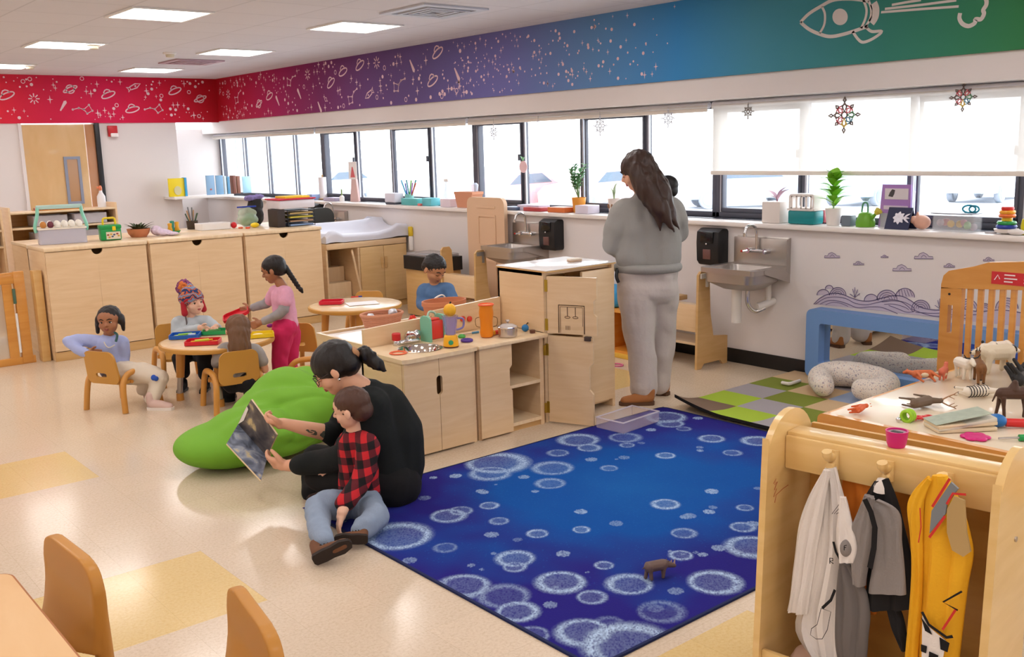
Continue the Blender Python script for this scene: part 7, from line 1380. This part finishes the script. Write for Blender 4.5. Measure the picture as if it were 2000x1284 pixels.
for k,(px_,w,h,cl,l) in enumerate(((1005,.2,.03,'#5d6b88','slate blue folder on the sill right of the tall panel'),(1042,.3,.05,'#cfc4d8','stack of lilac papers on the sill'),(1050,.24,.035,'#b9474a','red booklet under the lilac papers'),(1097,.22,.045,'#d9743c','orange box on the sill left of the flower pot'),(1147,.16,.07,'#dcd4e2','white box right of the orange flower pot'))): sbox('paper_pile',l,'papers',px_,w,.14,h,cl,.07+.05*(k==1))
def plantpot(px,r,h,col,lab,dx=.12,square=False):
    p=sl(px,dx); o=thing('potted_plant',lab,'plant',p)
    if square: MB().box(p+V((-r,-r,.0)),p+V((r,r,h)),0,.006).build('pot',cm('pot_'+col[1:],col,.4),o)
    else: MB().lathe([(r*.75,0),(r*.8,.01),(r,h*.97),(r*1.02,h),(r*.92,h),(r*.9,h*.9),(0,h*.9)],p,28,caps=False).build('pot',cm('pot_'+col[1:],col,.4),o)
    return o,p+V((0,0,h*.9))
o,q=plantpot(1131,.062,.13,'#e59a3c','leafy plant in an orange pot on the window sill')
mb=MB(); mb2=MB(); R2=random.Random(8)
for k in range(6):
    a=k*1.05; top=q+V((.02*math.cos(a),.09*math.cos(a*1.3+.4),.2+.04*(k%3))); sp_=smoothpath([q,q.lerp(top,.5)+V((0,.02,0)),top],5); mb2.tube(sp_,.004,6)
    for t in range(4,len(sp_)):
        for s_ in (-1,1): d=V((R2.uniform(-.02,.03),s_*R2.uniform(.04,.075),R2.uniform(.0,.045))); leaf(mb,sp_[t],sp_[t]+d,.015)
mb.build('foliage',cm('leaf_mid','#6a9a68',.45),o,fixn=False); mb2.build('stem',cm('stem_green','#6a8a5a'),o)
o,q=plantpot(1200,.055,.13,'#e2d6cf','cream patterned plant pot on the sill beside the teacher'); mb=MB()
for k in range(9): a=2*PI*k/9; c=q+V((.0505*math.cos(a),.0505*math.sin(a),-.05)); mb.ball(c,(.008,.012,.02),8,6)
mb.build('pattern',cm('pattern_brown','#8a6248',.6),o); mb=MB()
for k in range(5): leaf(mb,q,q+V((.02*math.cos(k*1.3),.05*math.sin(k*1.3),.08+.02*k)),.012)
mb.build('foliage',cm('leaf_pale','#b5c9a5',.5),o,fixn=False)
o,q=plantpot(1517,.075,.15,'#e6ddd6','white square pot with a pink leaved plant on the sill',.07,True); mb=MB(); 
for d in ((0,.09,.09),(0,-.1,.1),(-.02,.05,.05),(.02,-.07,.12)): leaf(mb,q+V((0,.0,.02)),q+V(d)*1.0,.026)
mb.build('foliage',cm('leaf_pink','#b98fa0',.45),o,fixn=False); MB().tube([q,q+V((0,0,.05))],.006,6).build('stem',cm('stem_red','#8a5560'),o)
o,q=plantpot(1627,.055,.115,'#ece4de','bushy bright green plant in a round white pot on the sill',.07); mb=MB(); R2=random.Random(4)
for k in range(22):
    a=k*2.4; z0=.02+.0085*k; l=.135-.0012*k; top=q+V((l*math.cos(a)*.7,l*math.sin(a),z0+.05-.0015*k+.03*R2.random())); leaf(mb,q+V((0,0,z0)),top,.034,fold=.12)
for d in ((0,-.07,.26),(-.04,.05,.27),(.03,.0,.28),(-.03,-.03,.25)): leaf(mb,q+V((0,0,.19)),q+V(d),.05,fold=.1)
mb.build('foliage',cm('leaf_bright','#84c233',.4,var=.25,vscale=30),o,fixn=False); MB().tube([q,q+V((0,0,.2))],.006,6).build('stem',cm('stem_green','#6a8a5a'),o)
p=sl(1573,.06); o=thing('sorting_basket','teal tub with white slotted lid between the two plants on the sill','tub',p); MB().box(p+V((-.06,-.105,.001)),p+V((.06,.105,.095)),0,.012).build('tub',cm('tub_teal','#12878c',.4),o); mb=MB(); mb.ring(rrect(.2,.115,.02,3,p.y,p.z+.15),rrect(.175,.075,.015,3,p.y,p.z+.15),p.x-.055,p.x+.055,'x')
for k in range(5): mb.box((p.x-.055,p.y-.08+.038*k,p.z+.105),(p.x-.045,p.y-.068+.038*k,p.z+.195))
mb.box((p.x-.062,p.y-.108,p.z+.095),(p.x+.062,p.y+.108,p.z+.107)); mb.build('lid',cm('lid_white','#ece4de',.45),o)
sbox('red_carton','small red and white carton beside the teal tub','carton',1606,.05,.03,.09,'#d9707a',.16); sbox('grey_pot','small dark grey jar on the sill left of the green watering can','jar',1657,.07,.07,.07,'#6b7682',.08)
p=sl(1690,.08); o=thing('watering_can','green toy watering can with yellow rose on the sill','watering can',p); mg=cm('can_green','#6aa62a',.4); MB().lathe([(.06,.0),(.062,.03),(.045,.085),(.03,.095)],p,20).build('can_body',mg,o); MB().tube([p+V((0,-.03,.04)),p+V((-.01,-.085,.095))],[.014,.01],10).build('spout',mg,o); MB().tube([p+V((-.01,-.08,.09)),p+V((-.012,-.1,.11))],[.018,.026],12).build('rose',cm('rose_yellow','#cfc23a'),o); MB().tube(smoothpath([p+V((0,.03,.085)),p+V((0,.02,.15)),p+V((0,-.01,.15)),p+V((0,-.015,.09))],5),.006,8).build('handle',cm('can_handle','#4f8f6a'),o)
p=sl(1747,.11); o=thing('picture_board','purple picture board with small cards propped on the sill','board',p); MB().prism([(p.y+.115,p.z),(p.y-.105,p.z),(p.y-.1,p.z+.275),(p.y+.095,p.z+.275)],p.x,p.x+.006,'x').build('board',cm('board_purple','#a97fc0',.6),o,smooth=False)
for a,b,c,d,cl in ((.075,-.085,.18,.25,'#dcd3d6'),(.08,-.085,.115,.14,'#d9c9d6'),(.1,.03,.0,.09,'#b9b6c0')): MB().box((p.x-.003,p.y+a,p.z+b*0+c),(p.x-.0005,p.y+b,p.z+d)).build('card',cm('card_'+cl[1:],cl,.6),o,smooth=False)
MB().prism([(p.y+.05,p.z+.2),(p.y+.02,p.z+.195),(p.y+.01,p.z+.215),(p.y+.005,p.z+.24),(p.y+.025,p.z+.245),(p.y+.04,p.z+.225)],p.x-.0045,p.x-.003,'x').build('picture',cm('bird_dark','#4a4648'),o,smooth=False)
MB().tube([p+V((.006,0,.2)),p+V((.1,0,.0))],.004,6).build('prop',M_dark,o)
p=sl(1757,.04); o=thing('flower_book','dark blue book with white flower cover standing open as a tent on the sill','book',p); 
MB().prism([(p.x-.055,p.z),(p.x-.049,p.z),(p.x+.003,p.z+.135),(p.x-.003,p.z+.135)],p.y-.085,p.y+.075,'y').build('cover',cm('cover_navy','#22284a',.5),o,smooth=False); MB().prism([(p.x+.055,p.z),(p.x+.049,p.z),(p.x-.003,p.z+.135),(p.x+.003,p.z+.135)],p.y-.085,p.y+.075,'y').build('back_cover',cm('cover_navy','#22284a'),o,smooth=False); MB().prism([(p.x-.048,p.z+.004),(p.x-.04,p.z+.004),(p.x+.0,p.z+.12),(p.x-.002,p.z+.13)],p.y-.08,p.y+.07,'y').build('page_block',M_paper,o,smooth=False)
mb=MB(); nf=V((-.933,0,.36)); uf=V((.36,0,.933)); yf=V((0,1,0)); c=p+V((-.028,-.01,.07))+nf*.003
for k in range(8): a=2*PI*k/8; leaf(mb,c,c+(yf*math.cos(a)+uf*math.sin(a))*.042,.012,up=nf,fold=0)
for k in range(3): leaf(mb,c+yf*-.03,c+yf*(-.07)+uf*(.03-.03*k),.006,up=nf,fold=0)
mb.build('flower_print',cm('print_white','#e6e4ee',.6),o,fixn=False)
p=sl(1800,.07); o=thing('pig_bank','pink pig shaped jar on the sill right of the flower book','jar',p); fuse('jar_body',MB().ball(p+V((0,0,.045)),(.045,.055,.045)).ball(p+V((-.02,.045,.06)),(.025,.025,.025)).ball(p+V((0,.03,.09)),(.012,.01,.022)),cm('pig_pink','#d7a58f',.5),.005,3,o)
def toybin(px,w,h,lab,cl):
    p=sl(px,.07); o=thing('toy_bin',lab,'bin',p); mb=MB(); mb.ring(rrect(w,.13,.02,3,p.y,p.x),rrect(w-.01,.12,.016,3,p.y,p.x),p.z,p.z+h,'z')
    mb.v=[V((v.y,v.x,v.z)) for v in mb.v]; mb.box(p+V((-.06,-w/2+.01,.001)),p+V((.06,w/2-.01,.005))); mb.build('tub',clearp('tub_frost','#dfe0e4',.2,.15),o)
    for k in range(9): MB().ball(p+V((R2.uniform(-.04,.04),R2.uniform(-w/2+.03,w/2-.03),.025+.03*R2.random())),.022,10,8).build('toy',cm('bt_%d'%(k%5),('#d98a8a','#e0b84a','#8fb87a','#b9a9b0','#c98f9a')[k%5]),o)
    return o,p
o,p=toybin(1868,.26,.105,'clear bin of small toys with a flat lid on the sill','#fff'); MB().box(p+V((-.07,-.125,.105)),p+V((.07,.135,.112)),0,.004).build('lid',cm('lid_smoke','#8f8f98',.4),o)
p2=p+V((0,-.07,.106)); tag(MB().tube([p2+V((.0,.04*math.cos(2*PI*k/14),.03+.022*math.sin(2*PI*k/14))) for k in range(14)],.006,6,closed=True).tube([p2+V((.0,-.03+.03*math.cos(2*PI*k/14),.03+.02*math.sin(2*PI*k/14))) for k in range(14)],.006,6,closed=True).build('teal_links',cm('links_teal','#2f93ae')),'teal plastic chain links resting on the toy bin','toy links')
p=sl(1965,.04); o=thing('stacking_rings','rainbow stacking ring toy at the right end of the sill','toy',p); MB().lathe([(.02,.0),(.062,.012),(.068,.03),(.02,.034)],p,28,caps=False).build('base',cm('ring_base','#efe6e0',.4),o)
z=.034
for cl,r in (('#2a3fa0',.058),('#2c9a4a',.054),('#f0c62a',.03),('#e8702a',.048),('#f2a62a',.045),('#d9352a',.036)):
    MB().lathe([(.012,z),(r*.9,z),(r,z+.01),(r*.9,z+.02),(.012,z+.02)],p,28,caps=False).build('ring',cm('ring_'+cl[1:],cl,.35),o); z+=.021
p=sl(1985,.0); tag(fuse('white_toy',MB().ball(p+V((-.005,0,.018)),(.03,.05,.018)),cm('toy_white','#e9e2de',.4),.005,2),'rounded white toy at the sill edge by the stacking rings','toy'); p=sl(1935,.02); tag(MB().tube([p+V((.02*math.cos(2*PI*k/14),.03*math.sin(2*PI*k/14),.006)) for k in range(14)],.005,6,closed=True).build('grey_ring',cm('ring_grey','#b5b0b5',.4)),'thin grey ring at the sill edge left of the stacking rings','toy ring')
p=sl(2005,.05); tag(MB().lathe([(.03,0),(.034,.05),(.028,.09)],p,16).build('yellow_cup',cm('cup_lime','#d6c81e')),'yellow cup cut by the right picture edge on the sill','cup')
# ---------------------------------------------------------------- hanging snowflakes and a pink paper disc
def flake(px,py,r,lab,X,cols,arms=8,string=True):
    c=on_x(px,py,X); o=thing('snowflake',lab,'snowflake',c,group='hanging window snowflakes'); mb=MB(); f=lambda a,b,h:(X-h,c.y+a,c.z+b); w=r*.09
    def pt(rr,a): return (rr*math.cos(a),rr*math.sin(a))
    for k in range(arms):
        a=PI/2+k*2*PI/arms; s_=V(pt(1,a)+(0,)); n_=V((-s_.y,s_.x,0)); L_=r if k%2==0 else r*.78
        q=lambda t,u:((s_*t+n_*u).x,(s_*t+n_*u).y)
        mb.stroke([q(.18*r,0),q(.45*L_,.13*r),q(.72*L_,0),q(.45*L_,-.13*r)],w,f,k%len(cols),closed=True,th=.002); mb.stroke([q(.72*L_,0),q(.82*L_,.08*r),q(L_,0),q(.82*L_,-.08*r)],w,f,0,closed=True,th=.002); mb.stroke([q(.5*r,.2*r),q(.6*r,.0)],w*.8,f,k%len(cols)); mb.stroke([q(.5*r,-.2*r),q(.6*r,.0)],w*.8,f,k%len(cols))
    mb.stroke([pt(.18*r,2*PI*k/12) for k in range(12)],w,f,0,closed=True)
    n=len(mb.v); fs0=list(mb.f); ms0=list(mb.m); mb.v+=[v+V((.003,0,0)) for v in mb.v]; mb.f+=[tuple(i+n for i in reversed(q_)) for q_ in fs0]; mb.m+=ms0
    mb.build('flake',cols,o,smooth=False,fixn=False)
    if string: MB().tube([c+V((0,0,r)),V((c.x,c.y,1.9))],.0015,5).build('thread',cm('thread_grey','#8a8a90'),o)
FW=[cm('flake_white','#c9c9d2',.7)]; FG=[cm('flake_grey','#8c857f',.7)]; FC=[cm('flake_brown','#6f5f58',.7),cm('flake_red','#d05a62'),cm('flake_green','#5f8f6a'),cm('flake_teal','#3f7f95'),cm('flake_yellow','#cfae4a'),cm('flake_rose','#c9606a')]
flake(964,258,.075,'white paper snowflake hanging in the window left of the pink disc',WX+.13,FW); flake(1172,246,.085,'white paper snowflake above the orange potted plant',WX+.13,FW); flake(1305,231,.075,'white paper snowflake right above the standing teacher',WX+.13,FW); flake(1051,240,.03,'tiny white snowflake high in the window above the pink disc',WX+.13,FW)
flake(1461,218,.055,'small grey snowflake on the blind, leftmost of three',WX+.135,FG); flake(1649,225,.118,'large multicoloured snowflake in the middle of the blind',WX+.135,FC); flake(1881,190,.085,'multicoloured snowflake near the right end of the blind',WX+.135,FC)
p=on_x(1022,326,WX+.14); o=thing('paper_disc','pale pink paper disc with green leaves hung at the window post','decoration',p); MB().lathe([(.055,-.003),(.055,.003)],(0,0,0),28,M=TM(p,0,PI/2)).build('disc',cm('disc_pink','#ecc9cf',.7),o); mb=MB(); leaf(mb,p+V((-.005,0,.05)),p+V((-.01,.03,.1)),.014); leaf(mb,p+V((-.005,0,.05)),p+V((-.01,-.03,.09)),.014); mb.build('leaf',cm('leaf_mid','#6a9a68'),o,fixn=False)
# ---------------------------------------------------------------- toy animals on the activity table
def animal(name,lab,p,rz,s,cols,body,legs,neck,head,extra=(),lie=0,tail=None,vox=.0022):
    """toy figure: local x forward, z up, s = length scale; lie = roll onto the side"""
    o=thing(name,lab,'toy animal',p,group='toy animals on the activity table'); base=MB()
    for a,ra,b,rb in body+legs+[neck,head]+([tail] if tail else []): capsule(base,V(a)*s,ra*s,V(b)*s,rb*s,10)
    M=TM((0,0,0),lie,0,0); vs=[M@v for v in base.v]; mz=min(v.z for v in vs); M2=Matrix.Translation(V(p)+V((0,0,.0008-mz)))@Matrix.Rotation(rz,4,'Z')@M
    base.v=[M2@v for v in base.v]; bo=fuse('animal_body',base,cols[0],vox,2,o)
    for nm,kind,args,ci in extra:
        mb=MB()
        if kind=='ball': mb.ball(V(args[0])*s,V(args[1])*s if hasattr(args[1],'__len__') else args[1]*s,12,8)
        else: mb.tube([V(q)*s for q in args[0]],[r*s for r in args[1]],8)
        mb.v=[M2@v for v in mb.v]; mb.build(nm,cols[ci],o)
    return o
QB=[((-.3,0,.55),.16,(.28,0,.57),.17)]
def QL(h=.5,r=.05,sp=.09,k=0): return [((x,y,.5),r*1.6,(x+dx*.5,y,.26),r) for x,y,dx in ((.27,sp,.06),(.27,-sp,-.05+k),(-.3,sp,-.08),(-.3,-sp,.05))]+[((x+dx*.5,y,.26),r,(x+dx,y,.03),r*.9) for x,y,dx in ((.27,sp,.06),(.27,-sp,-.05+k),(-.3,sp,-.08),(-.3,-sp,.05))]
NK=((.33,0,.62),.11,(.5,0,.85),.08); HD=((.5,0,.86),.085,(.68,0,.78),.055); TL=((-.42,0,.62),.03,(-.5,0,.4),.02)
brown=cm('toy_brown_hide','#7d5128',.6); dk=cm('toy_dark','#1c1a1a',.5); cream=cm('toy_cream','#dcc9a8',.6); og=cm('toy_orange_hide','#c96a3c',.6); wh=cm('toy_white_hide','#e8ddcb',.6); tn=cm('toy_taupe','#6b5745',.6)
AT=lambda x,y:on_z(x,y,TH+.001)
EARS=[('ear','ball',((.47,.07,.95),(.02,.02,.045)),0),('ear','ball',((.47,-.07,.95),(.02,.02,.045)),0)]
animal('toy_antelope','brown toy antelope standing at the back of the activity table',AT(1912,748),.6,.13,[brown,dk],QB,QL(),NK,((.5,0,.88),.08,(.64,0,.86),.05),EARS+[('horn','tube',([(.48,.03,.95),(.46,.05,1.1)],[.02,.008]),1),('horn','tube',([(.48,-.03,.95),(.46,-.05,1.1)],[.02,.008]),1)]+[('hoof','ball',((x,y,.03),(.05,.05,.03)),1) for x,y in ((.33,.09),(.22,-.09),(-.38,.09),(-.25,-.09))],0,TL)
animal('toy_camel','dark brown toy camel standing at the right picture edge of the activity table',AT(1978,815),-.75,.15,[cm('toy_camel_hide','#4f3526',.6),dk],[((-.3,0,.6),.15,(.28,0,.6),.16),((-.02,0,.7),.15,(0,0,.86),.08)],QL(r=.045),((.36,0,.6),.09,(.58,0,.75),.06),((.58,0,.9),.07,(.74,0,.86),.05),[],0,((-.42,0,.66),.03,(-.52,0,.4),.02))
animal('toy_polar_bear','cream toy polar bear at the back of the activity table behind the antelope',AT(1945,728),2.6,.17,[cm('toy_bear','#dccdb2',.6),dk],[((-.28,0,.5),.22,(.28,0,.5),.2)],QL(r=.08,sp=.12),((.36,0,.52),.15,(.5,0,.55),.12),((.5,0,.56),.11,(.7,0,.52),.06),[('nose','ball',((.76,0,.53),.03),1)])
animal('toy_panda','black and white toy panda lying at the far end of the activity table',AT(1968,704),2.7,.14,[wh,dk],[((-.28,0,.5),.2,(.28,0,.5),.2)],QL(r=.08,sp=.12),((.36,0,.52),.15,(.5,0,.58),.13),((.5,0,.6),.13,(.62,0,.56),.08),[('patch','ball',((.2,0,.5),(.12,.22,.23)),1),('patch','ball',((-.3,0,.5),(.13,.2,.2)),1),('ear','ball',((.5,.12,.72),.05),1),('ear','ball',((.5,-.12,.72),.05),1),('leg','ball',((.27,.13,.2),(.09,.09,.2)),1),('leg','ball',((-.33,.13,.2),(.09,.09,.2)),1)],1.2)
animal('toy_zebra','toy zebra fallen on its side in the middle of the activity table',AT(1885,768),-.5,.13,[wh,dk],QB,QL(r=.04),NK,HD,[('stripe','tube',([(x,.17*math.cos(a),.56+.17*math.sin(a)) for a in [k*.5-.4 for k in range(8)]],[.014]*8),1) for x in (-.3,-.2,-.1,0,.1,.2,.3)]+[('muzzle','ball',((.7,0,.77),(.04,.05,.045)),1)]+[('hoof','ball',((x,y,.03),(.04,.04,.03)),1) for x,y in ((.33,.09),(.22,-.09),(-.38,.09),(-.25,-.09))],1.45,TL)
animal('toy_cow','white toy longhorn cow with dark patch behind the zebra',AT(1880,740),-2.2,.13,[wh,dk],[((-.3,0,.5),.18,(.28,0,.52),.18)],QL(r=.05),((.33,0,.6),.12,(.5,0,.68),.1),((.5,0,.7),.1,(.68,0,.6),.07),[('horn','tube',([(.5,.06,.78),(.5,.2,.8),(.52,.28,.92)],[.03,.025,.01]),1),('horn','tube',([(.5,-.06,.78),(.5,-.2,.8),(.52,-.28,.92)],[.03,.025,.01]),1),('patch','ball',((-.05,.08,.58),(.15,.12,.12)),1)])
animal('toy_buffalo','black toy buffalo lying on its back at the right of the antelope',AT(1968,752),.3,.15,[dk,tn],[((-.3,0,.5),.19,(.28,0,.54),.2)],QL(r=.06),((.33,0,.6),.14,(.5,0,.66),.11),((.5,0,.66),.11,(.68,0,.55),.08),[('horn','tube',([(.5,.08,.72),(.5,.2,.7),(.5,.24,.85)],[.03,.025,.01]),1),('horn','tube',([(.5,-.08,.72),(.5,-.2,.7),(.5,-.24,.85)],[.03,.025,.01]),1)],2.5)
animal('toy_gorilla','second black toy animal at the right edge behind the buffalo',AT(1992,742),1.2,.13,[dk,tn],[((-.25,0,.45),.19,(.25,0,.6),.2)],QL(r=.07),((.33,0,.65),.14,(.42,0,.75),.12),((.42,0,.78),.12,(.52,0,.74),.09),[],1.3)
animal('toy_fox','orange and cream toy fox lying at the table edge nearest the pillow',AT(1815,748),2.5,.11,[og,cream],QB,QL(r=.05),NK,HD,EARS+[('tail','tube',([(-.42,0,.55),(-.6,0,.5),(-.85,0,.5),(-1.0,0,.52)],[.05,.11,.12,.02]),1),('belly','ball',((0,0,.44),(.2,.1,.08)),1)],1.4)
animal('toy_fox_cub','small orange toy fox standing behind the lying fox',AT(1842,742),.2,.075,[cm('toy_fox_red','#cf6a4f',.6),cream],[((-.3,0,.5),.22,(.28,0,.52),.2)],QL(r=.07),((.33,0,.6),.14,(.46,0,.8),.12),((.46,0,.82),.13,(.66,0,.76),.07),EARS)
animal('toy_elk','brown toy elk with antlers fallen on its side on the activity table',AT(1770,790),-.15,.125,[tn,cm('antler','#a07a5a',.6)],QB,QL(r=.035,sp=.12),NK,HD,[('antler','tube',([(.5,s_*.05,.93),(.6,s_*.14,1.05),(.72,s_*.2,1.15),(.85,s_*.16,1.2)],[.025,.022,.02,.01]),1) for s_ in (-1,1)]+[('antler_tine','tube',([(.62,s_*.15,1.07),(.72,s_*.06,1.2)],[.018,.008]),1) for s_ in (-1,1)]+[('antler_tine','tube',([(.74,s_*.2,1.15),(.78,s_*.3,1.28)],[.018,.008]),1) for s_ in (-1,1)],1.5,TL)
animal('toy_tiger','small orange toy tiger lying at the near left corner of the activity table',AT(1660,806),.3,.075,[cm('toy_tiger_hide','#d5602f',.6),dk],QB,QL(r=.06),((.33,0,.6),.13,(.46,0,.7),.12),((.46,0,.72),.13,(.6,0,.68),.08),EARS+[('tail','tube',([(-.42,0,.6),(-.7,0,.6),(-.9,.1,.66)],[.04,.04,.03]),0)],1.3)
o=animal('toy_rhino','grey brown toy rhinoceros standing on the blue rug',on_z(1282,1131,.0085),-.35,.105,[cm('toy_rhino_hide','#6a5650',.65),cm('rhino_horn','#a58f8a',.6)],[((-.28,0,.46),.2,(.26,0,.46),.2)],QL(r=.075,sp=.1),((.33,0,.48),.16,(.5,0,.42),.12),((.5,0,.42),.12,(.72,0,.34),.08),[('horn','tube',([(.72,0,.42),(.76,0,.58)],[.04,.01]),1),('horn','tube',([(.6,0,.5),(.61,0,.58)],[.03,.01]),1),('ear','ball',((.45,.08,.58),(.02,.02,.04)),0),('ear','ball',((.45,-.08,.58),(.02,.02,.04)),0)],0,((-.46,0,.5),.025,(-.56,0,.42),.02))
del o['group']
p=AT(1778,822); o=thing('bead_chain','lime loops and red toy chain lying on the activity table','toy chain',p)
for k in range(3): MB().tube([p+V((-.03+.012*k,.02*math.cos(2*PI*i/16),.022+.02*math.sin(2*PI*i/16))) for i in range(16)],.0065,8,closed=True).build('loop',cm('loop_lime','#9fcf2f',.4),o)
for k in range(4): q=p+V((.01+.018*k,-.006-.01*k,.008)); MB().tube([q+V((.014*math.cos(2*PI*i/12),.011*math.sin(2*PI*i/12),.002*(k%2))) for i in range(12)],.005,6,closed=True).build('link',cm('link_red','#d9302f',.4),o)
MB().ball(p+V((-.05,.02,.01)),.01).build('bell',M_chrome,o)
p=AT(1880,837); M=TM(p,0,0,-.62); o=thing('board_book','thick board book lying half open at the front of the activity table','book',p); 
for k,(a,h) in enumerate(((0,.0),(.03,.018),(.16,.02))):
    MB().box((-.12,-.055,0),(.1,.055,.014),0,.003,M=M@Matrix.Translation((0,0,.001+h*1.0))@Matrix.Rotation(-a*1.0,4,'Y')@Matrix.Translation((0,0,.0))).build('board_page',cm('board_cream','#e2cfae',.6) if k<2 else cm('board_cover','#d9d2c2',.35),o)
MB().box((-.12,-.05,.05),(.09,.05,.0515),M=M@Matrix.Rotation(-.16,4,'Y')).build('picture',cm('book_picture','#9fa892',.35,var=.3,vscale=30),o)
p=AT(1985,836); o=thing('toy_hammer','red handled toy with blue head at the right edge of the activity table','toy',p); MB().tube([p+V((.06,-.08,.018)),p+V((-.02,.03,.018))],.016,12).build('handle',cm('link_red','#d9302f'),o); MB().ball(p+V((-.035,.055,.024)),(.03,.035,.024)).build('head',cm('hammer_blue','#2470b8',.4),o)
p=AT(1905,856); o=thing('toy_flower_piece','flat magenta flower shaped toy under the board book','toy',p); mb=MB()
for k in range(6): mb.lathe([(.02,.001),(.022,.006),(.016,.01)],p+V((.03*math.cos(k*PI/3),.03*math.sin(k*PI/3),0)),14)
mb.lathe([(.022,.001),(.022,.0095)],p,14); fuse('petals',mb,cm('magenta','#d3207c'),.003,1,o)
p=AT(1990,862); o=thing('toy_screwdriver','green and yellow toy screwdriver at the right edge near the rack','toy',p); MB().tube([p+V((.05,-.05,.012)),p+V((0,0,.012))],.012,12).build('handle',cm('toolbox_green','#1e9a4e'),o); MB().tube([p+V((.0,0,.012)),p+V((-.045,.05,.008))],.004,8).build('shaft',M_steel,o); MB().tube([p+V((.02,-.02,.012)),p+V((.03,-.03,.012))],.0135,12).build('band',cm('toolbox_yellow','#f2d21f'),o)
